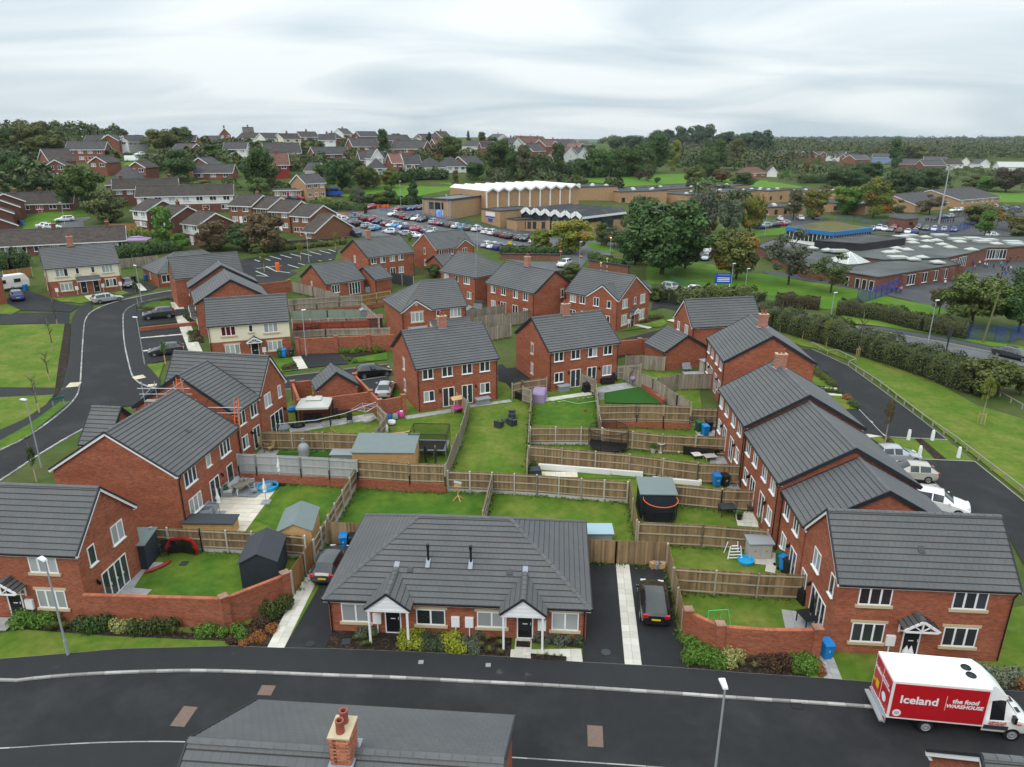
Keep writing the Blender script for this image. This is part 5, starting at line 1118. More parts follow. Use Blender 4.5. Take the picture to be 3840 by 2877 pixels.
chair('black folding chair by the red car doors',(-24.2,43.02),.2);chair('dark armchair on the terrace patio by the potted plants',(18.5,48.8),-.4,DARKG)
chair('black reclining chair against the compound wall',(-17.8,66.8),.3);chair('black reclining chair by the gazebo lawn edge',(-16.2,65.8),.2);table('cluttered folding table under the compound wall',(-17,67.1),1.2,.7,.7,.3,BLACK)
table('dark mesh table on the terrace lawn',(16.5,48.4),1.2,.9,.75,.05,DARKG);table('black mesh table under the closed black parasol',(17.69,35.48),1.1,1.1,.72,.2,BLACK)
for k,pq in enumerate(((-23,60),(-22,59.2))):chair(('rattan chair on the small patio, by the house wall','rattan chair on the small patio, nearer the lawn')[k],pq,1.2-k*2,WICK)
table('rattan table with blue cloth between the rattan chairs',(-22.5,59.9),.6,.6,.6,.4,WICK)
def lump(name,label,cat,p,prof,m,rot=0,sc=(1,1,1),n=14,smooth=50):
 o=ob(name,MB().lathe(prof,m,n).mesh(name,smooth),None,(p[0],p[1],T(p[0],p[1])+.03),rot,sc,label,cat);return o
def pool(label,p,r,h=.28):
 t=thing('paddling_pool',label,'paddling pool',(p[0],p[1],T(p[0],p[1])+.03));ob('wall',MB().lathe([(r*.9,0),(r,.03),(r*1.03,h),(r*.97,h+.02),(r*.9,h),(r*.86,.05)],WATER,18).mesh('wall',40),t);ob('floor',MB().prism([(r*.87*math.cos(a*math.pi/9),r*.87*math.sin(a*math.pi/9)) for a in range(18)],.03,.06,WATER).mesh('floor'),t)
pool('blue paddling pool on the cream patio by the parasols',(-20.1,52.5),.85);pool('small blue paddling pool beside the climbing frame',(16.05,42.15),.55,.22)
def cover(label,p,w,d,h,m,rot=0,name='furniture_cover',cat='cover'):
 mb=MB();mb.hexa([(-w/2-.06,-d/2-.06,0),(w/2+.06,-d/2-.05,0),(w/2+.05,d/2+.06,0),(-w/2-.05,d/2+.04,0),(-w/2,-d/2,h*.85),(w/2,-d/2+.05,h*.8),(w/2-.05,d/2,h*.85),(-w/2+.04,d/2,h*.8)],m);mb.hexa([(-w/2,-d/2,h*.85),(w/2,-d/2+.05,h*.8),(w/2-.05,d/2,h*.85),(-w/2+.04,d/2,h*.8),(-w/2+.2,-d/2+.2,h),(w/2-.25,-d/2+.2,h*.96),(w/2-.2,d/2-.2,h),(-w/2+.2,d/2-.2,h*.97)],m)
 return ob(name,mb.mesh(name),None,(p[0],p[1],T(p[0],p[1])+.03),rot,None,label,cat)
cover('lilac cover over furniture beside the pale patio',(2.9,72.2),1.5,2.4,1.1,LILAC,-.2);cover('black covered barbecue by the patio divider fence',(8.3,74.6),.8,.7,1.1,BLACK,.3,'barbecue_cover','barbecue');cover('beige covered barbecue behind the black corner sofa',(17.4,59.4),.9,.6,1.0,BEIGEP,.2,'barbecue_cover','barbecue');cover('dark hooded barbecue by the side patio doors',(18.29,37.81),.6,.9,1.0,BLACK,.2,'barbecue','barbecue');cover('grey covered object at the end of the white edged bed',(1.9,54.6),1.1,.9,.8,DARKG,.1)
def gazebo(label,p,w,d,h,rot,m,name='gazebo',netting=True,tiers=True):
 g=thing(name,label,'gazebo',(p[0],p[1],T(p[0],p[1])),rot)
 r=MB();z1=h+.45;P4=[(-w/2,-d/2),(w/2,-d/2),(w/2,d/2),(-w/2,d/2)]
 for k in range(4):
  a,b=P4[k],P4[(k+1) % 4];r.face([(*a,h),(*b,h),(b[0]*.4,b[1]*.4,z1),(a[0]*.4,a[1]*.4,z1)],m);r.face([(*a,h-.2),(*b,h-.2),(*b,h),(*a,h)],m)
  if tiers:r.face([(a[0]*.47,a[1]*.47,z1+.06),(b[0]*.47,b[1]*.47,z1+.06),(b[0]*.1,b[1]*.1,z1+.28),(a[0]*.1,a[1]*.1,z1+.28)],m)
 r.build('canopy',g)
 for a in P4:ob('pole',MB().cyl((*a,0),(*a,h),.04,.04,BLACK,6).mesh('pole'),g)
 if netting:
  for x in (-w/2,w/2):ob('curtain',MB().box(x-.03,-d/2,.1,x+.03,-d/2+.7,h-.1,BLACK).box(x-.03,d/2-.7,.1,x+.03,d/2,h-.1,BLACK).mesh('curtain'),g)
 return g
gazebo('gazebo with pale two tier canopy and black netting by the compound wall',(-19.6,65.9),3.2,2.7,2.1,.1,mat('pale_canvas',(.50,.50,.46),.9))
sofa('swing seat with dark cushions inside the gazebo',(-19.9,66.1),.1,1.6,.7,DARKG,DARKG)
gazebo('lilac gazebo canopy beside the long dark roofed row',(-83.7,160.2),5.5,4.0,1.9,.2,LILAC,netting=False);gazebo('pale pink gazebo canopy behind the cream house',(-93.8,163.8),4,3,2.2,.2,mat('pale_pink_canvas',(.6,.5,.5),.9),netting=False)
def egg():
 e=thing('egg_chair','black hanging egg chair with pink cushion beside the silver fence','chair',(*(13.8,76.6)[:2],T(*(13.8,76.6)[:2])),.3)
 ob('stand',MB().tube([(.5*math.cos(a*.42),.5*math.sin(a*.42),.03) for a in range(16)],.03,BLACK).tube([(0,.5,.03),(0,.55,1.0),(0,.45,1.8),(0,.15,1.98),(0,0,1.9)],.03,BLACK).mesh('stand'),e);b=MB()
 for k in range(9):
  a=math.pi*k/9;b.tube([(.45*math.cos(a)*math.sin(t),.3*math.sin(a)*math.sin(t)+.05,1.1-.65*math.cos(t)) for t in [math.pi*i/7 for i in range(8)]],.016,BLACK,4)
 ob('basket',b.mesh('basket'),e);ob('cushion',MB().lathe([(.0,.55),(.3,.62),(.38,.85),(.3,1.05),(.0,1.1)],LILAC,10).mesh('cushion',60),e)
egg()
def birdtable(label,p):
 b=thing('bird_table',label,'bird table',(p[0],p[1],T(p[0],p[1])+.02));ob('post',MB().cyl((0,0,.25),(0,0,1.25),.04,.04,TIMB,8).mesh('post'),b);ob('tray',MB().box(-.28,-.22,1.25,.28,.22,1.3,TIMB).box(-.28,-.22,1.3,.28,-.2,1.36,TIMB).mesh('tray'),b)
 ob('roof',MB().bar((-.3,0,1.62),(.3,0,1.5),.4,.03,GREYP).cyl((-.22,0,1.3),(-.22,0,1.6),.02,.02,TIMB).cyl((.22,0,1.3),(.22,0,1.5),.02,.02,TIMB).mesh('roof'),b)
 for k in range(4):a=k*math.pi/2+.5;ob('leg',MB().bar((0,0,.42),(.45*math.cos(a),.45*math.sin(a),.02),.06,.06,TIMB).mesh('leg'),b)
birdtable('wooden bird table with small roof on the bungalow lawn',(-4.3,50.6))
lump('bird_bath','pale stone bird bath on the lawn by the rail fence','bird bath',(13.5,59),[(.22,0),(.2,.06),(.1,.12),(.09,.7),(.14,.78),(.33,.86),(.35,.93),(.3,.93),(.05,.87)],CONC)
lump('pizza_oven','grey domed pizza oven with black flue behind the grey fence','oven',(-18.7,58.3),[(.55,0),(.58,.7),(.6,1.0),(.5,1.3),(.3,1.5),(.12,1.58),(.11,2.1),(.13,2.15),(.02,2.15)],GREYP,0,(.85,.85,.8))
ob('bunting',MB().tube([(*(4,68)[:2],2.6),tuple(Vector((6.7,68.3,1.7))+Vector((0,0,.1))),(*(8.6,67)[:2],2.6)],.012,WHITE,4).mesh('bunting'),label='string of white lights drooping over the lawn with the red ball',cat='string lights')
ob('string_lights',MB().tube([tuple((-21.7,61.1,2.5)),tuple((-18.5,62.3,2.4)),tuple((-16.1,63.5,2.6)),tuple((-13.5,66.1,2.8))],.02,WHITE,4).mesh('string_lights'),label='string of white lights across the gazebo garden',cat='string lights')
def ball(name,label,cat,p,r,m):return ob(name,MB().lathe([(.01,0),(r*.7,r*.3),(r,r),(r*.7,r*1.7),(.01,2*r)],m,12).mesh(name,80),None,(p[0],p[1],T(p[0],p[1])+.03),None,None,label,cat)
ball('ball','red ball on the striped lawn','ball',(7.6,68.8),.13,REDP);ball('ball','yellow ball near the black corner sofa','ball',(15.1,58.8),.13,mat('yellow_plastic',(.6,.5,.1),.5))
def frame_toy(name,label,cat,p,bars,m,rot=0,r=.025):
 t=MB()
 for a,b in bars:t.cyl(a,b,r,r,m,6)
 return ob(name,t.mesh(name),None,(p[0],p[1],T(p[0],p[1])),rot,None,label,cat)
A_=[((-.75,-.4,0),(-.6,0,1.15)),((-.75,.4,0),(-.6,0,1.15)),((.75,-.4,0),(.6,0,1.15)),((.75,.4,0),(.6,0,1.15)),((-.6,0,1.15),(.6,0,1.15)),((-.2,0,1.15),(-.2,0,.3)),((.2,0,1.15),(.2,0,.3)),((-.2,0,.3),(.2,0,.3))]
frame_toy('swing','light green metal swing frame on the lawn behind the brick wall','swing',(12.21,35.35),A_,mat('green_tube',(.08,.55,.15),.4),.1)
frame_toy('climbing_frame','white and blue plastic climbing frame by the rail fence','climbing frame',(15.41,42.94),[((x,y,0),(x*.7,y*.7,.95)) for x in (-.5,.5) for y in (-.4,.4)]+[((-.5+.07*k,-.4+.06*k,.2*k+.1),(.5-.07*k,-.4+.06*k,.2*k+.1)) for k in range(5)],WHITE,.05,.04)
frame_toy('clothes_airer','grey rotary washing line frame by the compound wall','clothes airer',(-14.6,65.8),[((0,0,0),(0,0,1.7))]+[((0,0,1.2),(1.3*math.cos(a),1.3*math.sin(a),1.7)) for a in (.4,1.97,3.54,5.1)]+[((r*math.cos(a),r*math.sin(a),1.2+.38*r),(r*math.cos(a+1.57),r*math.sin(a+1.57),1.2+.38*r)) for a in (.4,1.97,3.54,5.1) for r in (.6,1.0,1.3)],METAL,0,.015)
frame_toy('pole','fallen pale pole leaning over the gazebo lawn','pole',(-17.1,63.5),[((0,0,.1),(-1.2,1.2,.5))],TIMB)
# heap of toys beside the timber gate
for nm,lb,p,w_,h_,m_ in (('toy_box','purple plastic toy chest in the toy heap',(-12.4,67.7),.9,.5,PURP),('toy_tub','blue plastic tub in the toy heap',(-12.4,66.7),.5,.5,BINB),('basket','grey round basket by the toy heap',(-11.8,66.7),.6,.6,GREYP),('ride_on_toy','pink ride-on toy car by the timber gate',(-11.2,67.1),.5,.75,PINK),('toy','pink plastic toy between the basket and the ride-on toy',(-11.7,67.7),.45,.45,PINK),('sack','crumpled white sack on the slabs below the toy heap',(-12,65.5),.9,.4,WHITE),('toy_board','white and pink toy board leaning on the fence end',(-12.2,63.4),.5,.9,WHITE),('cushion_pile','green and white cushions on top of the toy heap',(-13,68.3),.7,.6,GREENM)):
 t=thing(nm,lb,'toy' if 'toy' in nm else nm.split('_')[0],(p[0],p[1],T(p[0],p[1])+.03),R.uniform(-.5,.5))
 ob('body',MB().lathe([(w_*.35,0),(w_*.5,.08),(w_*.52,h_*.6),(w_*.42,h_*.9),(.02,h_*.92)],m_,8).mesh('body',40),t);ob('trim',MB().box(-w_*.3,-w_*.2,h_*.88,w_*.3,w_*.2,h_*1.0,m_ if nm != 'ride_on_toy' else WHITE).mesh('trim'),t)
pl=thing('play_kitchen','wooden mud kitchen with pink water tray by the patio doors','play kitchen',(*(-5.7,68.6)[:2],T(*(-5.7,68.6)[:2])),.45)
for x in (-.5,.5):
 for y in (-.3,.3):ob('post',MB().box(x-.03,y-.03,0,x+.03,y+.03,1.5,TIMB).mesh('post'),pl)
ob('roof',MB().hexa([(-.6,-.4,1.5),(.6,-.4,1.5),(.6,.4,1.5),(-.6,.4,1.5),(-.6,-.02,1.8),(.6,-.02,1.8),(.6,.02,1.8),(-.6,.02,1.8)],TIMB).mesh('roof'),pl);ob('water_tray',MB().lathe([(.3,.45),(.6,.5),(.62,.6),(.55,.6),(.5,.53),(.02,.52)],PINK,12).mesh('water_tray'),pl)
for k,pq in enumerate(((-23.49,43.24),(-22.56,43.16))):
 dr=thing('removed_door',('detached red car door leaning on the fence, left one','detached red car door leaning on the fence, right one')[k],'car door',(*pq[:2],T(*pq[:2])+.02),.2-.5*k);dr.scale=(1.25,)*3
 sh=[(-.55,0),(.5,.05),(.6,.45),(.5,.62),(.25,.98),(-.45,.95),(-.6,.55)];sh=[(x*(1 if k else -1),z) for x,z in sh]
 f=lambda pts,y0,y1,m,nme:ob(nme,MB().hexa([(0,0,0)]*8,m).mesh(nme),dr) if False else ob(nme,(lambda mb:[mb.face([(x,y0,z) for x,z in pts],m),mb.face([(x,y1,z) for x,z in pts][::-1],m),[mb.face([(pts[i][0],y0,pts[i][1]),(pts[(i+1) % len(pts)][0],y0,pts[(i+1) % len(pts)][1]),(pts[(i+1) % len(pts)][0],y1,pts[(i+1) % len(pts)][1]),(pts[i][0],y1,pts[i][1])],m) for i in range(len(pts))],mb][3])(MB()).mesh(nme),dr)
 f(sh,-.05,.08,REDP,'shell');f([(x*.82,z*.55+.06) for x,z in sh],-.08,-.051,BLACK,'trim');f([(x*.78,.6+(z-.6)*.75) for x,z in sh if z > .5],-.07,-.052,CARGL,'window')
ob('bumper',MB().tube([(-.9,.15,.1),(-.6,0,.12),(0,-.06,.12),(.6,0,.12),(.9,.15,.1)],[.07,.1,.1,.1,.07],REDP).mesh('bumper'),None,(*(-23.87,41.39)[:2],.05),.9,(1,1,1),'detached red car bumper lying on the lawn','car bumper')
ob('post',MB().cyl((0,0,0),(0,0,2.2),.13,.13,GREYP,10).mesh('post'),None,(*(-24.89,43.02)[:2],.02),None,None,'thick grey rolled cover standing by the dark green shed','rolled cover')
for k,t_ in enumerate((3.0,5.0,7.0,9.0)):pass
# white rendered raised bed edge, planters, pots, boxes
ob('raised_bed',MB().bar(tuple(Vector((2.3,55.9,.4))+Vector((0,0,.25))),tuple(Vector((8.4,54.8,.4))+Vector((0,0,.25))),.25,.5,WHITEW).bar(tuple(Vector((8.4,54.9,.4))+Vector((0,0,.22))),tuple(Vector((11.1,54.4,.4))+Vector((0,0,.22))),.25,.45,WHITEW).mesh('raised_bed'),label='white rendered raised bed edge along the brown rail fence',cat='raised bed')
ob('raised_bed',MB().bar(tuple(Vector((11.8,53.8,.3))+Vector((0,0,.2))),tuple(Vector((15.6,53,.3))+Vector((0,0,.2))),.25,.4,WHITEW).bar(tuple(Vector((15.6,53,.3))+Vector((0,0,.2))),tuple(Vector((15.7,53.6,.3))+Vector((0,0,.2))),.25,.4,WHITEW).mesh('raised_bed'),label='white rendered raised bed edge beside the blue bin',cat='raised bed')
ob('brick_steps',MB().bar(tuple(Vector((14.6,76,.9))+Vector((0,0,.3))),tuple(Vector((16.1,70.6,.8))+Vector((0,0,.3))),.4,.6,BRICKG).mesh('brick_steps'),label='brick retaining edge stepping down beside the artificial lawn',cat='wall')
for k,(lb,p) in enumerate((('cardboard box by the plank fence, right one',(10.13,41.39)),('cardboard box by the plank fence, middle one',(9.84,41.39)),('cardboard box by the plank fence, left one',(9.56,41.42)))):ob('box',MB().box(-.22,-.2,0,.22,.2,.4,TIMB if k != 1 else GREYP).box(-.23,-.03,.4,.23,.03,.41,BEIGEP).mesh('box'),None,(*p[:2],T(*p[:2])+.07),R.uniform(-.4,.4),None,lb,'box')
ob('timber_offcuts',MB().bar((0,0,.1),(1.5,.3,.2),.1,.05,TIMB).bar((.2,.3,.1),(1.2,-.3,.3),.1,.05,TIMB).bar((.6,0,.1),(1.6,.8,.1),.1,.05,TIMB).bar((-.2,.2,.05),(1.0,.5,.05),.12,.05,TIMB).mesh('timber_offcuts'),None,(*(-11.4,63)[:2],T(*(-11.4,63)[:2])),0,None,'loose timber offcuts behind the timber shelter','timber')
for k,(lb,p,m_) in enumerate((('large blue tarpaulin bundle by the compound corner',(-22.7,69),BINB),('rubble heap by the rotary airer',(-14.4,66.2),CONC),('black bags by the gazebo leg',(-21.1,64.8),BLACK),('grey cushions by the patio doors',(-22.3,64.1),GREYP))):lump('bundle',lb,'bundle',p,[(.55,0),(.6,.2),(.4,.45),(.02,.5)],m_,R.random(),(1.2,.8,1),9,20)
def pot_plant(label,p,m,s=1.0):
 t=thing('potted_plant',label,'potted plant',(p[0],p[1],T(p[0],p[1])+.04));ob('pot',MB().lathe([(.14*s,0),(.2*s,.35*s),(.17*s,.35*s),(.15*s,.3*s),(.01,.3*s)],m,10).mesh('pot'),t);ob('foliage',bush_mesh(1),t,(0,0,.5*s),R.random()*6,.26*s,color=(.05,.13,.02));return t
# scaffolding and ladder on the gable
scf=thing('scaffolding','steel scaffold poles with a boarded platform against the brick gable','scaffolding',(-28.4,55.4,T(-28.4,55.4)))
for x in (-2.5,-1.4,.2,.9,5.2):ob('standard',MB().cyl((x,.6,0),(x,.6,8.0 if x < 3 else 6.2),.03,.03,METAL,6).mesh('standard'),scf)
for z,x0,x1 in ((6.9,-2.8,1.6),(7.4,-2.9,1.5),(5.2,1.4,5.6),(5.7,1.4,5.6),(6.0,-2.2,1.6)):ob('ledger',MB().cyl((x0,.55,z),(x1,.55,z),.03,.03,METAL,6).mesh('ledger'),scf)
for k in range(5):ob('scaffold_board',MB().box(-2.6,.65+k*.12,6.15,1.6,.76+k*.12,6.19,WOODG).mesh('scaffold_board'),scf)
for k,(a,b) in enumerate((((-2.6,.3,6.6),(-1.2,.3,7.9)),((-.6,.3,7.0),(1.2,.3,8.2)),((5.0,.2,4.8),(5.8,.2,5.6)))):ob('brace',MB().cyl(a,b,.03,.03,METAL,6).mesh('brace'),scf)
for lb,x,z0_,z1_ in (('orange ladder rising above the scaffold platform',.75,4.2,8.4),('short orange ladder at the eaves end of the scaffold',5.3,4.0,6.6)):
 ld=thing('ladder',lb,'ladder',(-28.4+x,55.3,T(-28.4,55.4)));
 for s in (-.2,.2):ob('stile',MB().bar((s,0,z0_),(s,.5,z1_),.06,.05,ORANGE).mesh('stile'),ld)
 for k in range(int((z1_-z0_)/.3)):ob('rung',shared('rung',lambda:MB().cyl((-.2,0,0),(.2,0,0),.018,.018,ORANGE,5).mesh('rung')),ld,(0,.5*k*.3/(z1_-z0_),z0_+.15+k*.3))
# foreground chimney laid brick by brick
def brick_chimney(root,cx,cy,z0,z1,w,d):
 c=ob('chimney',MB().box(-w/2+.02,-d/2+.02,z0,w/2-.02,d/2-.02,z1,mat('lime_mortar',(.48,.38,.30),.9)).mesh('chimney'),root,(cx,cy,0));me=shared('cbrick',lambda:MB().box(-.1075,-.051,-.0325,.1075,.051,.0325,mat('chimney_facing_brick',(.40,.15,.09),.85,var=.25,scale=9,rnd=.35)).mesh('brick'));n=0
 r=0;z=z0+.04
 while z < z1-.02:
  for (L,ax,sg) in ((w,0,-1),(d,1,1),(d,1,-1)):
   u=-L/2+(.112 if r % 2 == 0 else .0)
   while u < L/2-.05 and n < 300:
    ub=min(max(u,-L/2+.11),L/2-.11);pr=.03 if z > z1-.25 and z < z1-.1 else 0
    loc=(ub,sg*(d/2-.03+pr),z) if ax == 0 else (sg*(w/2-.03+pr),ub,z)
    ob('brick',me,c,loc,0 if ax == 0 else math.pi/2);n += 1;u += .225
  z += .075;r += 1
 ob('cap',MB().box(-w/2-.05,-d/2-.05,z1,w/2+.05,d/2+.05,z1+.06,STONE).mesh('cap'),c)
 for y in (-.22,.22):ob('chimney_pot',MB().lathe([(.15,0),(.14,.4),(.15,.42),(.15,.5),(.10,.5),(.1,.35)],POT,14).mesh('chimney_pot',40),c,(0,y,z1+.06))
 ob('flashing',MB().box(-w/2-.1,-d/2-.25,z0+.55,w/2+.1,d/2+.25,z0+.58,LEAD).mesh('flashing'),c)
brick_chimney(HF,5.5,4.72,6.9,8.6,.66,.92)
for i,(x,z,r) in enumerate(((22.0,.3,.2),(22.25,.25,.18))):ob('carrier_bag',MB().lathe([(r*.7,0),(r,.1),(r*.9,.3),(r*.35,.55),(.02,.7)],WHITE,8).mesh('carrier_bag',50),None,(x,32.66-i*.03,.12),None,None,('white carrier bag in the doorway behind the van, left one','white carrier bag in the doorway behind the van, right one')[i],'bag')
for root,pts in ((H1,[(4.6,1.15)]),(HL,[(5.0,1.6)]),(HN,[(4.6,1.3),(10.5,1.35)])):
 k={H1:2.75/2.85,HL:3.05/4.8,HN:2.75/4.65}[root]
 for x,y in pts:ob('roof_vent',MB().hexa([(x-.17,y,0),(x+.17,y,0),(x+.17,y+.3,.3*k),(x-.17,y+.3,.3*k),(x-.17,y,.08),(x+.17,y,.08),(x+.17,y+.3,.3*k+.06),(x-.17,y+.3,.3*k+.06)],VENT).mesh('roof_vent'),root,(0,0,(2.5 if root is HN else 4.75)+k*y+.03))
# ------------------------------------------------------------------ plants
NR=np.random.default_rng(5)
def leaves(centres,size,normals=None,m=None,name='foliage',aspect=1.5,mats=None,mi=None):
 """One mesh of many small leaf quads at the given centres."""
 n=len(centres);c=np.asarray(centres,float)
 a=NR.normal(size=(n,3)) if normals is None else normals+NR.normal(scale=.55,size=(n,3))
 a /= np.linalg.norm(a,axis=1)[:,None]+1e-9;r=NR.normal(size=(n,3));u=np.cross(a,r);u /= np.linalg.norm(u,axis=1)[:,None]+1e-9;v=np.cross(a,u)
 s=(size*(.6+.8*NR.random(n)))[:,None];u=u*s*.5*aspect;v=v*s*.5
 q=np.stack([c-u,c-v*.8+u*.1,c+u,c+v*.8+u*.1],axis=1).reshape(-1,3)
 me=bpy.data.meshes.new(name);me.vertices.add(4*n);me.vertices.foreach_set('co',q.ravel());me.loops.add(4*n);me.loops.foreach_set('vertex_index',np.arange(4*n));me.polygons.add(n);me.polygons.foreach_set('loop_start',np.arange(0,4*n,4));me.polygons.foreach_set('loop_total',np.full(n,4))
 for k in (mats or [m or LEAF]):me.materials.append(k)
 if mi is not None:me.polygons.foreach_set('material_index',mi)
 me.update(calc_edges=True);return me
def sphere_pts(n,inner=.75):
 p=NR.normal(size=(n,3));p /= np.linalg.norm(p,axis=1)[:,None];return p,p*(inner+(1-inner)*NR.random(n))[:,None]
def bush_mesh(k,n=520,size=.17):
 def f():
  d,p=sphere_pts(n,.6);p *= 1+.18*np.sin(p[:,:1]*5+k)*np.cos(p[:,1:2]*4+k);p[:,2]=np.where(p[:,2] < -.3,-.3-.3*(p[:,2]+.3),p[:,2]);return leaves(p,size,d)
 return shared(('bush',k,n,size),f)
def tuft_mesh():
 def f():
  n=90;a=NR.random(n)*6.28;t=.3+.6*NR.random(n);me=MB()
  for i in range(n):x,y=math.cos(a[i]),math.sin(a[i]);w=.05;me.face([(0-y*w,x*w,0),(y*w,-x*w,0),(x*t[i],y*t[i],1-t[i]*.5)],LEAF)
  return me.mesh('foliage')
 return shared('tuft',f)
def crown_mesh(kind,k):
 """Crown of unit height (0..1) and unit width: leaf clumps spread through a lumpy volume with gaps."""
 def f():
  g=NR;C=[];Nn=[]
  nl={'oak':34,'round':24,'light':30,'birch':34,'cone':40,'willow':26,'far':12}[kind];per={'oak':420,'round':380,'light':150,'birch':210,'cone':190,'willow':330,'far':60}[kind]
  for i in range(nl):
   if kind == 'cone':z=g.random()**1.3;rad=.5*(1-z)*.9+.03;a=g.random()*6.28;rr=rad*math.sqrt(g.random());c=np.array([rr*math.cos(a),rr*math.sin(a),z*.95]);sz=.08+.10*(1-z)
   else:
    d=g.normal(size=3);d /= np.linalg.norm(d);rr=g.random()**.42*(.39 if kind != 'light' else .43);c=np.array([d[0]*rr,d[1]*rr,.5+d[2]*rr*1.02])
    if kind == 'birch':c[0] *= .75;c[1] *= .75;c[2]=.08+.84*g.random()**.85;q=1.15-abs(c[2]-.42)*1.2;c[:2] *= q
    sz={'oak':.15,'round':.17,'light':.13,'birch':.12,'willow':.13,'far':.22}[kind]*(.65+.7*g.random())
   d,p=sphere_pts(per,.55);p[:,2] *= .75;p=c+p*sz
   if kind == 'willow':
    hang=g.random(per)**1.5*.42;p[:,2] -= hang*(p[:,2]);
   C.append(p);Nn.append(d+np.array([0,0,.35]))
  p=np.concatenate(C);n_=np.concatenate(Nn);p[:,2]=np.clip(p[:,2],.02,1.0)
  sz={'oak':.030,'round':.038,'light':.034,'birch':.03,'cone':.038,'willow':.03,'far':.11}[kind]
  return leaves(p,sz,n_,m=LEAFA if k >= 10 else LEAF,aspect=2.2 if kind in ('willow','birch') else 1.5)
 return shared(('crown',kind,k),f)
def trunk_mesh(k,bare=False):
 def f():
  r=random.Random(k);mb=MB();mb.tube([(0,0,-.1),(.01,0,.2),(r.uniform(-.03,.03),r.uniform(-.03,.03),.5),(r.uniform(-.05,.05),0,.85)],[.035,.028,.02,.006],BARK,7)
  for i in range(9 if not bare else 16):
   a=r.random()*6.28;z=.28+.5*r.random();l=.18+.2*r.random()
   mb.tube([(0,0,z),(math.cos(a)*l*.55,math.sin(a)*l*.55,z+.1),(math.cos(a)*l,math.sin(a)*l,z+.2)],[.012,.008,.003],BARK,5)
  return mb.mesh('trunk',60)
 return shared(('trunk',k,bare),f)
GREENS={'dark':(.033,.083,.023),'deep':(.027,.070,.029),'mid':(.060,.118,.027),'olive':(.095,.123,.033),'yellow':(.189,.222,.033),'bright':(.090,.206,.027),'grey':(.099,.118,.074),'autumn':(.123,.140,.023),'brown':(.123,.090,.041),'conifer':(.023,.060,.029),'copper':(.057,.037,.033)}
def tree(label,d,kind='round',col='mid',base=.04,k=None,autumn=False,group=None,name='tree',bare=False):
 """d: x, y, z, crown width, total height."""
 x,y,w,h=d;t=thing(name,label,'tree',(x,y,T(x,y)),R.random()*6.28,group);k=R.randint(0,2) if k is None else k
 c=GREENS[col] if isinstance(col,str) else col;c=tuple(v*R.uniform(.85,1.15) for v in c)
 ob('crown',crown_mesh(kind,k+(10 if autumn else 0)),t,(0,0,h*base),0,(w*1.16,w*1.16,h*(1-base)*1.03),color=c)
 s=max(w*.8,.4*h);ob('trunk',trunk_mesh(k),t,None,0,(s,s,h*.95));return t
def shrub(label,p,r,h,col,kind='bush',k=0,group=None,name='shrub'):
 me=tuft_mesh() if kind == 'tuft' else bush_mesh(k % 4)
 t=thing(name,label,'plant',(p[0],p[1],T(p[0],p[1])),R.random()*6.28,group)
 ob('foliage',me,t,(0,0,.03 if kind == 'tuft' else h*.32),0,(r,r,h if kind == 'tuft' else h*.68),color=GREENS[col] if isinstance(col,str) else col)
 if kind != 'tuft':ob('stem',shared('stem',lambda:MB().cyl((0,0,-.1),(0,0,.5),.05,.02,BARK,5).mesh('stem')),t)
 return t
def hedge(label,pts,w,h,col='mid',dens=70,size=.17,jit=.18,name='hedge',cat='hedge'):
 """A clipped or wild hedge: leaf quads over a lumpy ridge along pts, on a dark twiggy core."""
 C=[];N0=[];P=[Vector((p[0],p[1],0)) for p in pts]
 for a,b in zip(P,P[1:]):
  L=(b-a).length;n=int(L*(w+2*h)*dens);t=NR.random(n);th=NR.random(n)*math.pi;d=(b-a)/L;nr=np.array([-d.y,d.x,0])
  e=4.0;cx=np.sign(np.cos(th))*np.abs(np.cos(th))**(2/e);cz=np.abs(np.sin(th))**(2/e);lump_=1+jit*np.sin(t*L*1.7+1)*np.cos(t*L*.63+th)+jit*.8*(NR.random(n)-.5)
  base=np.array([a.x,a.y,0])+t[:,None]*np.array([b.x-a.x,b.y-a.y,0]);off=(cx*w/2*lump_)[:,None]*nr
  p=base+off;zg=np.array([T(q[0],q[1]) for q in p[::max(1,n//60)]]);zz=np.interp(np.arange(n),np.arange(0,n,max(1,n//60)),zg);
  zb=np.array([T(a.x,a.y)*(1-q)+T(b.x,b.y)*q for q in t]);p[:,2]=zb+cz*h*lump_;C.append(p);N0.append(np.stack([cx*nr[0],cx*nr[1],cz],axis=1))
 p=np.concatenate(C);o0=np.array([P[0].x,P[0].y,T(P[0].x,P[0].y)])
 root=thing(name,label,cat,tuple(o0));ob('foliage',leaves(p-o0,size,np.concatenate(N0)),root,color=GREENS[col] if isinstance(col,str) else col)
 mb=MB()
 for a,b in zip(P,P[1:]):
  za,zb=T(a.x,a.y),T(b.x,b.y);mb.bar((a.x-o0[0],a.y-o0[1],za-o0[2]+h*.4),(b.x-o0[0],b.y-o0[1],zb-o0[2]+h*.4),w*.7,h*.8,mat('hedge_core',(.02,.025,.012),.95) if 'hedge_core' not in MATS else MATS['hedge_core'])
 mb.build('twigs',root);return root
def fence_points(kinds,step,spread):
 out=[]
 for o in list(sc.objects):
  if o.parent is None and o.name.split('.')[0] in kinds:
   ps=[o.matrix_basis @ c.location for c in o.children if c.name.split('.')[0] in ('post','wall','pillar')]
   for a,b in zip(ps,ps[1:]):
    L=(b-a).length
    if L > 6:continue
    for k in range(int(L/step)):t=R.random();x,y=a.x+(b.x-a.x)*t+R.gauss(0,spread),a.y+(b.y-a.y)*t+R.gauss(0,spread);out.append((x,y,T(x,y)+.03+.12*R.random()))
 return out
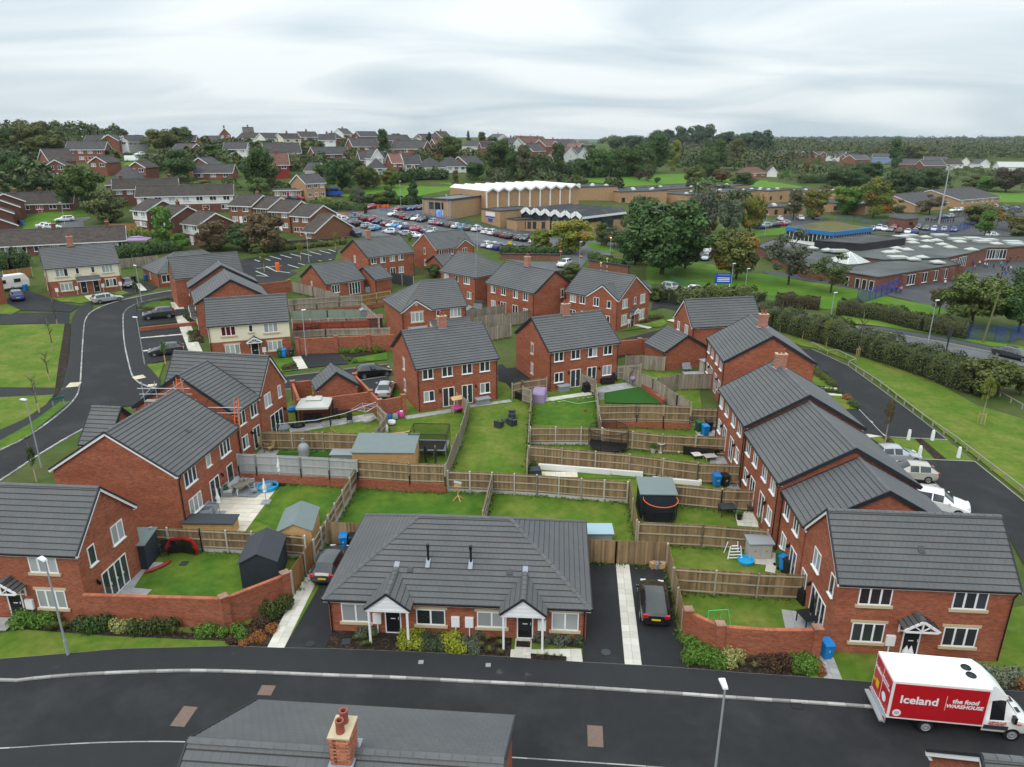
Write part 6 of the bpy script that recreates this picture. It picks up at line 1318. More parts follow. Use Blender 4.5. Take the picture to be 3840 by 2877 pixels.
ob('edge_grass',leaves(fence_points(('fence',),.025,.2),.13,m=LEAF),kind='stuff',color=(.07,.14,.02))
# beds in front of the houses
BY=(.30,.33,.025);BG=(.06,.085,.05);GR=(.115,.135,.105);PU=(.06,.02,.024);OR=(.32,.11,.035);VA=(.38,.39,.14)
def row(lb,tile_pts,r,h,col,kind='bush',group=None):
 for i,p in enumerate(tile_pts):shrub(f'{lb}, {nth(i)} from the left',p,r*R.uniform(.85,1.15),h*R.uniform(.85,1.15),col,kind,i)
row('dark green laurel shrub along the left house front bed',[(-29.37,35.48),(-28.91,35.61),(-28.19,35.48),(-27.68,35.61)],.62,.9,'bright')
row('strappy olive plant in the left house front bed',[(-27.12,34.96),(-26.53,34.96),(-26.18,35.22)],.5,.7,(.10,.12,.03),'tuft')
row('blue green laurel in the bed below the boundary wall',[(-25.59,35.22),(-24.86,34.96),(-24.52,35.09),(-24,35.22)],.55,.9,'dark')
row('variegated cream leaved shrub below the boundary wall',[(-23.51,35.09),(-23.03,34.96),(-22.72,35.35),(-22.22,35.35)],.45,.7,VA)
row('airy green shrub below the boundary wall',[(-22.15,34.71),(-21.63,34.84),(-21.11,34.96),(-20.46,34.84),(-20.02,34.96)],.55,.9,(.04,.065,.02))
row('yellowing plant near the wall pillar',[(-19.85,34.58),(-19.39,34.58),(-18.84,34.84),(-18.52,34.96)],.28,.6,(.24,.22,.08),'tuft')
row('green shrub near the corner of the boundary wall',[(-18.11,34.58),(-17.75,34.71),(-16.95,34.58),(-16.17,34.71),(-15.66,34.21)],.45,.7,'bright')
row('dark red shrub at the corner bed by the drive path',[(-16.14,33.97),(-16.01,34.96),(-15.38,34.58),(-15.31,35.09)]+[(-14.77,35.35),(-15.2,35.61)],.45,.5,PU)
row('orange leaved heather in the corner bed',[(-15.4,33.72),(-15.04,34.09)]+[(-14.81,34.46),(-14.52,34.09),(-14.23,34.96)],.38,.4,OR)
row('leggy green shrub by the brick pillar of the left wall',[(-15.21,36.69),(-14.48,36.28),(-14.21,36.69),(-13.99,37.1)],.5,1.0,(.05,.085,.02))
row('grey lavender clump left of the left porch',[(-8.81,34.58),(-8.52,34.84),(-8.17,34.71)],.4,.55,GR)
row('bright grassy tuft left of the left porch path',[(-9.02,34.03),(-8.56,34.15),(-8.05,34.27),(-8.49,33.6),(-8.18,33.66)],.34,.4,(.12,.16,.03),'tuft')
row('bright yellow-green euonymus right of the left porch path',[(-6.19,34.21),(-5.68,34.09),(-5.25,34.58),(-6.14,33.6),(-5.37,33.54),(-5.83,34.58)],.48,.6,BY)
row('round clipped green ball shrub in the bungalow bed',[(-5.09,33.97),(-4.92,34.21),(-4.58,33.72),(-4.34,34.15),(-4.13,33.72),(-4.89,33.31),(-4.46,33.36),(-3.92,33.25)],.33,.55,BG)
row('bright yellow-green euonymus in front of the meter boxes',[(-3.87,33.97),(-3.55,33.6),(-3.39,34.15),(-3.4,33.25),(-2.92,33.25)],.5,.6,BY)
row('grey green clump right of the meter boxes',[(-2.76,33.9),(-2.22,33.72),(-2.49,33.48),(-1.97,34.33),(-2.07,33.01)],.38,.55,GR)
row('yellow-green grass tuft near the right porch path',[(-1.42,34.03),(-.77,34.21),(-.68,33.6),(-1.81,33.42),(-1.31,33.01),(-.67,32.84)],.36,.45,(.16,.17,.05),'tuft')
row('grey lavender clump under the right bungalow window',[(1.52,34.33),(1.92,33.97),(2.42,34.27),(2.77,33.84),(3.16,34.15)],.45,.65,GR);shrub('small green ball shrub by the right downpipe of the bungalow',(3.83,33.84),.38,.6,BG)
row('low yellow plant in the little bed by the right path',[(1.5,32.66),(1.9,32.72),(2.38,32.66),(2.73,32.61)],.25,.3,(.14,.15,.03),'tuft')
row('green shrub at the driveway end of the right bed',[(10.11,34.09),(10.24,33.6),(10.51,33.25),(9.89,32.32),(10.37,32.32),(10.8,32.78),(10.81,32.21),(11.29,32.55),(11.37,31.99),(11.27,33.36)],.5,.85,'bright')
row('variegated cream leaved shrub in the right bed',[(11.91,32.78),(12.27,32.66),(12.67,32.66),(12.03,32.1)],.5,.8,VA)
row('yellow tufted plant in the right bed',[(12.66,31.88),(13.31,32.44),(13.29,31.77)],.3,.6,(.26,.25,.1),'tuft')
row('dark purple shrub along the right brick wall',[(13.67,32.1),(14.09,32.44)]+[(14.32,32.1),(14.52,31.77),(15.03,32.32),(15.18,31.88),(14.76,32.44)],.5,.65,PU)
row('green shrub at the pillar end of the right bed',[(15.69,32.21),(16.17,32.44),(16.43,32.1),(15.56,31.66),(16.06,31.55),(16.53,31.77)],.5,.75,'bright');row('rust coloured shrub by the blue bin path',[(16.77,31.77),(16.78,31.33)],.32,.6,OR)
row('silvery shrub behind the delivery van',[(24.86,31.44),(25.07,30.91),(25.56,30.91),(25.78,30.49),(26.59,30.8),(27,30.91)],.55,.95,(.17,.2,.14));shrub('orange shrub at the right picture edge behind the van',(27.06,30.49),.45,.6,OR)
row('green shrub by the parking bay path',[(-50,106.1),(-49.7,106.8),(-48.7,105.1)],.45,.7,'mid');row('lavender and shrub clump by the terrace steps',[(-44.5,95.3),(-44.4,96.4),(-43,94.2),(-43.7,93.6),(-45.4,96.9)],.45,.6,(.1,.12,.04));row('low shrub along the corner lawn edge',[(-59,110.6),(-58.1,110.3),(-57.3,110.4),(-58.1,115.9),(-57.5,116.4),(-56.4,116.5),(-56.2,117.3)],.55,.6,'olive')
row('green leafy plant by the stepped brick wall',[(-22.1,88.8),(-21.5,89),(-20.6,88.6),(-20.2,89.3)],.7,.8,'bright');row('bright yellow-green shrub by the stepped brick wall',[(-19.5,89.5),(-18.8,90.1),(-17.7,89)],.75,1.0,(.12,.17,.02));row('low plant in the border by the stepped wall',[(-20.6,85.7),(-19.7,85),(-17.1,89.3)],.4,.4,'bright');row('low plant in the lawn by the stepping stones',[(-27.8,82.6),(-27.4,83),(-27.1,83.9)],.5,.45,'olive')
row('lavender along the curved corner lawn',[(19.3,104.8),(20.4,105.9),(21.6,107.4),(22.4,107.8),(23.1,107.8)],.6,.6,'olive')
row('shrub along the private drive, upper bed',[(36.5,81),(36.5,80),(36.5,78.8),(36.6,77.6),(36.6,76.8)],.5,.8,'olive');row('clipped box ball between the terrace paths',[(34.6,75.4),(35,75.2),(35.5,75),(35.9,74.9),(36.4,74.7)],.32,.5,'mid');shrub('orange heather at the drive edge',(36.5,72.6),.55,.6,OR);row('green shrub at the drive edge',[(36.3,71),(36.3,70.2)],.55,.7,'mid');row('low plant in the strip by the white bollards',[(35.6,62.1),(35.5,61.1),(35.3,59.6)],.35,.4,'olive')
row('seedling in the white edged raised bed',[(12.2,54.2),(12.6,54.1),(13.1,53.9),(13.6,53.8),(14,53.8),(14.5,53.7),(14.9,53.6)],.22,.3,'bright');row('green plant at the end of the dark mulch strip',[(9.2,55.3),(9.8,55.3),(2,56.4),(2.7,56.2)],.35,.45,'bright')
for lb,p,s in (('potted plant by the patio doors of the cream patio',(-23.1,51.4),1.2),('potted plant with dark pot on the terrace patio',(17.28,47.71),1.2),('potted plant by the terrace wall',(18.82,47.3),1.2),('red potted plant near the picture of the blue tub',(18.57,46.67),1.2),('stone planter on the lawn near the bird bath',(12.8,58.9),1.3),('potted plant on the small slab patio',(21.6,75.8),1.2)):pot_plant(lb.replace(' near the picture of the blue tub',' at the terrace patio edge'),p,POT if 'red' in lb else (CONC if 'stone' in lb else BLACK),s)
def sapling(label,p,h,col='olive',stakes=False,bare=False,w=.9):
 t=thing('young_tree',label,'tree',(p[0],p[1],T(p[0],p[1])),R.random()*6);ob('trunk',shared('saptrunk',lambda:MB().tube([(0,0,-.05),(.01,0,.5),(0,.01,1)],[.012,.008,.003],WOODG,5).mesh('trunk')),t,None,0,h)
 if not bare:ob('crown',crown_mesh('light',R.randint(0,1)),t,(0,0,h*.38),0,(w,w,h*.62),color=GREENS[col] if isinstance(col,str) else col)
 else:ob('twigs',trunk_mesh(R.randint(0,2),True),t,(0,0,h*.3),0,(w*1.1,w*1.1,h*.6))
 if stakes:
  for s in (-.3,.3):ob('stake',shared('stake',lambda:MB().cyl((0,0,-.1),(0,0,1.2),.04,.04,TIMB,6).mesh('stake')),t,(s,0,0))
  ob('crossbar',shared('cbar',lambda:MB().bar((-.3,0,1.05),(.3,0,1.05),.03,.08,TIMB).mesh('crossbar')),t)
 else:ob('guard',shared('guard',lambda:MB().cyl((0,0,0),(0,0,1.1),.06,.06,TIMB,6).mesh('guard')),t,(.08,0,0))
 return t
for i,(p,h) in enumerate((((-66,100.2),4.5),((-59.9,89.1),4.5),((-53.4,77.7),4.2),((-48.8,68.3),4.8))):sapling(f'bare staked young tree on the left green, {nth(i)} from the back',p,h,bare=True,w=1.6)
sapling('small leafy young tree by the road lamp on the left',(-39.8,53.6),3.6,'mid',w=.7);sapling('young tree at the corner of the parking bays',(-43,84.2),3.2,'bright',w=.9);sapling('thin young tree by the road bend',(-60.1,112),4.5,'grey',w=1.0)
for i,(p,h,b) in enumerate((((39,100.3),4.5,1),((40.8,96.6),4.5,1),((42.7,92.8),4,0),((44.6,87.8),6,1),((46.9,65.9),5.5,0))):sapling(f'young tree with timber stakes on the right verge, {nth(i)} from the back',p,h,'yellow',True,bool(b),1.4 if not b else 1.8)
sapling('brownish young tree beside the small green with bollards',(34.6,60.6),5.0,'brown',w=.9)
for i,p in enumerate(((-40.4,164.3),(-45.4,153.1),(-49.6,141.8))):sapling(f'young yellow tree in the new car park, {nth(2-i)} from the left',p,4.2,'yellow',w=1.5)
# ------------------------------------------------------------------ vehicles
# stations along the length (front to rear): x, lower edge, belt, window top / bonnet height, half width, half roof width, side glass (0/1)
KINDS={
 'hatchback':(4.15,[(0,.30,.50,.58,.66,.5,0),(.05,.22,.58,.68,.80,.6,0),(.14,.2,.68,.80,.87,.66,0),(.27,.2,.80,.95,.89,.70,0),(.46,.2,.88,1.44,.89,.60,1),(.62,.2,.90,1.47,.89,.60,0),(.645,.2,.90,1.47,.89,.60,1),(.84,.2,.94,1.43,.88,.58,0),(.97,.24,.93,1.0,.84,.62,0),(1,.34,.62,.86,.76,.6,0)]),
 'estate':(4.6,[(0,.30,.48,.56,.66,.5,0),(.05,.22,.56,.66,.82,.6,0),(.14,.2,.68,.80,.88,.66,0),(.26,.2,.80,.94,.90,.70,0),(.43,.2,.88,1.43,.90,.60,1),(.58,.2,.90,1.47,.90,.60,0),(.60,.2,.90,1.47,.90,.60,1),(.90,.2,.93,1.42,.88,.58,0),(.98,.24,.93,1.02,.84,.62,0),(1,.34,.62,.88,.76,.6,0)]),
 'suv':(4.45,[(0,.36,.62,.76,.72,.56,0),(.04,.28,.72,.88,.86,.64,0),(.14,.26,.84,.98,.91,.7,0),(.26,.26,.94,1.08,.93,.74,0),(.42,.26,1.02,1.60,.93,.66,1),(.58,.26,1.03,1.65,.93,.66,0),(.60,.26,1.03,1.65,.93,.66,1),(.88,.26,1.06,1.60,.91,.64,0),(.97,.3,1.05,1.14,.88,.68,0),(1,.42,.72,1.0,.8,.66,0)]),
 'saloon':(4.7,[(0,.28,.46,.54,.68,.5,0),(.05,.2,.56,.66,.82,.6,0),(.14,.2,.66,.78,.89,.66,0),(.28,.2,.78,.90,.91,.70,0),(.44,.2,.86,1.38,.91,.58,1),(.58,.2,.88,1.42,.91,.58,0),(.60,.2,.88,1.42,.91,.58,1),(.74,.2,.90,1.38,.90,.56,0),(.88,.22,.90,.99,.88,.64,0),(.98,.28,.86,.95,.84,.62,0),(1,.36,.6,.84,.74,.6,0)]),
}
def car_meshes(kind):
 def f():
  L,S=KINDS[kind];rings=[]
  cab=[i for i,s in enumerate(S) if s[3]-s[2] > .3];i0,i1=cab[0],cab[-1]
  for i,(x,lo,be,tp,hw,hr,g) in enumerate(S):
   X=-x*L+L/2;c=tp-be > .3
   pts=[(hw*.86,lo),(hw*.98,lo+.12),(hw,(lo+be)/2+.08),(hw*.985,be),(hw*.955,be+.02) if c else (hw*.93,be+.03),(hr*1.02,tp-.07) if c else (hr*1.02,tp-.025),(hr*.86,tp-.005) if c else (hr*.7,tp-.005),(0,tp+.02)]
   rings.append([(X,y,z) for y,z in pts]+[(X,-y,z) for y,z in pts[-2::-1]])
  body,glass=MB(),MB();n=len(rings[0])
  P=mat_('car');
  for i in range(len(S)-1):
   for k in range(n-1):
    q=[rings[i][k],rings[i+1][k],rings[i+1][k+1],rings[i][k+1]]
    side=k in (4,n-6);top=5 <= k <= n-7;g=False
    if side and i0 <= i < i1 and S[i][6]:g=True
    if top and (i == i0-1 or i == i1):g=True
    (glass if g else body).face(q,CARGL if g else PAINT)
  for r,s in ((rings[0],1),(rings[-1],-1)):body.face(r[::s],PAINT)
  for mb in (body,glass):weld(mb)
  trim=MB();f,b=L/2,-L/2
  trim.box(f-.12,-.55,.26,f+.012,.55,.42,BLACK);trim.box(b-.012,-.6,.3,b+.1,.6,.42,BLACK)
  for s in (-1,1):trim.box(b*.55,s*.885-.02,.2,f*.55,s*.885+.02,.27,BLACK)
  return {'body':body.mesh('body',38),'windows':glass.mesh('windows',38),'trim':trim.mesh('trim')}
 return shared(('car',kind),f)
def mat_(n):return PAINT
def weld(mb):
 idx={};v=[];mp=[]
 for p in mb.v:
  k=(round(p[0],4),round(p[1],4),round(p[2],4))
  if k not in idx:idx[k]=len(v);v.append(p)
  mp.append(idx[k])
 F=[];M=[]
 for f,m in zip(mb.f,mb.m):
  g=[];[g.append(mp[i]) for i in f if not g or g[-1] != mp[i]]
  if g[0] == g[-1]:g.pop()
  if len(set(g)) > 2:F.append(tuple(g));M.append(m)
 mb.v,mb.f,mb.m=v,F,M
def wheel_meshes(r):
 def f():
  t=MB().lathe([(r*.62,-.1),(r*.95,-.1),(r,-.06),(r,.06),(r*.95,.1),(r*.62,.1)],TYRE,18)
  q=MB().lathe([(.02,.07),(r*.2,.08),(r*.2,.04),(r*.6,.03),(r*.64,.1)],BLACK,18)
  for k in range(5):a=k*1.2566;q.bar((r*.1*math.cos(a),r*.1*math.sin(a),.085),(r*.6*math.cos(a),r*.6*math.sin(a),.085),r*.17,.02,RIM)
  q.lathe([(r*.58,.09),(r*.65,.105),(r*.66,.09)],RIM,18);return t.mesh('tyre',40),q.mesh('rim')
 return shared(('wheel',r),f)
PROTO={}
def car_proto(kind,detail):
 """Prototype: body, windows, trim, lamps, plates, mirrors, wheels (> rim)."""
 key=(kind,detail)
 if key in PROTO:return PROTO[key]
 L,S=KINDS[kind];m=car_meshes(kind);t=bpy.data.objects.new('car',None);COL.objects.link(t)
 ob('body',m['body'],t);ob('windows',m['windows'],t);f,b=L/2,-L/2
 r=.36 if kind == 'suv' else .32;tm,rm=wheel_meshes(r)
 for x in (f*.66,b*.62):
  for s in (-1,1):
   w=ob('wheel',tm,t,(x,s*(S[4][4]-.075),r),(-s*math.pi/2,0,0))
   if detail:ob('rim',rm,w)
 zf=S[1][3]-.06;zr=S[-2][2]-.03
 hm=shared(('hl',detail),lambda:MB().hexa([(-.16,-.17,-.07),(.04,-.17,-.07),(-.04,.17,-.06),(-.2,.17,-.05),(-.2,-.17,.06),(0,-.17,.05),(-.1,.17,.09),(-.24,.17,.09)],HEADL).mesh('headlight'))
 tm2=shared(('tl',detail),lambda:MB().box(-.05,-.16,-.1,.12,.14,.1,TAILL).mesh('tail_light'))
 for s in (-1,1):
  ob('headlight',hm,t,(f-.02,s*.56,zf-.04),None,(1,s,1));ob('tail_light',tm2,t,(b+.02,s*.64,zr-.06),None,(1,s,1))
 if detail:
  ob('trim',m['trim'],t);ob('rear_plate',shared('rp',lambda:MB().box(-.015,-.26,-.055,.01,.26,.055,PLATEY).mesh('rear_plate')),t,(b-.0,0,.62));ob('front_plate',shared('fp',lambda:MB().box(-.01,-.26,-.055,.02,.26,.055,PLATEW).mesh('front_plate')),t,(f+.01,0,.42))
  for s in (-1,1):ob('mirror',shared('mir',lambda:MB().hexa([(-.06,-.1,-.06),(.08,-.1,-.05),(.06,.1,-.05),(-.06,.1,-.06),(-.06,-.1,.07),(.06,-.1,.06),(.04,.1,.07),(-.06,.1,.08)],PAINT).mesh('mirror')),t,(f-L*.33,s*(S[4][4]+.09),S[4][2]+.1))
 t.location=(0,0,-300);PROTO[key]=t;t['used']=0;return t
COLS={'white':(.72,.73,.74),'silver':(.36,.38,.40),'grey':(.09,.095,.10),'dark grey':(.035,.038,.042),'black':(.008,.008,.009),'red':(.38,.012,.015),'blue':(.02,.06,.24),'bright blue':(.03,.22,.55),'light blue':(.12,.38,.55),'dark blue':(.01,.018,.06),'beige':(.42,.40,.35),'maroon':(.12,.01,.015)}
NCAR=0
def car(label,kind,colr,p,heading,detail=True,group=None,dz=.02):
 global NCAR
 o=car_proto(kind,detail)
 loc=(p[0],p[1],T(p[0],p[1])+dz)
 if not o['used']:
  o['used']=1;o.location=loc;o.rotation_euler=(0,0,heading);c=o
  for ch in o.children_recursive:ch.color=(*COLS[colr],1)
 else:c=dup(o,loc,heading,paint=COLS[colr])
 c['label']=label;c['category']='car'
 if group:c['group']=group
 return c
car('dark grey hatchback parked on the drive left of the bungalow','hatchback','dark grey',(-12.11,41.3),1.49)
car('black hatchback with yellow rear plate on the right hand drive','hatchback','black',(8.75,37.1),1.45,dz=.07)
car('black hatchback parked on the street beside the brick semi','hatchback','black',(-16.4,80),.4)
car('silver grey saloon tucked behind the brick compound wall','saloon','silver',(-14,73.9),1.62,dz=.06)
car('dark blue grey SUV in the upper parking bay of the left road','suv','dark grey',(-53.7,105.5),-2.68,dz=.05)
car('dark grey hatchback in the lower parking bay of the left road','hatchback','dark grey',(-44.7,88.2),-2.77,dz=.05)
car('silver estate car parked half on the kerb of the road bend','estate','silver',(-66.2,114.4),.79)
car('bright blue SUV parked left of the cream house','suv','blue',(-81.5,115.2),2.25)
car('dark grey saloon on the drive right of the cream house','saloon','dark grey',(-68.7,125.7),-1.04)
car('silver white car furthest back in the terrace parking bays','hatchback','silver',(34,57.5),.01,dz=.07)
car('pale beige car reversed between silver and white cars in the terrace bays','hatchback','beige',(33.5,54.3),2.95,dz=.07)
car('white SUV with black roof nearest in the terrace parking bays','suv','white',(33,49.2),-.49,dz=.07)
car('dark grey saloon driving on the road behind the long hedge','saloon','dark grey',(64.8,88),-1)
car('white SUV waiting at the school exit by the no entry sign','suv','white',(11.2,152.4),-2.08)
car('silver SUV on the lane behind the hedge gap','suv','silver',(28.5,129.3),2.19);car('white car on the lane behind the hedge, nearer the signboard','hatchback','white',(32.7,127.5),2.28)
def cars(where,pts,heads,kinds,cols,detail=False,flip=.5):
 for i,p in enumerate(pts):
  a=heads+(math.pi if R.random() < flip else 0)+R.uniform(-.05,.05);k=kinds[i % len(kinds)]
  car(f'{cols[i]} {k}, {nth(i)} from the left {where}',k,cols[i],p,a,detail,group='cars parked at the sports centre and school')
KD=['hatchback','suv','hatchback','estate','hatchback','saloon','suv']
A1=-.58+1.75
cars('in the long row below the blue railing',[(-34.6,211.3),(-32.4,210.2),(-30.9,208.6),(-29.4,207.4),(-27.5,207.1),(-25.3,206.3),(-21.9,204.2),(-20.5,203.6),(-19.2,202.8),(-17.4,201.7),(-15.4,201),(-13.6,200.1),(-11.9,199.2),(-9.6,198.3),(-7,195.1),(-5.2,193.4),(-3.4,191.6),(-1.9,190),(-.6,188.6)]+[(1.7,187.1),(3.3,185.7),(5.6,183.5)],A1,KD,['white','black','red','black','white','black','silver','red','dark blue','grey','white','light blue','grey','white','white','white','black','maroon','black','dark grey','black','white'])
cars('in the row nearest the brown terrace',[(-47.4,199.4),(-45.8,197.1),(-43.1,195.3),(-41.1,193.2),(-38.4,191.4),(-35.9,189.1)],A1,KD,['white','white','dark blue','black','silver','light blue'])
cars('in the middle row behind the blue fence',[(-44.8,199),(-44,203.4),(-42.1,202.4),(-40.2,200.7),(-38.8,200.8),(-36.5,198.9),(-34,196.4),(-32.5,195.3),(-30.9,194.3),(-29.2,193.6),(-27.8,192.6),(-26.4,192.6),(-24.7,191.5),(-22.5,190.7),(-21.1,189.8)],A1,KD,['dark grey','blue','grey','maroon','red','black','maroon','white','bright blue','white','dark blue','red','red','grey','silver'])
cars('in the near row behind the brick semis',[(-31.4,185.7),(-29.7,184.7),(-27.4,183.9),(-24.3,182.2)],A1+1.4,['estate','hatchback','estate','hatchback'],['white','grey','silver','white'])
cars('in the gap beside the brown terrace',[(-43.3,187.8),(-39.5,180.3)],A1+1.2,['suv','saloon'],['black','dark blue'])
cars('in the top row beside the orange barriers',[(-42.5,219.4),(-34.6,220),(-32.5,221.8),(-31.2,222.8),(-30.1,224),(-28.3,226)],A1,['hatchback','saloon'],['red','red','dark blue','blue','blue','maroon'])
cars('in the lower row by the yellow sign',[(-6.1,175),(-4.7,173.2),(-3.1,171.9),(-1.5,170.3),(.1,170.3)],A1,['hatchback','hatchback','suv'],['white','white','blue','blue','dark grey'])
cars('outside the buff house',[(-66.5,220.1),(-64.5,221.7)],-.7,['estate','hatchback'],['dark blue','red'])
cars('between the big oak and the maple',[(47.8,178.8),(47.9,174.7),(51.7,185.3),(44.5,164)],1.2,KD,['white','white','white','silver'])
cars('beyond the school lawn',[(75.6,221),(78.3,224.3),(82,226.1),(85.4,229.8),(88,234.3)],.3,KD,['blue','silver','black','red','silver']);cars('outside the buff classrooms',[(90.4,244.6),(98.7,248.3),(105.4,251.9)],1.4,KD,['white','white','grey'])
cars('in the staff row behind the flat roof',[(112.4,225.3),(115.6,227.4),(116.4,225.5),(117.4,223.7),(118.6,220.9),(120.3,219.2),(122,218.3)],1.0,KD,['beige','white','white','grey','grey','white','blue']);cars('beside the green fronted brick store',[(122.1,230.6),(128.6,228.9),(130.1,227),(132,225.7),(135.2,225.9),(137.5,224.4)],1.0,KD,['red','black','black','white','white','blue'])
cars('in the yard beside the pitched roof school block',[(153.6,258.4),(157.5,260.9),(169.8,280),(173,281.5),(191.8,290.7),(196.4,296.5),(196.7,291.2),(190.6,281.8),(198,286.2)],.6,KD,['blue','silver','white','white','white','white','dark grey','blue','blue']);cars('at the right edge behind the yellow tree',[(141.6,212)],.3,['hatchback'],['white'])
cars('on the hillside cul-de-sac',[(-114.2,177.4),(-112.2,176.3),(-114.2,185)],.5,['saloon','hatchback','estate'],['white','white','white']);cars('on the far road climbing the hill',[(-159.7,309.7),(-153.3,307.1),(-141.6,298.2)],1.2,KD,['grey','white','dark grey'])
cars('outside the hillside bungalows',[(-69.7,310.2),(-98.3,298.6)],.2,['saloon','hatchback'],['red','white'])
# delivery van
def van():
 p=(21.73,28.09);a=-.13;v=thing('delivery_van','red and white refrigerated delivery van parked at the kerb, lower right','van',(p[0],p[1],0.02),a)
 bx=MB();x0,x1,y,z0,z1=-3.35,1.05,1.06,.78,2.95
 bx.box(x0,-y,z0,x1,y,z1,VANW);bx.bar((x0,0,z1+.015),(x1,0,z1+.015),2.1,.03,VANW);bx.build('box_body',v)
 for s in (-1,1):ob('side_panel',MB().box(x0+.1,s*(y+.012)-.008,z0+.1,x1-.08,s*(y+.012)+.008,z1-.1,VANR).mesh('side_panel'),v)
 rd=ob('rear_doors',MB().box(x0-.02,-y+.08,z0+.12,x0,y-.08,z1-.1,VANR).box(x0-.03,-.01,z0+.12,x0-.018,.01,z1-.1,VANW).mesh('rear_doors'),v)
 ob('tail_lift',MB().box(x0-.3,-y,.5,x0-.02,y,.58,METAL).box(x0-.08,-y,.45,x0-.02,y,.78,METAL).mesh('tail_lift'),v)
 for s in (-1,1):ob('tail_light',MB().box(x0-.1,s*.95-.09,.6,x0-.08,s*.95+.09,.72,TAILL).mesh('tail_light'),v)
 # cab: cross sections from the bulkhead to the bumper
 S=[(1.05,.45,1.1,2.1,.98,.80),(1.3,.45,1.12,2.36,.99,.80),(1.95,.45,1.15,2.30,.99,.76),(2.62,.45,1.18,1.36,.98,.82),(3.1,.45,1.0,1.16,.93,.74),(3.38,.45,.8,.95,.84,.6),(3.46,.5,.62,.72,.74,.5)]
 rings=[]
 for x,lo,be,tp,hw,hr in S:
  c=tp-be > .5;q=[(hw*.95,lo),(hw,lo+.2),(hw,be),(hw*.985,be+.02) if c else (hw*.94,be+.03),(hr*1.03,tp-.12) if c else (hr*1.05,tp-.03),(hr*.85,tp-.02),(0,tp)];rings.append([(x,a_,b) for a_,b in q]+[(x,-a_,b) for a_,b in q[-2::-1]])
 body,gl=MB(),MB();n=len(rings[0])
 for i in range(len(S)-1):
  for k in range(n-1):
   g=(k in (3,n-5) and i == 1) or (4 <= k <= n-6 and i == 2);(gl if g else body).face([rings[i][k],rings[i+1][k],rings[i+1][k+1],rings[i][k+1]],CARGL if g else VANW)
 body.face(rings[-1][::-1],VANW);weld(body);weld(gl);ob('cab',body.mesh('cab',40),v);ob('windows',gl.mesh('windows',40),v)
 ob('wind_deflector',MB().hexa([(1.0,-.98,2.2),(2.1,-.7,2.22),(2.1,.7,2.22),(1.0,.98,2.2),(1.06,-.95,3.0),(1.35,-.7,2.9),(1.35,.7,2.9),(1.06,.95,3.0)],VANW).mesh('wind_deflector',50),v)
 u=ob('fridge_unit',MB().box(.1,-.6,z1+.03,1.0,.6,z1+.1,VANW).mesh('fridge_unit'),v)
 for yy in (-.27,.27):ob('fan',MB().lathe([(.01,0),(.2,0),(.22,.04),(.24,.02)],BLACK,16).mesh('fan'),u,(.42,yy,z1+.105))
 for s in (-1,1):
  ob('lower_trim',MB().box(1.1,s*.995-.01,.62,2.2,s*.995+.012,.85,DARKG).mesh('lower_trim'),v);ob('headlight',MB().hexa([(3.1,s*.8-.1,.78),(3.42,s*.8-.1,.75),(3.36,s*.8+.1,.75),(3.1,s*.8+.1,.78),(3.05,s*.8-.1,1.0),(3.3,s*.8-.1,.95),(3.2,s*.8+.08,.95),(3.05,s*.8+.08,1.0)],HEADL).mesh('headlight'),v)
  ob('mirror',MB().box(2.25,s*1.1-.12,1.2,2.38,s*1.1+.12,1.55,BLACK).mesh('mirror'),v);ob('indicator',MB().box(2.55,s*1.0-.01,.98,2.75,s*1.0+.01,1.05,ORANGE).mesh('indicator'),v)
  for x in (-1.45,2.45):
   tm,rm=wheel_meshes(.37);w=ob('wheel',tm,v,(x,s*.9,.37),(-s*math.pi/2,0,0),(1,1,1.1));ob('hub',MB().lathe([(.02,.06),(.1,.1),(.2,.07),(.24,.1)],GREYP,16).mesh('hub'),w)
  ob('mudguard',MB().box(-1.95,s*.9-.14,.3,-1.9,s*.9+.14,.75,BLACK).box(-.95,s*.9-.14,.4,-.9,s*.9+.14,.75,BLACK).mesh('mudguard'),v)
 ob('bumper',MB().box(3.2,-.85,.38,3.52,.85,.62,DARKG).mesh('bumper'),v);ob('chassis',MB().box(-3.2,-.5,.45,2.4,.5,.78,BLACK).mesh('chassis'),v)
 for yy in (-.35,.35):ob('bonnet_vent',MB().box(2.72,yy-.16,1.34,2.88,yy+.16,1.36,BLACK).mesh('bonnet_vent'),v)
 fr=-y-.024;rt=(math.pi/2,0,0)
 text('lettering','Iceland',v,(-2.05,fr,1.95),.62,LETW,rt,bold=.016);text('lettering','the food',v,(.0,fr,2.12),.34,LETW,rt,bold=.012,shear=.15);text('lettering','WAREHOUSE',v,(.0,fr,1.82),.275,LETW,rt,bold=.012,shear=.15)
 ob('divider',MB().box(-.86,fr-.003,1.55,-.84,fr,2.4,LETW).mesh('divider'),v)
 def disc(loc,r,rot):d=ob('roundel',MB().lathe([(.001,.004),(r,.004),(r,0)],LETW,24).mesh('roundel'),v,loc,rot);return d
 disc((-2.95,fr,1.15),.2,rt)
 for k in range(3):ob('roundel_line',MB().box(-3.06,fr-.008,1.08+k*.06,-2.84,fr-.005,1.10+k*.06,LETK).mesh('roundel_line'),v)
 text('lettering','Iceland.co.uk',v,(1.68,-1.016,1.07),.15,LETR,rt,bold=.004);text('lettering','FREE DELIVERY',v,(1.66,-1.016,.94),.12,LETR,rt,bold=.006,shear=.15)
 rb=(math.pi/2,0,-math.pi/2);xr=x0-.034
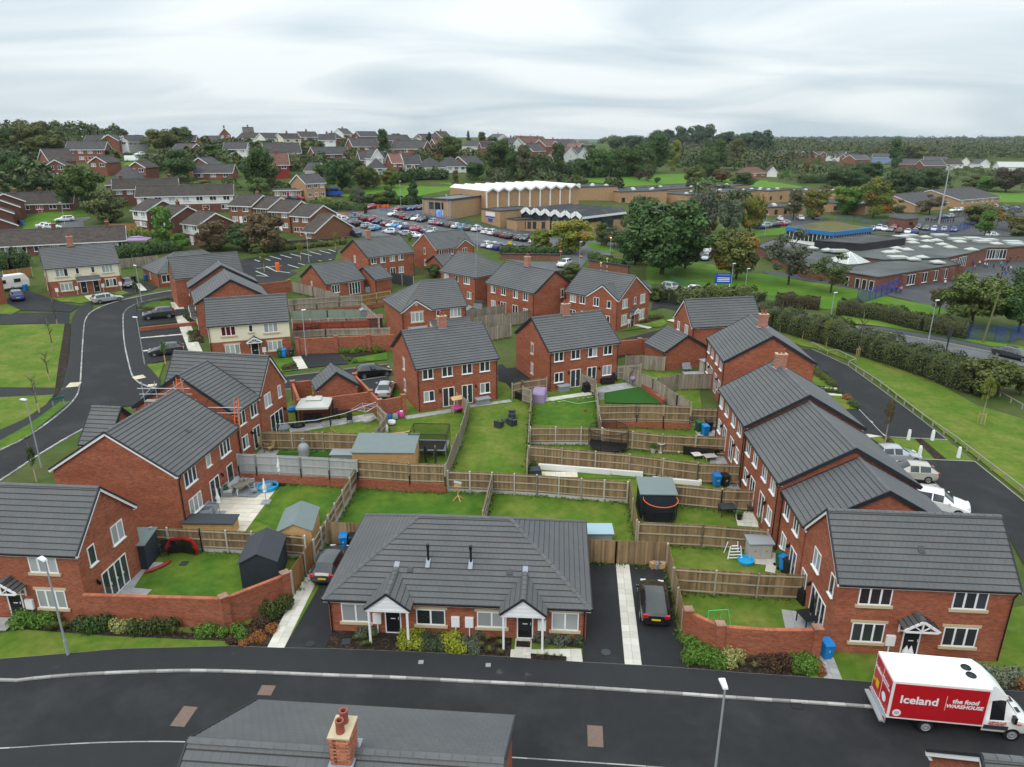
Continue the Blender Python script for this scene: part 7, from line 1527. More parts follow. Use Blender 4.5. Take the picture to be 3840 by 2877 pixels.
 text('lettering','Iceland',v,(xr,.45,2.3),.36,LETW,rb,bold=.01);text('lettering','the food',v,(xr,-.42,2.38),.2,LETW,rb,bold=.006);text('lettering','WAREHOUSE',v,(xr,-.42,2.2),.165,LETW,rb,bold=.006);text('lettering','Iceland.co.uk',v,(xr,-.4,.98),.16,LETW,rb,bold=.004)
 disc((xr,-.45,1.5),.24,rb);ob('notice',MB().box(xr-.005,.25,1.3,xr,.6,1.75,PLATEY).mesh('notice'),v);ob('notice',MB().box(xr-.005,.68,1.45,xr,.9,1.6,PLATEY).mesh('notice'),v)
van()
def caravan():
 p=(-86.9,121.8);c=thing('caravan','white touring caravan behind the blue SUV','caravan',(p[0],p[1],T(p[0],p[1])),.9)
 ob('body',MB().hexa([(-2.6,-1.1,.45),(2.6,-1.1,.45),(2.6,1.1,.45),(-2.6,1.1,.45),(-2.7,-1.08,1.6),(2.75,-1.08,1.6),(2.75,1.08,1.6),(-2.7,1.08,1.6)],VANW).hexa([(-2.7,-1.08,1.6),(2.75,-1.08,1.6),(2.75,1.08,1.6),(-2.7,1.08,1.6),(-2.3,-1,2.5),(2.2,-1,2.5),(2.2,1,2.5),(-2.3,1,2.5)],VANW).mesh('body'),c)
 for x in (-1.3,.9):ob('window',MB().box(x-.5,-1.14,1.3,x+.5,-1.07,1.9,CARGL).mesh('window'),c)
 ob('window',MB().bar((-2.72,0,1.6),(-2.48,0,2.15),1.7,.04,CARGL).mesh('window'),c)
 for s in (-1,1):ob('wheel',wheel_meshes(.32)[0],c,(0,s*1.0,.32),(math.pi/2,0,0))
caravan()
def minibus(label,p,a,m,L=6,nm='minibus',h=2.6):
 b=thing(nm,label,'bus' if nm == 'minibus' else 'van',(p[0],p[1],T(p[0],p[1])),a);ob('body',MB().hexa([(-L/2,-1,.4),(L/2,-1,.4),(L/2,1,.4),(-L/2,1,.4),(-L/2,-1,h*.55),(L/2-.1,-1,h*.5),(L/2-.1,1,h*.5),(-L/2,1,h*.55)],m).hexa([(-L/2,-1,h*.55),(L/2-.9,-1,h*.5),(L/2-.9,1,h*.5),(-L/2,1,h*.55),(-L/2+.1,-.9,h),(L/2-1.6,-.9,h),(L/2-1.6,.9,h),(-L/2+.1,.9,h)],m).mesh('body'),b)
 ob('windscreen',MB().bar((L/2-.85,0,h*.52),(L/2-1.5,0,h*.95),1.7,.05,CARGL).mesh('windscreen'),b)
 if nm == 'minibus':
  for s in (-1,1):ob('window',MB().box(-L/2+.3,s*.97-.03,h*.58,L/2-1.4,s*.97+.03,h*.85,CARGL).mesh('window'),b)
 for x in (-L*.3,L*.32):
  for s in (-1,1):ob('wheel',wheel_meshes(.35)[0],b,(x,s*.95,.35),(math.pi/2,0,0))
minibus('dark blue minibus behind the bare tree at the buff house',(-57,233.4),.2,SIGNB);minibus('white panel van on the hillside verge',(-147.1,288.5),.15,VANW,5.2,'panel_van',2.2)
# ------------------------------------------------------------------ wider ground
patch('car_park',[(-49.5,202.6),(-48.6,214.9),(-45,219.4),(-38.6,226),(-26.4,225)]+[(-26,231.6),(-17.8,210.9),(-8.7,203.9),(1.5,201.2)]+[(7.8,192.9),(17.5,194),(18.9,166.5),(14.6,159.7),(8.3,171.1),(0,172.8)]+[(1.3,173.8),(-9.4,177.1),(-25.1,180.9),(-30.2,182.5),(-41,178.4)]+[(-41.6,178.9),(-45,189.9)],ASPHO,1,3)
patch('new_car_park',[(-58,152),(-55.2,155.2),(-48.1,161.5),(-40,164.3),(-38.5,154),(-44.1,150.5),(-44,146.5),(-45.8,145),(-43.2,142.1),(-43.8,132.6),(-47.3,130),(-51.2,133)],ASPH,1,2.5)
for i,(a,b) in enumerate(zip([(-55,152.1),(-54.8,154.6),(-53,155.9),(-51.1,157.3),(-49.2,158.5),(-47.3,159.7),(-45.7,161.3),(-43.8,162.6),(-42.1,164),(-52.2,144.9),(-47,148.9),(-45.2,150.3),(-41.7,153.4),(-39.8,154.8),(-51.5,142.3),(-50.9,146.9),(-47.5,143),(-49.9,137.7)],[(-53.4,150.7),(-51.6,152),(-49.7,153.3),(-47.9,154.8),(-46.3,156.3),(-44.3,157.5),(-42.5,158.8),(-40.7,160.2),(-40,162.1),(-48,147.9),(-44,146.5),(-43.6,149.2),(-40.9,153),(-39.1,154.3),(-47.9,138.1),(-47.2,142.2),(-44.4,141.5),(-47.4,137.5)])):
 d=math.hypot(b[0]-a[0],b[1]-a[1]);ob('bay_line',MB().bar((*a,T(*a)+.06),(*b,T(*b)+.06),.22,.01,ROADL).mesh('bay_line'),kind='structure')
patch('road',[(17.5,194),(20.4,194.9),(27.2,187.1),(23.7,172),(22,160.6),(16.7,160),(13.3,144.9),(11.8,149.9),(13.1,158.1),(16.2,172.6)],ASPHO,2,2);patch('lawn',[(19.2,184.3),(21,188.6),(24.6,183),(25.1,172.1),(20,176)],GRASSS,4,2)
patch('road',[(-2.6,160.5),(5.1,157.3),(12.4,158),(15.7,150.1),(16.1,140.1),(20.4,137.9),(26.2,138.3)]+[(27,125.7),(28.3,122),(29.5,118.4),(26.1,118.3),(24.4,122.8),(19.2,129.3),(13.1,142.6)],ASPHO,1,2.5)
patch('road',[(39.9,126.4),(43.7,119.1),(48.6,107),(55.4,99.3),(60.4,94.6),(63.8,90.3),(67.1,87.2),(64.7,83.8),(58.8,88.3),(54.5,93.5),(49.3,100.7),(41.3,112.1),(37.7,118.8)],ASPHO,1,3)
for u,v_ in ((1100,897),(1560,977)):pass
patch('pavement',[(50.9,104.2),(55.5,103),(61.3,98),(65.3,92.6),(68.5,89.2),(67.2,87.3),(64,90.4),(60.4,94.7),(55.5,99.5)],ASPHY,3,3,.08);edging('road_kerb',[(50.8,104.1),(55.5,99.5),(60.4,94.7),(64,90.4),(66.7,87.6)])
patch('lawn',[(53.1,115.1),(56.2,108.1),(60.7,99.9),(67.5,94.7),(69.8,93.1),(67.4,89.7),(65.5,92.9),(61.5,98.3),(55.7,103.3),(51.4,105.3)],GRASSS,4,3,.05)
patch('school_lawn',[(29.9,157.2),(40.8,160.1),(44.5,157.5),(46.4,149.4),(53.6,146.5),(58.8,139.4),(66.4,132.4),(56.3,116.8),(51.6,114.9),(44.8,121.1),(37.8,129.9),(25.9,134.9)]+[(27.5,145.8)],GRASSS,1,3)
patch('school_lawn',[(49.7,188.4),(53.2,202.6),(61.2,207.8),(68.8,210.7),(86.8,228.3),(80.1,209.8),(71.6,205.2),(58.8,191.9)],GRASSS,2,3)
patch('school_path',[(53.4,150.8),(58.9,147.8),(67.8,135.5),(65.7,130.9),(59,139.8),(52.9,146.9)],ASPHY,3,3)
patch('school_yard',[(62.6,135),(69.3,132.6),(68.3,126.3),(72.3,116.7),(87,111.1),(156.4,204.2),(130.8,188.8),(104.6,163.8),(83.9,144),(74.6,135.3)],ASPHY,2,3);patch('school_lawn',[(60.9,120.6),(67.3,126.2),(71.5,118.9),(72.4,115.5),(68.9,109.9),(65.3,110.2),(62,116)],GRASSS,3,3)
patch('staff_car_park',[(106,218.7),(122.5,243.2),(145.2,261.3),(159.3,271.4),(217.2,305.3),(147.5,204),(127,218.5)],ASPHY,1,4);patch('school_car_park',[(42.8,162.3),(48,183.1),(54.7,188.8),(53.1,177.4),(46.8,162.7)],ASPHY,2,3);patch('school_car_park',[(73.5,218),(97.4,262),(113.7,263.9),(103.4,242.4),(87.9,228.6)],ASPHY,1,4)
patch('playing_field',[(-56.8,232.8),(-51.8,243.1),(-45.1,266.7),(-31.7,274)]+[(-22.8,275.5),(-20.6,264.8),(-30.6,249.9),(-36,236.8),(-45.7,235.3),(-53,234.6)],GRASSF,1,4)
patch('playing_field',[(22.8,302.3),(32.6,324.1),(64.5,373.8),(98.2,418),(138.9,400.2),(122.6,351.8),(86.5,343.3),(50.3,319.6),(29.7,294.6)]+[(119.6,351.2)],GRASSF,1,5);patch('playing_field',[(131.3,392.1),(140.3,393.1),(146.7,372.7),(141.6,357.8),(122.6,351.8),(120.2,361.7)],GRASSF,2,5);patch('playing_field',[(232.5,358.3),(253.6,356),(224.6,313.9),(210.4,315.9)],GRASSF,1,6)
patch('road',[(-109.1,172.8),(-114.2,182.7),(-114.8,188.2),(-111.6,191.5),(-110,189.7),(-109.5,185),(-106.3,179.9),(-104.1,172.5)],ASPHO,2,3);patch('lawn',[(-118.9,175.3),(-125.6,187.1),(-126.3,196),(-117.2,199.1),(-111.9,192.4),(-114.8,189.2),(-114.9,183.5),(-115.2,175.6)],GRASSS,1,3)
patch('road',[(-142.2,260.5),(-136.4,257.6),(-139.6,271.9),(-140.7,286.4),(-143.9,299.9),(-152.9,308.8),(-160.7,314.9),(-152.2,299.1),(-144.8,295.1),(-141.1,279.9),(-137.8,262.7)],ASPHO,2,4);patch('lawn',[(-146.2,279.5),(-149.5,292.4),(-145.6,295),(-142.5,284.1),(-143.1,275.6)],GRASSF,3,4);patch('lawn',[(-151,277),(-146.5,273.3),(-139.7,264.4),(-143,262.3)],GRASSF,3,4)
patch('lawn',[(-94,303.7),(-89.4,306.3),(-81.5,297.9),(-86.7,294.6)],GRASSF,3,3)
# ------------------------------------------------------------------ older houses round about
def far(label,FRM,d,he=None,wall=None,tile=None,rise=None,roof='x',up=0,lo=0,chim=0,hip=0,two=None,ug=0,barge=True,cat='house',door=True,upper=None,tiles=True):
 """An older house: wall, roof (slab > ridge), bargeboards, every window (> pane) and chimney as parts."""
 (A,B,hp)=FRM;he=he or hp;an=math.atan2(B[1]-A[1],B[0]-A[0]);w=math.hypot(B[0]-A[0],B[1]-A[1]);z0=T((A[0]+B[0])/2,(A[1]+B[1])/2)
 t=thing('bungalow' if cat == 'bungalow' else 'house',label,cat,(A[0],A[1],z0),an);wl=wall or BRICKO;tl=tile or TSLATE;half=(d if roof == 'x' else w)/2;rise=rise or half*.62;zr=he+rise;k=rise/half
 mb=MB();C=[(0,0),(w,0),(w,d),(0,d)]
 for i in range(4):
  a,b=C[i],C[(i+1) % 4]
  if upper and i == 0:mb.face([(*a,-2),(*b,-2),(*b,he*.5),(*a,he*.5)],wl);mb.face([(*a,he*.5),(*b,he*.5),(*b,he),(*a,he)],upper)
  else:mb.face([(*a,-2),(*b,-2),(*b,he),(*a,he)],wl)
 if not hip:
  if roof == 'x':mb.face([(0,0,he),(0,half,zr),(0,d,he)],wl);mb.face([(w,0,he),(w,d,he),(w,half,zr)],wl)
  else:mb.face([(0,0,he),(w,0,he),(half,0,zr)],wl);mb.face([(0,d,he),(half,d,zr),(w,d,he)],wl)
 ob('wall',mb.mesh('wall'),t);o=.35;e=he-o*k;S=[]
 if roof == 'x':
  h=min(half,w/2-.1) if hip else -o;S=[[(-o,-o,e),(w+o,-o,e),(w-h,half,zr),(h,half,zr)],[(w+o,d+o,e),(-o,d+o,e),(h,half,zr),(w-h,half,zr)]]
  if hip:S += [[(-o,d+o,e),(-o,-o,e),(h,half,zr)],[(w+o,-o,e),(w+o,d+o,e),(w-h,half,zr)]]
  rg=((h,half,zr),(w-h,half,zr))
 else:S=[[(-o,d+o,e),(-o,-o,e),(half,-o,zr),(half,d+o,zr)],[(w+o,-o,e),(w+o,d+o,e),(half,d+o,zr),(half,-o,zr)]];rg=((half,-o,zr),(half,d+o,zr))
 rf=MB();st=MB()
 for s in S:rf.face(s,tl);rf.face([(p[0],p[1],p[2]-.1) for p in s][::-1],WHITE)
 r=ob('roof',rf.mesh('roof'),t)
 if tiles:
  for s in S:slope(r,s,tl,[0],rest=st,w=.6,g=.45)
  ob('roof_tiles',st.mesh('roof_tiles'),r,kind='stuff')
 ob('ridge',MB().bar(Vector(rg[0])+Vector((0,0,.06)),Vector(rg[1])+Vector((0,0,.06)),.3,.14,RIDGE).mesh('ridge'),r)
 bm=MB();bm.bar((-o,-o,e-.1) if roof == 'x' else (-o,-o,e-.1),(w+o,-o,e-.1) if roof == 'x' else (-o,d+o,e-.1),.06,.2,WHITE)
 if not hip and barge:
  for (p,q) in (([(-o,-o,e),(-o,half,zr)],[(w+o,-o,e),(w+o,half,zr)]) if roof == 'x' else ([(-o,-o,e),(half,-o,zr)],[(w+o,-o,e),(half,-o,zr)])):bm.bar(Vector(p)-Vector((0,0,.12)),Vector(q)-Vector((0,0,.12)),.08,.26,WHITE)
  if roof == 'x':
   for x in (-o,w+o):bm.bar((x,d+o,e-.12),(x,half,zr-.12),.08,.26,WHITE)
 ob('bargeboard',bm.mesh('bargeboard'),t)
 for n,z,hh in ((up,he-1.55,1.15),(lo,.9 if up else he-1.6,1.15)):
  for i in range(n):
   ww=min(1.7,w/n*.55);window(t,w*(i+.5)/n-ww/2,-.015,0,z,ww,hh,2,'plastic')
 if door and lo:front_door(t,w*.5-.47,-.015,0,.05,m=R.choice([WHITE,DOORB,REDP]))
 for i in range(chim):
  x,y=(w*(.12+.76*i/max(1,chim-1)) if chim > 1 else w*.5,half) if roof == 'x' else (half,d*.5);chimney(t,x,y,zr-.6,zr+1.0,.8,.55,2,m=wl if wl in (BRICKO,BRICKD) else BRICKO)
 return t
BROWN=BRICKD
far('long dark roofed bungalow row behind the cream house',((-109.5,146.8),(-85.2,158.1),1.8),8,2.4,BROWN,TBROWN,2.6,lo=9,chim=3,cat='bungalow')
far('dark roofed bungalow row facing the green verge with white porches',((-133.9,192.6),(-119.2,197.8),2.3),8,2.4,BROWN,TBROWN,2.6,lo=5,chim=3,cat='bungalow')
for i,(a,b,c) in enumerate(((-160,955,355),(-230,1010,295),(-320,1075,210),(-280,1170,250))):
 far(f'brown gable ended house on the far left, {nth(i)} from the back',[((-131.7,182.4),(-125.9,188.5),3),((-129.7,176.9),(-123,181.9),2.9),((-127.1,170.5),(-120.3,175.2),2.8),((-121.3,163.1),(-115.3,168.3),2.7)][i],9,[4.6,4.4,4.2,3.0][i],BROWN,TBROWN,2.0,roof='y')
far('brown brick house below the tall left trees',((-152.1,242.6),(-147.4,244.5),3.8),8,4.8,BRICKO,TBROWN,up=2,lo=2,roof='y');far('brown brick gable behind the big hillside tree',((-143.8,252.6),(-137.9,252.4),3.4),9,4.6,BRICKO,TBROWN,roof='y',up=2);far('small brick gable house with four white windows',((-125.3,242.1),(-119.6,241.8),3.6),8,4.8,BRICKO,TBROWN,roof='y',up=2,lo=2,door=False)
far('long dark roofed brick house high on the left hill',((-169.3,283.5),(-156.2,286.2),2.7),9,4.8,BRICKO,TSLATE,up=4,lo=4);far('brick house with white edged gable under the left trees',((-164.4,258.3),(-155.7,250.4),4),8,4.6,BRICKO,TBROWN,up=1,roof='y');far('dark pyramid roofed bungalow in the middle of the hillside',((-123.6,224),(-113.5,227.1),1.4),16,2.4,BROWN,TSLATE,5.2,hip=1,cat='bungalow')
far('long terrace row with dark roof and small chimneys',((-111.3,204.9),(-96,211.1),2.2),8,4.6,BROWN,TBROWN,2.4,up=6,chim=3);far('terrace with white end panels and long dark roof',((-100,194.9),(-77.1,202.3),2.8),8,4.8,BROWN,TBROWN,2.4,up=7,lo=5,upper=WHITEW)
far('white fronted stepped terrace house with porch, left one',((-93.7,179.4),(-88.6,176.1),4.6),9,4.8,BROWN,TBROWN,2.2,up=2,lo=2,upper=WHITEW);far('white fronted stepped terrace house, middle one',((-85.3,172.8),(-79.7,169.2),4.1),9,4.8,BROWN,TBROWN,2.2,up=2,upper=WHITEW,chim=1);far('white fronted stepped terrace house with bare brown gable, right one',((-75.6,165.7),(-70.4,162.1),4.4),9,4.9,BROWN,TBROWN,2.2,up=2,lo=1,upper=WHITEW,chim=1)
BT=brick('terrace_brown_brick',(.23,.095,.045),(.19,.078,.038),(.22,.14,.09),.8,.15)
for i,f_ in enumerate((((-72.9,187.5),(-66.3,185),4),((-67.1,186.2),(-61.6,183.4),4),((-60.9,182.7),(-55.3,180.3),4),((-54.4,178.7),(-49.1,175.8),4.1))):far(f'brown stepped terrace house with white barges, {nth(i)} from the left',f_,9.5,4.9,BT,TBROWN,2.3,up=2,lo=2)
far('brown single storey gable house at the end of the stepped terrace',((-50,171.8),(-46.6,169.8),2.4),13,2.6,BT,TBROWN,3.4,lo=1)
far('buff brick house with white barges beside the sports field',((-62.4,222.8),(-57.9,228),4.5),8,5.0,BRICKY,TSLATE,2.4,up=3,lo=3);ft=far('flat roofed buff annexe with cars in front',((-71.4,219.9),(-64,223.2),2.1),8,2.7,BRICKY,FLATD,.15,lo=4,barge=False,tiles=False)
far('red rendered house with old red roof and chimney',((-83.5,253.8),(-77,256.4),2.3),8,4.8,mat('red_render',(.24,.03,.03),.8),TRED,3.6,up=2,chim=1);far('small white cottage beside the sloping lane',((-72.8,260.2),(-68.8,259.2),1.2),8,2.3,WHITEW,TSLATE,2.4);far('brick dormer bungalow with white windows on the hill',((-99.9,301.9),(-87,307.8),2.2),8,2.5,BRICKO,TSLATE,3.6,lo=5,cat='bungalow')
far('brick bungalow with large front window below the skyline',((-79.8,302.1),(-67.5,310.1),1.7),8,2.4,BRICKO,TSLATE,2.6,lo=3,cat='bungalow');far('mock tudor brick house with twin white gables',((-68.1,320.7),(-57.9,327.7),2),8,4.8,BRICKO,TSLATE,3.2,up=3,lo=3);far('pair of tall brown brick houses right of the tudor house',((-53.2,326),(-38.4,320.8),2.4),9,4.8,BRICKO,TSLATE,3.2,up=3,lo=2,chim=2);far('low brown terrace row below the tudor house',((-59.6,293.2),(-44.1,299.8),1.1),8,2.6,BRICKO,TSLATE,3.0,lo=4);far('brown hipped bungalow among the trees by the field',((-52.1,279.8),(-47.8,282),1.2),9,2.4,WHITEW,TSLATE,3.2,hip=1,lo=1,cat='bungalow');far('brown house with tall brick chimney by the white bungalows',((-41.8,289.6),(-35.7,291.9),1.5),8,3,WHITEW,TSLATE,3.2,lo=2,chim=1)
far('white bungalow with hipped dark roof, left one of the pair',((-36.2,287.8),(-25.9,291),2.7),10,2.6,WHITEW,TSLATE,3.4,hip=1,lo=4,cat='bungalow');far('white bungalow with box dormer, right one of the pair',((-25.9,293.3),(-18.4,297.8),2.3),10,2.6,WHITEW,TSLATE,3.4,hip=1,lo=3,cat='bungalow');far('brown bungalow behind the right white bungalow',((-17.8,299.5),(-12,308.8),2.9),9,2.6,BRICKO,TSLATE,3,lo=1,chim=1,cat='bungalow')
SKY=[(((-123.1,374.6),(-117,382.4),3.5),WHITEW,'white twin gabled house on the skyline, far left',2),(((-114.8,377.6),(-108.7,386.8),3.3),RENDER,'cream bay fronted pair on the skyline',2),(((-109.4,389.7),(-101.9,395.8),4.3),BRICKO,'dark brick house on the skyline with big roof',2),(((-92.3,358.4),(-84.8,360),4.5),WHITEW,'white gabled house stepping down from the skyline',2),(((-94,399.9),(-92.3,410.3),3.8),BRICKO,'narrow brick house on the skyline beside the autumn tree',1),(((-83,411.3),(-74.2,419.1),5.1),BRICKO,'tall red brick chapel like house on the skyline',0),(((-67,410.4),(-56.3,418.6),3.5),BRICKO,'brick terrace pair on the skyline with white windows',3),(((-53.7,413.6),(-49.3,414.2),3.8),WHITEW,'white gable on the skyline beside the conifer',1),(((-49,417.2),(-41.2,430.4),4.6),GREYW,'grey house on the skyline right of the conifer',2),(((-26.8,402.8),(-13,381.7),3),WHITEW,'white end gabled terrace on the right skyline',2),(((-15.1,375),(-8.7,376.9),3.5),BRICKO,'small brick house below the white end gable',1),(((-180.6,316.8),(-174.2,317.7),4.9),BRICKO,'brown roofed house at the top of the hill road',2),(((-174.5,317.6),(-167.1,318.6),5.4),BRICKO,'large bare red brick gable at the top of the hill road',0),(((-168.2,321.3),(-164.7,321.7),5),WHITEW,'pale green gabled house by the hill road',1),(((-164.7,321.7),(-159.3,328.2),4.5),GREYW,'grey rendered terrace with bay windows by the hill road',4),(((-157.6,353.8),(-149.9,355),2.7),BRICKO,'brown chalet house with roof windows on the skyline',2),(((-131.7,307.1),(-126.2,307.8),2.9),WHITEW,'white sharp gabled bungalow on the hill',0),(((-144.5,352.4),(-137.8,353.3),2.7),WHITEW,'white house behind the skyline chalet',2),(((-115.5,299.4),(-107,300.6),4),WHITEW,'modern white house with grey roof on the hill',3),(((-141.6,386.5),(-130.3,381.2),3.3),WHITEW,'white roadside house on the skyline left of the white gables',3),(((-112.3,257.8),(-104.1,256.5),3.6),BRICKO,'brick gable house behind the conservatory bungalow',1),(((-107.1,249.1),(-94.8,250.5),2.2),BRICKO,'brick bungalow with white conservatory and bay gable',3),(((-74.7,199.6),(-69.3,196.5),2.2),BRICKO,'brick bungalow with glass lean-to beside the terrace',2),(((-139.8,306.1),(-130.6,302.2),2.8),BRICKO,'low brown house with white barge above the dark conifer',1)]
for i,(f_,wl,lb,n) in enumerate(SKY):far(lb,f_,8 if i not in (6,) else 9,max(2.4,f_[2]*.95),wl,[TSLATE,TBROWN,TSLATE][i % 3],None,'y' if i in (7,16,20,12,13) else 'x',up=n,lo=0,chim=(i*7) % 3 % 2 + (1 if i in (2,3) else 0))
for i,(f_,wl,n) in enumerate(((((0,398),(6.1,414),3.8),WHITEW,1),(((7.2,421.1),(20.2,448.5),3.4),BRICKO,1),(((10.2,363.8),(16.5,377.8),2.9),BRICKO,1),(((19.2,426.3),(29.5,452.8),4.1),BRICKO,1),(((29.5,441.3),(41.9,490),3.6),BRICKO,2),(((25.6,368.1),(33.6,384.1),2.9),WHITEW,1),(((34.1,387.3),(41.6,403.9),3.1),WHITEW,1),(((5.2,560.3),(34.6,745),3),BRICKO,0),(((32.9,664.9),(85.5,985.6),3.8),BRICKO,0))):
 far(f'red roofed terrace house above the sports hall, {nth(i)} of the cluster',f_,8,4.8,wl,TRED if i % 2 else TSLATE,3.4,'y' if i in (0,5,6) else 'x',up=n,chim=2 if i in (1,3,4) else 1)
for i,(f_,wl,tl,n,rf) in enumerate(((((248.8,692.1),(256.1,693),5.4),BRICKO,TSLATE,1,'y'),(((251.9,680),(260.8,681.1),5.3),BRICKO,TSLATE,1,'y'),(((257.1,668.6),(264.2,669.5),5.2),BRICKO,TSLATE,1,'y'),(((260.5,657.3),(270.8,658.6),5.6),BRICKO,TSLATE,2,'y'),(((271.3,658.7),(278.4,659.6),5.1),BRICKO,TSLATE,1,'y'),(((277.8,659.5),(288.4,649.6),5.6),WHITEW,TSLATE,0,'x'),(((267.7,595.9),(275.1,596.8),5.1),BRICKO,TSLATE,0,'x'),(((264.6,573.7),(282.8,588.5),6.3),BRICKO,TSLATE,1,'x'),(((299.3,619.4),(310.6,610.9),5.8),BLUEW,TSLATE,0,'x'),(((285.1,546.4),(304.4,548.8),2.6),BRICKO,TSLATE,0,'x'),(((334.2,604.3),(348.2,596.8),3.3),BRICKO,TSLATE,0,'x'),(((317.1,542.6),(330.9,544.3),3.4),WHITEW,TBROWN,3,'x'),(((355.5,588.7),(360.7,585.8),3.7),WHITEW,TSLATE,0,'y'),(((349,554.4),(357.5,555.4),1.3),WHITEW,TSLATE,0,'y'),(((339.2,516.2),(361.4,512.1),2),WHITEW,POLY,0,'x'),(((291.1,524.4),(307.9,526.5),1.6),BRICKO,TSLATE,0,'x'))):
 far(f'distant {"white" if wl is WHITEW else "blue" if wl is BLUEW else "brick"} house in front of the far woods, {nth(i)} from the left',f_,10,4.9 if i < 9 else 3,wl,tl,3.2,rf,up=n,chim=1 if i in (6,7) else 0,tiles=False)
for i,f_ in enumerate((((-107.8,481.7),(-104.4,493.9),3.8),((-70.3,332.7),(-68,334.2),2.3),((-43,456.1),(-37.6,468),3.2),((-11,550.7),(-2.7,605.6),4),((-35,346.8),(-30.9,349.3),2.2),((-152.7,392.2),(-147.4,394.3),2.7),((-155.6,436.5),(-150.3,438.8),2.7),((39.1,449.3),(47.6,478.3),3.2),((63.9,687.5),(84.9,805.7),4.1),((-54.3,287.2),(-50.2,289.4),1.8),((-45.4,281.8),(-41.7,283.7),1.8))):far(f'small hillside house among the trees, {nth(i)} of the scattered ones',f_,8,4.6,[WHITEW,BRICKO,BRICKO][i % 3],[TSLATE,TRED,TBROWN][i % 3],3.2,'xy'[i % 2],up=2,chim=1,tiles=False)
far('brick bungalow with white gable beyond the field corner',((130.4,417.6),(144.8,420.3),3),9,2.6,BRICKO,TRED,3,lo=3,hip=1,cat='bungalow');far('white conservatory fronted bungalow at the field fence',((146.9,425.8),(152.4,425.3),2),8,2.6,WHITEW,TSLATE,3,roof='y',cat='bungalow')
# ------------------------------------------------------------------ sports centre and schools
def prismwall(root,poly,h,wall,roof,par=.25,z0=-.5,nm='wall'):
 mb=MB();n=len(poly)
 if sum(poly[i][0]*poly[(i+1) % n][1]-poly[(i+1) % n][0]*poly[i][1] for i in range(n)) < 0:poly=poly[::-1]
 for i in range(n):a,b=poly[i],poly[(i+1) % n];mb.face([(*a,z0),(*b,z0),(*b,h),(*a,h)],wall)
 # brickwork needs its own frame along each wall
 for i in range(n):
  a,b=poly[i],poly[(i+1) % n];L=math.hypot(b[0]-a[0],b[1]-a[1]);w_=MB().face([(0,0,z0),(L,0,z0),(L,0,h),(0,0,h)],wall);ob(nm,w_.mesh(nm),root,(a[0],a[1],0),math.atan2(b[1]-a[1],b[0]-a[0]))
 r=MB();r.face([(*p,h-par+.3) for p in poly],roof);c=MB()
 ob('roof',r.mesh('roof'),root)
 for i in range(n):a,b=poly[i],poly[(i+1) % n];c.bar((*a,h+.08),(*b,h+.08),.3,.22,FLATD)
 ob('parapet',c.mesh('parapet'),root);return poly
def rel(pts,o):return [(p[0]-o[0],p[1]-o[1]) for p in pts]
def wallwins(root,a,b,L):
 an=math.atan2(b[1]-a[1],b[0]-a[0]);d=math.hypot(b[0]-a[0],b[1]-a[1])
 for (u,z,w,h,n,*o) in L:window(root,a[0]+(b[0]-a[0])*u+math.sin(an)*.03,a[1]+(b[1]-a[1])*u-math.cos(an)*.03,an,z,w,h,n,None if o else 'plastic',glass=GLASS,fm=o[0] if o else None)
def rect(a,b,d):
 L=math.hypot(b[0]-a[0],b[1]-a[1]);n=(-(b[1]-a[1])/L*d,(b[0]-a[0])/L*d);return [a,b,(b[0]+n[0],b[1]+n[1]),(a[0]+n[0],a[1]+n[1])]
def building(label,cat,pts,h,wall,roof,wins=(),name='school_block'):
 o=pts[0];z=min(T(*p) for p in pts);t=thing(name,label,cat,(o[0],o[1],z));P=rel(pts,o);prismwall(t,P,h,wall,roof,z0=-2)
 for (i,L) in wins:wallwins(t,P[i],P[(i+1) % len(P)],L)
 return t
# buff hall with grey roof
a,b=(-26.6,218.5),(-17.9,213.4);SH=building('buff brick sports hall with sloping grey roof','sports hall',rect(a,b,27),5.4,BRICKY,mat('grey_sheet_roof',(.11,.12,.13),.5,var=.1),[(0,[(.23,2.6,2.6,2.0,1,CHAR),(.46,2.6,2.8,2.0,1,CHAR)])],'sports_hall')
P0_=rel(rect(a,b,27),a);L_=math.hypot(b[0]-a[0],b[1]-a[1]);an_=math.atan2(b[1]-a[1],b[0]-a[0])
for u in (0,.2,.42,.66,.99):ob('pilaster',MB().box(-.15,-.2,-.5,.15,0,5.3,GREYP).mesh('pilaster'),SH,(P0_[1][0]*u,P0_[1][1]*u,0),an_)
for u,w_,z_,h_,m_ in ((.47,2.6,.3,2.3,mat('blue_white_banner',(.35,.5,.8),.6,col2=(.03,.2,.6),s2=.9)),):ob('banner',MB().box(0,-.08,z_,w_,-.03,z_+h_,m_).mesh('banner'),SH,(P0_[1][0]*u,P0_[1][1]*u,0),an_)
ob('eaves',MB().bar((0,0,5.55),(*P0_[1],5.55),.5,.5,DARKG).bar((*P0_[1],5.55),(*P0_[2],5.55),.5,.5,DARKG).mesh('eaves'),SH)
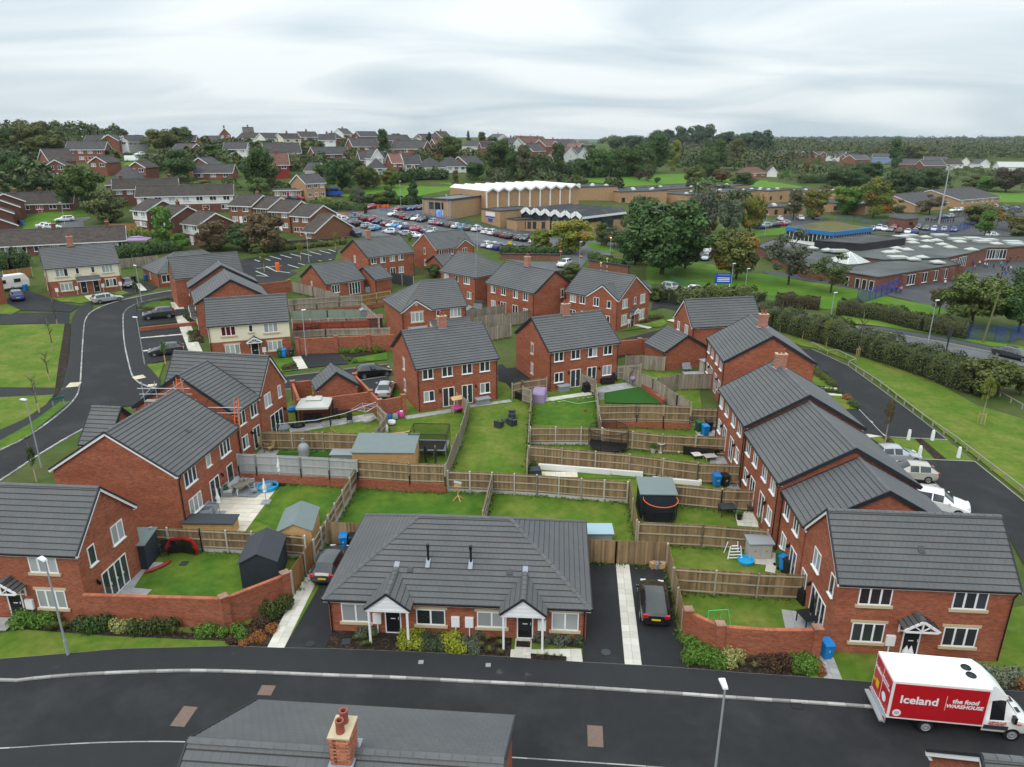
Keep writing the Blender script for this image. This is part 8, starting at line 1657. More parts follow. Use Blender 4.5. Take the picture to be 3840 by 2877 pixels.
def zigzag(label,a,b,d,h,n,name,amp,wall,white=True,rot_=None,fascia=1.2,ribs=True):
 """Hall whose roof is a row of ridges; the front wall follows the zigzag."""
 o=a;z=min(T(*a),T(*b));t=thing(name,label,'sports hall' if white else 'school hall',(a[0],a[1],z),math.atan2(b[1]-a[1],b[0]-a[0]));w=math.hypot(b[0]-a[0],b[1]-a[1]);s=w/n;m=mat('white_roof_'+name,(.74,.74,.73),.6,var=.08) if white else FLATD
 ob('wall',MB().box(0,0,-2,w,d,h-amp-(0 if white else fascia*1.6),wall).mesh('wall'),t)
 if not white:ob('clerestory',MB().box(.05,.05,h-amp-fascia*1.6,w-.05,d-.05,h-amp,GLASS).mesh('clerestory'),t)
 for i in range(n):
  x=i*s;c=x+s/2
  if white:ob('bay_gable',MB().face([(x,0,h-amp),(x+s,0,h-amp),(c,0,h)],wall).mesh('bay_gable'),t)
  r=MB()
  for p,q,zp,zq in ((x,c,h-amp,h),(c,x+s,h,h-amp)):r.hexa([(p,-.5,zp),(q,-.5,zq),(q,d+.3,zq),(p,d+.3,zp),(p,-.5,zp+.12),(q,-.5,zq+.12),(q,d+.3,zq+.12),(p,d+.3,zp+.12)],m)
  ob('roof_bay',r.mesh('roof_bay'),t);f=MB();f.bar((x,-.55,h-amp-.15),(c,-.55,h-.15),.12,.55 if white else fascia,WHITE);f.bar((c,-.55,h-.15),(x+s,-.55,h-amp-.15),.12,.55 if white else fascia,WHITE);ob('fascia',f.mesh('fascia'),t)
  if ribs:ob('rib',MB().box(x-.16,-.35,-.5,x+.16,0,h-amp,WHITE if white else CHAR).mesh('rib'),t)
 if not white:ob('side_fascia',MB().bar((w+.4,-.5,h-amp-.2),(w+.4,d+.3,h-amp-.2),.12,.6,WHITE).mesh('side_fascia'),t)
 return t
zigzag('tall buff sports hall with white zigzag roof and white ribs',(-7.9,224.9),(22.5,246.1),22,8.2,9,'zigzag_hall',1.0,BRICKY)
c0,c1,c2=(18.8,194),(3,209),(33.7,207.4)
ZH=zigzag('buff school hall with dark zigzag roof and white fascia',c1,c0,math.hypot(c2[0]-c0[0],c2[1]-c0[1]),6.9,6,'dark_zigzag_hall',1.15,BRICKY,False,ribs=True,fascia=1.1)
w_=math.hypot(c1[0]-c0[0],c1[1]-c0[1]);d_=math.hypot(c2[0]-c0[0],c2[1]-c0[1])
for k in range(14):ob('mullion',MB().box(w_+.0,k*d_/14,3.9,w_+.06,k*d_/14+.12,5.6,CHAR).mesh('mullion'),ZH)
ob('tall_window',MB().box(w_-.02,d_*.42,1.0,w_+.05,d_*.7,5.4,GLASS).mesh('tall_window'),ZH)
for k in range(7):ob('window_bar',MB().box(w_+.05,d_*(.42+.28*k/6)-.04,1.0,w_+.1,d_*(.42+.28*k/6)+.04,5.4,CHAR).mesh('window_bar'),ZH)
for k,(y_,z_) in enumerate(((d_*.1,4.2),(d_*.1,3.0))):ob('wall_sign',MB().box(w_+.0,y_,z_-.9,w_+.06,y_+1.0,z_-.2,SIGNB if k == 0 else WHITEW).mesh('wall_sign'),ZH)
building('low buff block with dark windows in front of the dark zigzag hall','school',rect((1,204),(15.6,202),14),3.6,BRICKY,FLATD,[(0,[(.13,1.2,1.0,2.0,1,CHAR),(.23,1.2,1.0,2.0,1,CHAR),(.33,1.2,1.0,2.0,1,CHAR),(.5,.9,1.0,2.3,1,CHAR),(.62,.9,1.0,2.3,1,CHAR)])])
lb_=building('low buff entrance block with white sign below the white hall','school',rect((-9,213.6),(-3.4,206.7),14),4.4,BRICKY,FLATD,[]);p1=rel([(-9,213.6),(-3.4,206.7)],(-9,213.6))[1]
ob('sign_board',MB().box(2.2,-.1,2.6,6.6,-.02,3.9,WHITEW).box(2.2,-.11,2.5,6.6,-.02,2.75,SIGNB).mesh('sign_board'),lb_,None,math.atan2(p1[1],p1[0]));ob('sign_board',MB().box(3.4,-.1,1.2,5.4,-.02,2.1,SIGNB).mesh('sign_board'),lb_,None,math.atan2(p1[1],p1[0]))
building('buff stair block at the end of the entrance block','school',rect((-1.5,205.5),(1.3,201.8),6),3.0,BRICKY,FLATD,[])
WY=lambda n:[(i/(n+.3)+.05,1.0,1.4,1.6,1,CHAR) for i in range(n)]
for lb,p,d,h,n in (('buff flat roofed block right of the white hall',((24.3,262),(38.4,267.4)),18,5.0,0),('buff flat roofed block behind the oak, middle',((38.6,263.2),(57.4,271.7)),22,4.6,2),('long buff upper block with slit windows below the field',((54.5,287),(103.7,321.3)),22,4.5,9),('buff two storey wing behind the willows',((63.9,268),(99.8,293.8)),16,5.0,4),('buff classroom block with white canopies',((87.3,253.3),(105.1,262.5)),14,3.4,4),('low buff classroom block behind the autumn tree',((104.6,298.4),(117.9,308.6)),20,4.6,2),('long low buff classroom block behind the round trees',((116.6,278.4),(129.9,268)),16,3.6,3),('upper buff classroom block with roof domes',((117.6,314.5),(146.3,306.3)),26,3.8,3)):
 bl=building(lb,'school',rect(*p,d),h,BRICKY,FLATD,[(0,WY(n))])
 L2=math.hypot(p[1][0]-p[0][0],p[1][1]-p[0][1])
 for k in range(5):ob('roof_dome',shared('dome',lambda:MB().lathe([(.9,0),(.85,.25),(.5,.5),(.02,.6)],POLY,8).mesh('roof_dome',60)),bl,((p[1][0]-p[0][0])*(.12+.19*k)-(p[1][1]-p[0][1])/L2*d*(.3+.3*(k % 2)),(p[1][1]-p[0][1])*(.12+.19*k)+(p[1][0]-p[0][0])/L2*d*(.3+.3*(k % 2)),h+.1))
# pitched roof block
far('long buff school block with broad pitched roof',((180.2,294),(207.6,311.5),2.9),24,3.0,BRICKY,TSLATE,3.2,lo=8,door=False,cat='school');far('lower buff gabled wing of the pitched roof school block',((152.8,276),(173.1,290.1),2.7),20,2.8,BRICKY,TSLATE,3.2,lo=3,door=False,cat='school')
bs=building('small brick store with green panel front','store',[(123.8,228.7),(130,231.9),(136.7,245.9),(129.6,249.6),(122.5,235.6)],3.0,BRICKS,FLATD,[(0,[(.4,1.2,1.6,1.0,1,CHAR)])],'brick_store')
# the brick junior school
SZ=3.2;o_=(63.6,136.7);SC=thing('school','low red brick school with wide flat roof and many skylights','school',(*o_,0))
W1=prismwall(SC,rel([(63.6,136.7),(67.8,130.6),(74.9,135.1),(91.6,145.2),(92.6,152.6),(78.2,149.8),(69.7,144.1)],o_),SZ,BRICKS,FLATR)
W2=prismwall(SC,rel([(73.3,155.3),(77.9,149.3),(92,151.7),(100.8,158),(111,166.9),(115.4,167),(132.4,173.9),(140.2,184.7),(119.5,189.9),(101.5,190.6),(83.6,182.2),(74.2,165.7)],o_),3.4,BRICKS,FLATR)
W3=prismwall(SC,rel([(59.4,143.6),(64.5,138.6),(70.7,146),(74.4,158.2),(75.9,169.4),(72,173.5),(67.5,184.9),(59.2,173.9)],o_),3.0,BRICKS,FLATR)
def at_(t):return (t[0]-o_[0],t[1]-o_[1])
A_w,B_w=at_((63.6,136.7)),at_((67.8,130.6));wallwins(SC,A_w,B_w,[(.12,.6,.9,1.9,1),(.42,.6,.9,1.9,1),(.60,.6,.9,1.9,1),(.79,.6,.9,1.9,1)])
A_w,B_w=at_((74.9,135.1)),at_((91.6,145.2));wallwins(SC,A_w,B_w,[(.06,.8,3.6,2.0,4),(.27,.8,3.6,2.0,4),(.47,.8,3.4,2.0,4),(.66,.8,2.4,2.0,3)])
A_w,B_w=at_((92,151.7)),at_((100.8,158));wallwins(SC,A_w,B_w,[(.02,.8,2.6,2.0,3),(.32,.8,3,2.0,4),(.68,.8,3.4,2.2,4)])
A_w,B_w=at_((111,166.9)),at_((115.4,167));wallwins(SC,A_w,B_w,[(.0,.9,2.6,2.2,4),(.5,.9,2.4,2.2,3)])
for k,u in enumerate((-.04,.22,.43,.62,.8,.99)):
 A_w,B_w=at_((74.9,135.1)),at_((91.6,145.2));an_=math.atan2(B_w[1]-A_w[1],B_w[0]-A_w[0]);ob('buttress',MB().box(-.2,-1.1,-.5,.2,0,3.1,BRICKS).mesh('buttress'),SC,(A_w[0]+(B_w[0]-A_w[0])*u,A_w[1]+(B_w[1]-A_w[1])*u,0),an_)
sk=shared('skylight',lambda:MB().box(-1.2,-1.0,0,1.2,1.0,.25,BEIGEP).hexa([(-1.15,-.95,.25),(1.15,-.95,.25),(1.15,.95,.25),(-1.15,.95,.25),(-.02,-.02,.65),(.02,-.02,.65),(.02,.02,.65),(-.02,.02,.65)],POLY).mesh('skylight'))
for p in [(83.7,159),(85.6,160),(90,163),(88.8,165.1),(96.5,167),(103,171.5),(102.1,166.7),(104.9,163.3),(102.5,177.2),(105.6,178.6),(97.6,174.7),(109.9,176.1),(84.3,149.6),(87.5,152.1),(87.2,145.7),(69.5,165.8),(71.7,162.4),(100,179.7),(106.4,185),(116.7,172.7)]:ob('skylight',sk,SC,(p[0]-o_[0],p[1]-o_[1],SZ+.3))
fl=shared('rooflight',lambda:MB().box(-1.8,-1.2,0,1.8,1.2,.45,POLY).mesh('rooflight'))
for p in [(100.3,185.4),(103.8,188),(111.8,180.6),(116.7,182.2),(115.7,176.5),(119,179.4),(122.6,175.8),(120.8,171.8),(73.6,161.1),(82,151.6),(112,188.6)]:ob('rooflight',fl,SC,(p[0]-o_[0],p[1]-o_[1],SZ+.3))
p=at_((70.6,149.1));ob('glass_pyramid',MB().hexa([(-3,-3,0),(3,-3,0),(3,3,0),(-3,3,0),(-.05,-.05,2),(.05,-.05,2),(.05,.05,2),(-.05,.05,2)],POLY).mesh('glass_pyramid'),SC,(*p,3.2),.3)
gb=MB()
for s in ((-3,-3),(3,-3),(3,3),(-3,3),(0,-3),(3,0),(-3,0)):gb.bar((*s,.05),(0,0,2.05),.14,.1,WHITE)
ob('glazing_bars',gb.mesh('glazing_bars'),SC,(*p,3.2),.3)
building('black clad plant block standing on the flat school roof','roof block',[(70.8,167.9),(78.9,162.1),(94.2,171.9),(88.6,179.4)],4.5,CHAR,FLATD,(),'roof_block')
def curved():
 a,b,c=(74.6,196.2),(82.7,185),(97.1,194.9);t=thing('school_hall','white windowed school hall with blue fascia and mossy curved roof','school hall',(*b,0));A,C=(a[0]-b[0],a[1]-b[1]),(c[0]-b[0],c[1]-b[1]);D=(A[0]+C[0],A[1]+C[1]);n=8
 r=MB();B=(0,0)
 def pt(i,j,z):u,v=i/n,j/n;return (A[0]*u+C[0]*v,A[1]*u+C[1]*v,z)
 zz=lambda i,j:4.9+1.5*math.sin(math.pi*i/n)*math.sin(math.pi*j/n)
 for i in range(n):
  for j in range(n):r.face([pt(i,j,zz(i,j)),pt(i,j+1,zz(i,j+1)),pt(i+1,j+1,zz(i+1,j+1)),pt(i+1,j,zz(i+1,j))],SEDUM)
 ob('roof',r.mesh('roof',60),t);w=MB()
 for p,q in ((A,B),(B,C),(C,D),(D,A)):
  w.face([(*p,0),(*q,0),(*q,4),(*p,4)],WHITE);L=math.hypot(q[0]-p[0],q[1]-p[1]);an=math.atan2(q[1]-p[1],q[0]-p[0]);ob('fascia',MB().box(-.1,-.25,3.9,L+.1,.1,4.95,BLUEF).mesh('fascia'),t,(*p,0),an)
  k=int(L/1.1)
  for i in range(k):ob('pane',shared(('cp',round(L,1)),lambda:MB().box(.1,-.06,1.8,L/k-.1,-.02,3.85,GLASS).mesh('pane')),t,(p[0]+(q[0]-p[0])*i/k,p[1]+(q[1]-p[1])*i/k,0),an)
 ob('wall',w.mesh('wall'),t)
curved()
# railings and mesh fences
def railing(label,pts,h=1.1,m=None,gap=1.6,mesh=False,cat='railing',sheet=.35):
 m=m or BLUEM;P=[Vector((p[0],p[1],T(p[0],p[1]))) for p in pts];t=thing('railing',label,cat,P[0]);o=P[0]
 for a,b in zip(P,P[1:]):
  n=max(1,int((b-a).length/gap));bars=MB()
  for f in ((.15,.95) if not mesh else [.05+.9*i/7 for i in range(8)]):bars.bar(a-o+Vector((0,0,h*f)),b-o+Vector((0,0,h*f)),.04,.05,m)
  nb=int((b-a).length/(.25 if not mesh else .5))
  for i in range(nb):q=a+(b-a)*(i/nb)-o;bars.bar(q,q+Vector((0,0,h*.95)),.022,.022,m,(1,0,0))
  ob('bars',bars.mesh('bars'),t,kind='stuff')
  for i in range(n+1):ob('post',shared(('rpost',m.name,h),lambda:MB().box(-.04,-.04,-.1,.04,.04,h+.05,m).mesh('post')),t,a+(b-a)*(i/n)-o)
 return t
railing('blue railing between the car park rows and the sports hall',[(-39.3,217.7),(-31.8,216.6),(-17.6,211),(-9.6,203.7),(-3,199.9),(1.5,197.2)]+[(7.7,190.8)]);railing('blue railing through the middle of the car park',[(-46.8,205.9),(-40.8,200.1),(-34,194.8),(-28.8,190.1),(-23.5,188.7)]);railing('blue railing along the lower edge of the car park',[(-8.9,175),(-6.3,172.3),(-2.6,168.8),(1.2,166.4)])
railing('tall blue mesh fence of the school yard',[(59.2,119.9),(62.3,121.9),(68.2,127.6),(72.4,132.1)],2.4,mesh=True,cat='fence',gap=2.6);railing('blue mesh fence at the right edge by the telegraph pole',[(64.2,96.9),(67.9,96.5),(69.5,95.7),(73.2,98)],2.2,mesh=True,cat='fence',gap=2.6);railing('green mesh fence along the school lawn hedge',[(30.4,135.2),(33.5,129.6),(39.2,123.9),(42.6,120.4),(44.4,118)],1.6,GREENM,2.6,True,'fence');railing('blue railing beyond the curved roofed hall',[(112.8,250.8),(116.9,247.9),(120.3,241.2),(122.4,235.6)],1.6,gap=2.5)
railing('blue mesh fence by the brick school staff row',[(127.5,220.3),(135.2,222.5),(143.1,228.5),(147.4,232.7)],2.0,mesh=True,cat='fence',gap=2.6);railing('black mesh fence round the ball court',[(152.8,244.6),(152.4,236.9),(153.7,229),(159.6,221.5)],3.0,CHAR,3,True,'fence');railing('dark railing beside the yard of the pitched roof block',[(150.9,257.2),(159.6,262.2),(167.8,267.4),(188.4,287.8),(205,291.6)],1.8,CHAR,2.5,True,'fence')
building('brick entrance wall beside the no entry sign','wall',rect((16.4,152.2),(23.6,144.2),.4),1.6,BRICKO,STONE,(),'boundary_wall');building('long brick boundary wall below the car park hedge','wall',rect((-2.6,160.5),(10.6,159.2),.4),1.3,BRICKO,STONE,(),'boundary_wall');building('buff retaining wall at the car park entrance','wall',rect((-54.9,203.8),(-42.1,206.7),.4),1.6,BRICKY,STONE,(),'boundary_wall');building('low stone retaining wall below the brown terrace','wall',rect((-52.6,166.4),(-39.8,173.3),.4),.9,BRICKO,STONE,(),'boundary_wall')
# ------------------------------------------------------------------ trees, hedges, woods
def trees(L):
 for d,kind,col,lb,*o in L:tree(lb,d,kind,col,autumn=bool(o and o[0]),base=o[1] if len(o) > 1 else .03)
trees([
 ((30.6,144.8,19,15.9),'oak','dark','huge dark spreading oak in the middle, beside the school drive',0,0),((37,151.8,8.9,10.6),'oak','dark','dark lower tree merging with the right side of the huge oak',0,0),((27.1,156.6,8.4,8.8),'oak','dark','dark lower tree merging with the left side of the huge oak',0,0),((34.3,187.8,10.3,12.9),'oak','dark','dark tree touching the far left of the huge oak'),((44.8,140.9,9.5,10.3),'round','autumn','broad green maple with orange tips on the school lawn',1,.03),
 ((52.7,201.9,8.8,14.4),'willow','grey','weeping willow right behind the huge oak'),((63.4,209.7,7.8,11.5),'willow','grey','weeping willow behind the broad maple'),((69,209.6,7.4,11.5),'round','autumn','yellow green tree right of the weeping willows',1),((14.1,169.7,10.2,8.1),'round','yellow','wide yellow green tree by the car park drive',1),((7.3,172.6,5.3,5.1),'round','yellow','small bright yellow tree at the end of the parked cars'),((22.8,182.8,4.4,5.7),'round','mid','small round tree on the drive island'),((25.7,180.2,5.5,5.6),'light','grey','thin grey green tree beside the drive island'),((55.4,202.2,6.2,8.2),'birch','brown','brownish shrubby tree between the willows'),
 ((39,333.8,12.6,14.4),'oak','mid','rounded tree behind the field, left of three'),((55.5,357.5,15.7,16.8),'oak','mid','rounded tree behind the field, middle of three'),((76.9,399.2,16.3,21.6),'oak','dark','tall dark tree rising behind the field'),((72.9,394.7,9.3,12.4),'round','olive','olive tree at the foot of the tall dark tree'),((93.3,425.8,10,16.7),'birch','yellow','yellow tree right of the tall dark tree'),((4.6,294.8,8.8,13),'birch','grey','grey birch above the white zigzag hall'),((19,305.9,9.1,13.5),'birch','dark','dark birch above the zigzag hall'),((11.9,303.9,9.1,9.5),'round','dark','dark tree between the two birches'),((29.3,322.6,9.6,8.1),'round','dark','dark low tree left of the rounded field trees'),((.5,296.3,7,10.7),'oak','dark','dark tree left of the grey birch'),((47.3,346.4,7.6,10.3),'round','dark','dark tree between the rounded field trees'),((83.8,341,10.7,9.7),'round','olive','pale olive tree in front of the field'),((113.9,419.9,15.8,21.8),'oak','mid','tall green tree beyond the field corner'),((142.5,474.4,14.1,19.3),'birch','olive','olive yellow tree beside the tall corner tree'),((104.2,392.7,8,11.7),'round','dark','dark tree below the tall corner tree'),((113.3,360.2,11.9,7.4),'round','dark','low dark tree at the field end'),((110.1,387,11,6.7),'round','brown','reddish brown shrub tree at the field end',1),((63.7,345,4.9,6.5),'light','brown','small bare reddish tree on the field'),((59.8,346.3,3.8,4.4),'round','copper','small copper tree on the field'),((67,340.8,3.2,2.7),'round','dark','little dark shrub on the field'),
 ((97.3,696.5,14.1,15.1),'oak','deep','dark skyline tree above the field, first'),((133.2,817.5,31.7,19),'oak','deep','dark skyline trees above the field, second'),((46.3,460,12.9,7.9),'oak','deep','dark tree above the red roofs'),((203.2,1007.8,35.9,31.3),'oak','deep','dark wood edge tree on the ridge, leftmost'),((232.8,1014.2,33,33.8),'oak','deep','dark wood edge tree on the ridge, second from the left'),((243.3,956.3,34.1,34.9),'oak','deep','tallest dark wood edge tree on the ridge'),((257.2,905.5,30.9,28.8),'oak','deep','dark wood edge tree on the ridge, fourth from the left'),((266.9,859.2,29.4,27.4),'oak','deep','dark wood edge tree on the ridge, fifth from the left'),((244.4,737.7,24.1,27),'oak','deep','dark wood edge tree on the ridge, rightmost'),
 ((53.2,135.6,8.7,10.7),'light','grey','large silvery grey tree on the school lawn',0,.14),((58.5,128.8,7.2,7.2),'light','olive','smaller spreading tree by the blue yard fence',0,.18),((69.5,104.4,9.1,9),'oak','olive','olive green tree in front of the school yard',0,.12),((75,102,8.2,9.8),'oak','dark','dark olive tree cut by the right edge'),((68.8,111.9,3.7,5.2),'light','brown','nearly bare small tree on the yard lawn',0,.2),
 ((105.1,252.9,9.7,10.6),'round','autumn','orange and green maple by the buff classrooms',1),((96.1,248,7.5,10),'birch','grey','birch left of the orange maple'),((124.1,269.4,11.6,10.4),'round','bright','round bright tree behind the curved roof hall',1),((129,259.3,11.6,14.4),'oak','autumn','tall russet tree behind the curved roof hall',1),((138.2,261.5,7.5,6.3),'light','olive','light olive tree beside the gabled school wing'),((155.8,271.3,10,7.4),'light','brown','thin brown tree in front of the pitched roof block',1),((155.4,241.9,10.9,7.2),'round','olive','round olive tree by the ball court',1),((139.7,212.9,6.5,7.4),'birch','bright','bright birch by the ball court'),((157,227.2,9.1,6.6),'light','autumn','orange tinged tree at the right of the ball court',1),((177.1,265.7,5.1,3.4),'round',(.28,.11,.02),'small bright orange tree by the ball court'),((146.3,208.1,7,3.9),'round','olive','low olive tree at the right edge'),
 ((163.1,368.2,12.8,11.6),'oak','dark','dark tree behind the hedge, first of the belt'),((170.7,364.5,10.9,9.8),'oak','dark','dark tree behind the hedge, second of the belt'),((206,427.5,17.5,10.8),'oak','dark','dark tree below the red distant house'),((271.8,529.4,13.2,20.7),'birch','dark','tall leaning poplar before the distant houses'),((179.5,337.8,15.5,13.9),'oak','dark','big dark tree behind the gabled school wing'),((206.8,363,14.9,12.1),'oak','dark','dark tree left of the flood light mast'),((346.8,646,20.1,16.1),'oak','olive','olive tree below the far wood'),((237.5,377.6,10.7,6.6),'round','olive','olive tree behind the pitched roof block'),((237.1,366.5,8.7,7.5),'round','bright','bright green tree behind the pitched roof block'),((241.2,358.5,14.7,12.5),'oak','copper','dark copper beech at the right'),((158.9,429.3,4.7,5.4),'cone','bright','small bright conifer by the conservatory bungalow'),((175.1,441.7,6.9,7.6),'birch','brown','brown tree before the distant houses'),((248.4,603,4.7,7.1),'cone','bright','bright cypress before the distant houses'),
 ((-190.6,299.8,15.4,14.5),'oak','olive','tall tree group on the far left skyline, main crown'),((-209.3,313.7,9.3,11.7),'oak','dark','tall tree group on the far left skyline, left crown'),((-206.8,303.2,7.1,8),'oak','olive','tree at the left picture edge on the skyline'),((-181.3,293.5,12.8,10.5),'oak','olive','tall tree group on the far left skyline, right crown'),((-203.2,347.4,9.7,5.1),'oak','mid','low tree between skyline group and hill houses'),((-153.5,225.4,10.3,12.1),'oak','dark','dark tree mass on the left edge below the skyline'),((-154.5,238.7,10.9,7.9),'oak','dark','dark wide tree left of the brown gabled houses'),((-142.1,223.9,9.9,3.9),'round','dark','dark shrubby tree above the bungalow row'),((-149.7,222.1,7.4,3.2),'round','dark','dark shrub mass above the bungalow row'),
 ((-115.2,196.9,11.6,12.9),'oak','mid','big loose tree beside the cul-de-sac bend'),((-101.5,183.8,10.3,8.4),'round','olive','spreading yellowish tree right of the cul-de-sac'),((-110.9,244.1,11.1,10.2),'round','dark','dense dark evergreen left of the brick bungalow'),((-152.8,326.2,14.2,10.1),'oak','olive','skyline tree by the hill road, left crown'),((-157.8,357.3,11.1,9.1),'oak','olive','skyline tree by the hill road, right crown'),((-105.9,228.4,10.5,5.2),'light','grey','grey green tree above the terrace row'),((-95.7,227.9,7.2,3.6),'round','autumn','small golden tree above the white panelled terrace',1),((-119.7,297.2,9.7,5.8),'round','mid','tree between the white hill houses'),((-79.1,232.1,11,14.3),'oak','dark','dark tree left of the red rendered house'),((-77.7,161.2,7.6,8.8),'birch','bright','green tree in front of the white terrace'),((-73.6,158.8,3.6,3.9),'round','bright','small green tree beside the white terrace gable'),
 ((-54.8,160.3,8.8,8.7),'round','brown','big dark bushy tree by the brown stepped terrace',0,0),((-66.5,159.7,7.8,6.5),'round','brown','brown bramble bush above the new car park',0,0),((-60.1,160.7,6.8,6.3),'round','dark','dark bush above the new car park',0,0),
 ((-75.4,221.4,6.7,6),'round','olive','grey green tree left of the buff annexe'),((-56,241.6,10.3,11.1),'oak','dark','big round tree behind the field, left one'),((-65.1,256.1,7.2,6.8),'oak','mid','tree above the buff house'),((-50.3,251.1,7.9,8.5),'oak','mid','round tree behind the field, second one'),((-48,255.1,6,6.6),'oak','autumn','round tree behind the field, third one',1),((-42.5,259.4,6.5,6.8),'oak','autumn','round tree behind the field, fourth one',1),((-38.5,230.9,4.8,5.5),'round','mid','dark young tree on the bank by the field'),((-31.3,232.4,5.2,8.2),'cone','conifer','dark dense conifer by the grey roofed hall'),((-45.8,220,4.9,5.4),'birch','grey','grey green tree at the car park entrance'),((-41.8,228.9,4.7,3.3),'round','olive','bushy tree on the bank by the field'),((-60.1,231.7,5.9,5.9),'light','grey','bare tree in front of the buff house'),((-55.6,323.4,7,12.1),'birch','dark','tall dark birch beside the tudor house'),((-73.9,337.6,6.3,6),'oak','dark','dark tree above the hillside bungalow'),((-89,405.3,5,5.3),'round',(.17,.09,.02),'golden brown tree on the skyline'),((-46,419.4,6.5,7.8),'cone','conifer','dark conifer on the skyline'),((-27,333.6,11.4,12.5),'oak','olive','large olive tree on the skyline, right of the conifer'),((-40.4,693.8,4.3,9.1),'cone','conifer','thin pointed cypress on the skyline'),((-18.4,460,7.1,8.2),'birch','olive','skyline tree pair, left one'),((-12,460,7.8,6.1),'oak','mid','skyline tree pair, right one'),((-5.4,304.5,12.4,15.3),'oak','dark','big dark tree above the white zigzag hall'),((-14.3,284.4,8,6.7),'oak','dark','dark round tree left of the big tree above the hall'),((-20.8,269.8,3.8,5.5),'birch','brown','thin brown tree at the field edge'),((-51.4,395.4,6.1,5.2),'round','bright','light green tree before the skyline terrace'),((-88.8,342.9,5.9,5.1),'round','mid','tree between skyline houses, left'),((-94.6,342.9,4.8,5.1),'oak','dark','dark tree between skyline houses'),((-60.1,282.5,5.7,4.6),'round','mid','tree above the round field trees'),((-78,289.1,5.4,3.2),'round','dark','dark shrub tree by the hillside bungalow'),((-135.4,460,6.4,4.6),'oak','mid','tree behind the skyline houses'),((-108.4,703.1,9.8,6),'oak','mid','tree behind the brick terrace pair'),((-15.7,139.6,3.2,2.8),'round','dark','rounded evergreen shrub by the brick garage'),((-40.8,166,1.6,1.9),'light','yellow','small yellow tree on the bank by the new car park'),((-25.3,177.6,1.4,2),'round','yellow','small yellow tree beside the white parked car'),
 ((25,120,3.6,3.1),'round','olive','wild bush at the left of the lane gap',0,0),((12,140,5.1,3),'round','olive','wild bush behind the corner house chimney',0,0),((53.1,74.6,5.6,4.6),'round','olive','overgrown bush at the end of the long hedge',0,0),((56.8,74.6,2.6,3.2),'round','olive','overgrown bush at the right edge of the hedge',0,0)])
LH=[(33.5,106.4),(37.4,105.8),(39.5,101.7),(43.3,94.6),(46.8,88.4),(50,80.5),(52.2,75.1),(53.3,73.8)]
hedge('long wild hedge between the verge and the road on the right',LH[1:],3.8,3.0,(.062,.085,.028),95,.13,.22)
hedge('clipped hedge along the school side of the right road',[(52.4,111.8),(57.7,107.4),(60.6,101.2),(64.5,97.2)],2.6,2.4,(.06,.068,.028),95,.13);hedge('copper tinged hedge block by the school path',[(44.5,117.8),(50.8,115)],2.0,2.0,(.06,.038,.024),80,.16)
hedge('hedge between the lane and the corner house, left part',[(24.2,122.7),(25.9,119.2)],2.4,2.0,'olive',60,.22,.3);hedge('hedge between the lane and the school lawn, right part',[(27.1,117.4),(32,120.4),(39.3,121.6),(41.9,117.2)],2.6,2.2,'olive',60,.22,.3);hedge('hedge above the buff retaining wall',[(-58.6,211.7),(-51.2,213.3),(-42.5,211.8)],3,2.0,'dark',40,.3);hedge('yellow green hedge at the buff house',[(-58,217.3),(-54.8,219.9)],2.5,2,'yellow',40,.3);hedge('dark hedge behind the cream house fence',[(-83.9,150.9),(-79.4,153.5),(-75.3,157.7)],3,2.2,'dark',50,.26);hedge('hedge along the car park wall',[(-2.7,167.6),(5.4,167.4),(13.7,168.8)],3,1.6,'dark',40,.3);hedge('rounded hedge along the brick entrance wall',[(17.8,163.2),(20.7,158.9),(23.7,150.7)],1.6,1.4,'mid',50,.24);hedge('dark clipped hedge beside the field fence',[(152.6,391.3),(169.8,395.6)],3,3.2,'dark',26,.4);hedge('bushes at the left edge by the cream house',[(-100.8,137.5),(-98.9,139.1),(-97.5,142.3)],4,2.6,'dark',40,.26,.35);hedge('clipped yellow shrubs by the white terrace',[(-90.6,172.2),(-84.8,170.4)],2,1.6,'yellow',40,.26,.3);hedge('dark hedge along the back of the playing field',[(-44.4,268),(-36.2,278.5),(-24.9,283.3)],5,3,'dark',16,.5,.4);hedge('dark hedge under the rounded field trees',[(22,311.8),(42.4,338),(72.4,385.1)],5,3.4,'dark',14,.5,.4);hedge('low wild growth on the bank above the new car park',[(-58.5,158.4),(-51.4,163.4),(-46.9,166.5),(-40,171.5)],3,.9,'olive',40,.24,.4);hedge('grass verge growth by the bushy bank of the field',[(-50.7,231.3),(-44.3,231.2),(-35,234),(-29.1,236.7)],6,1.8,'dark',22,.34,.4)
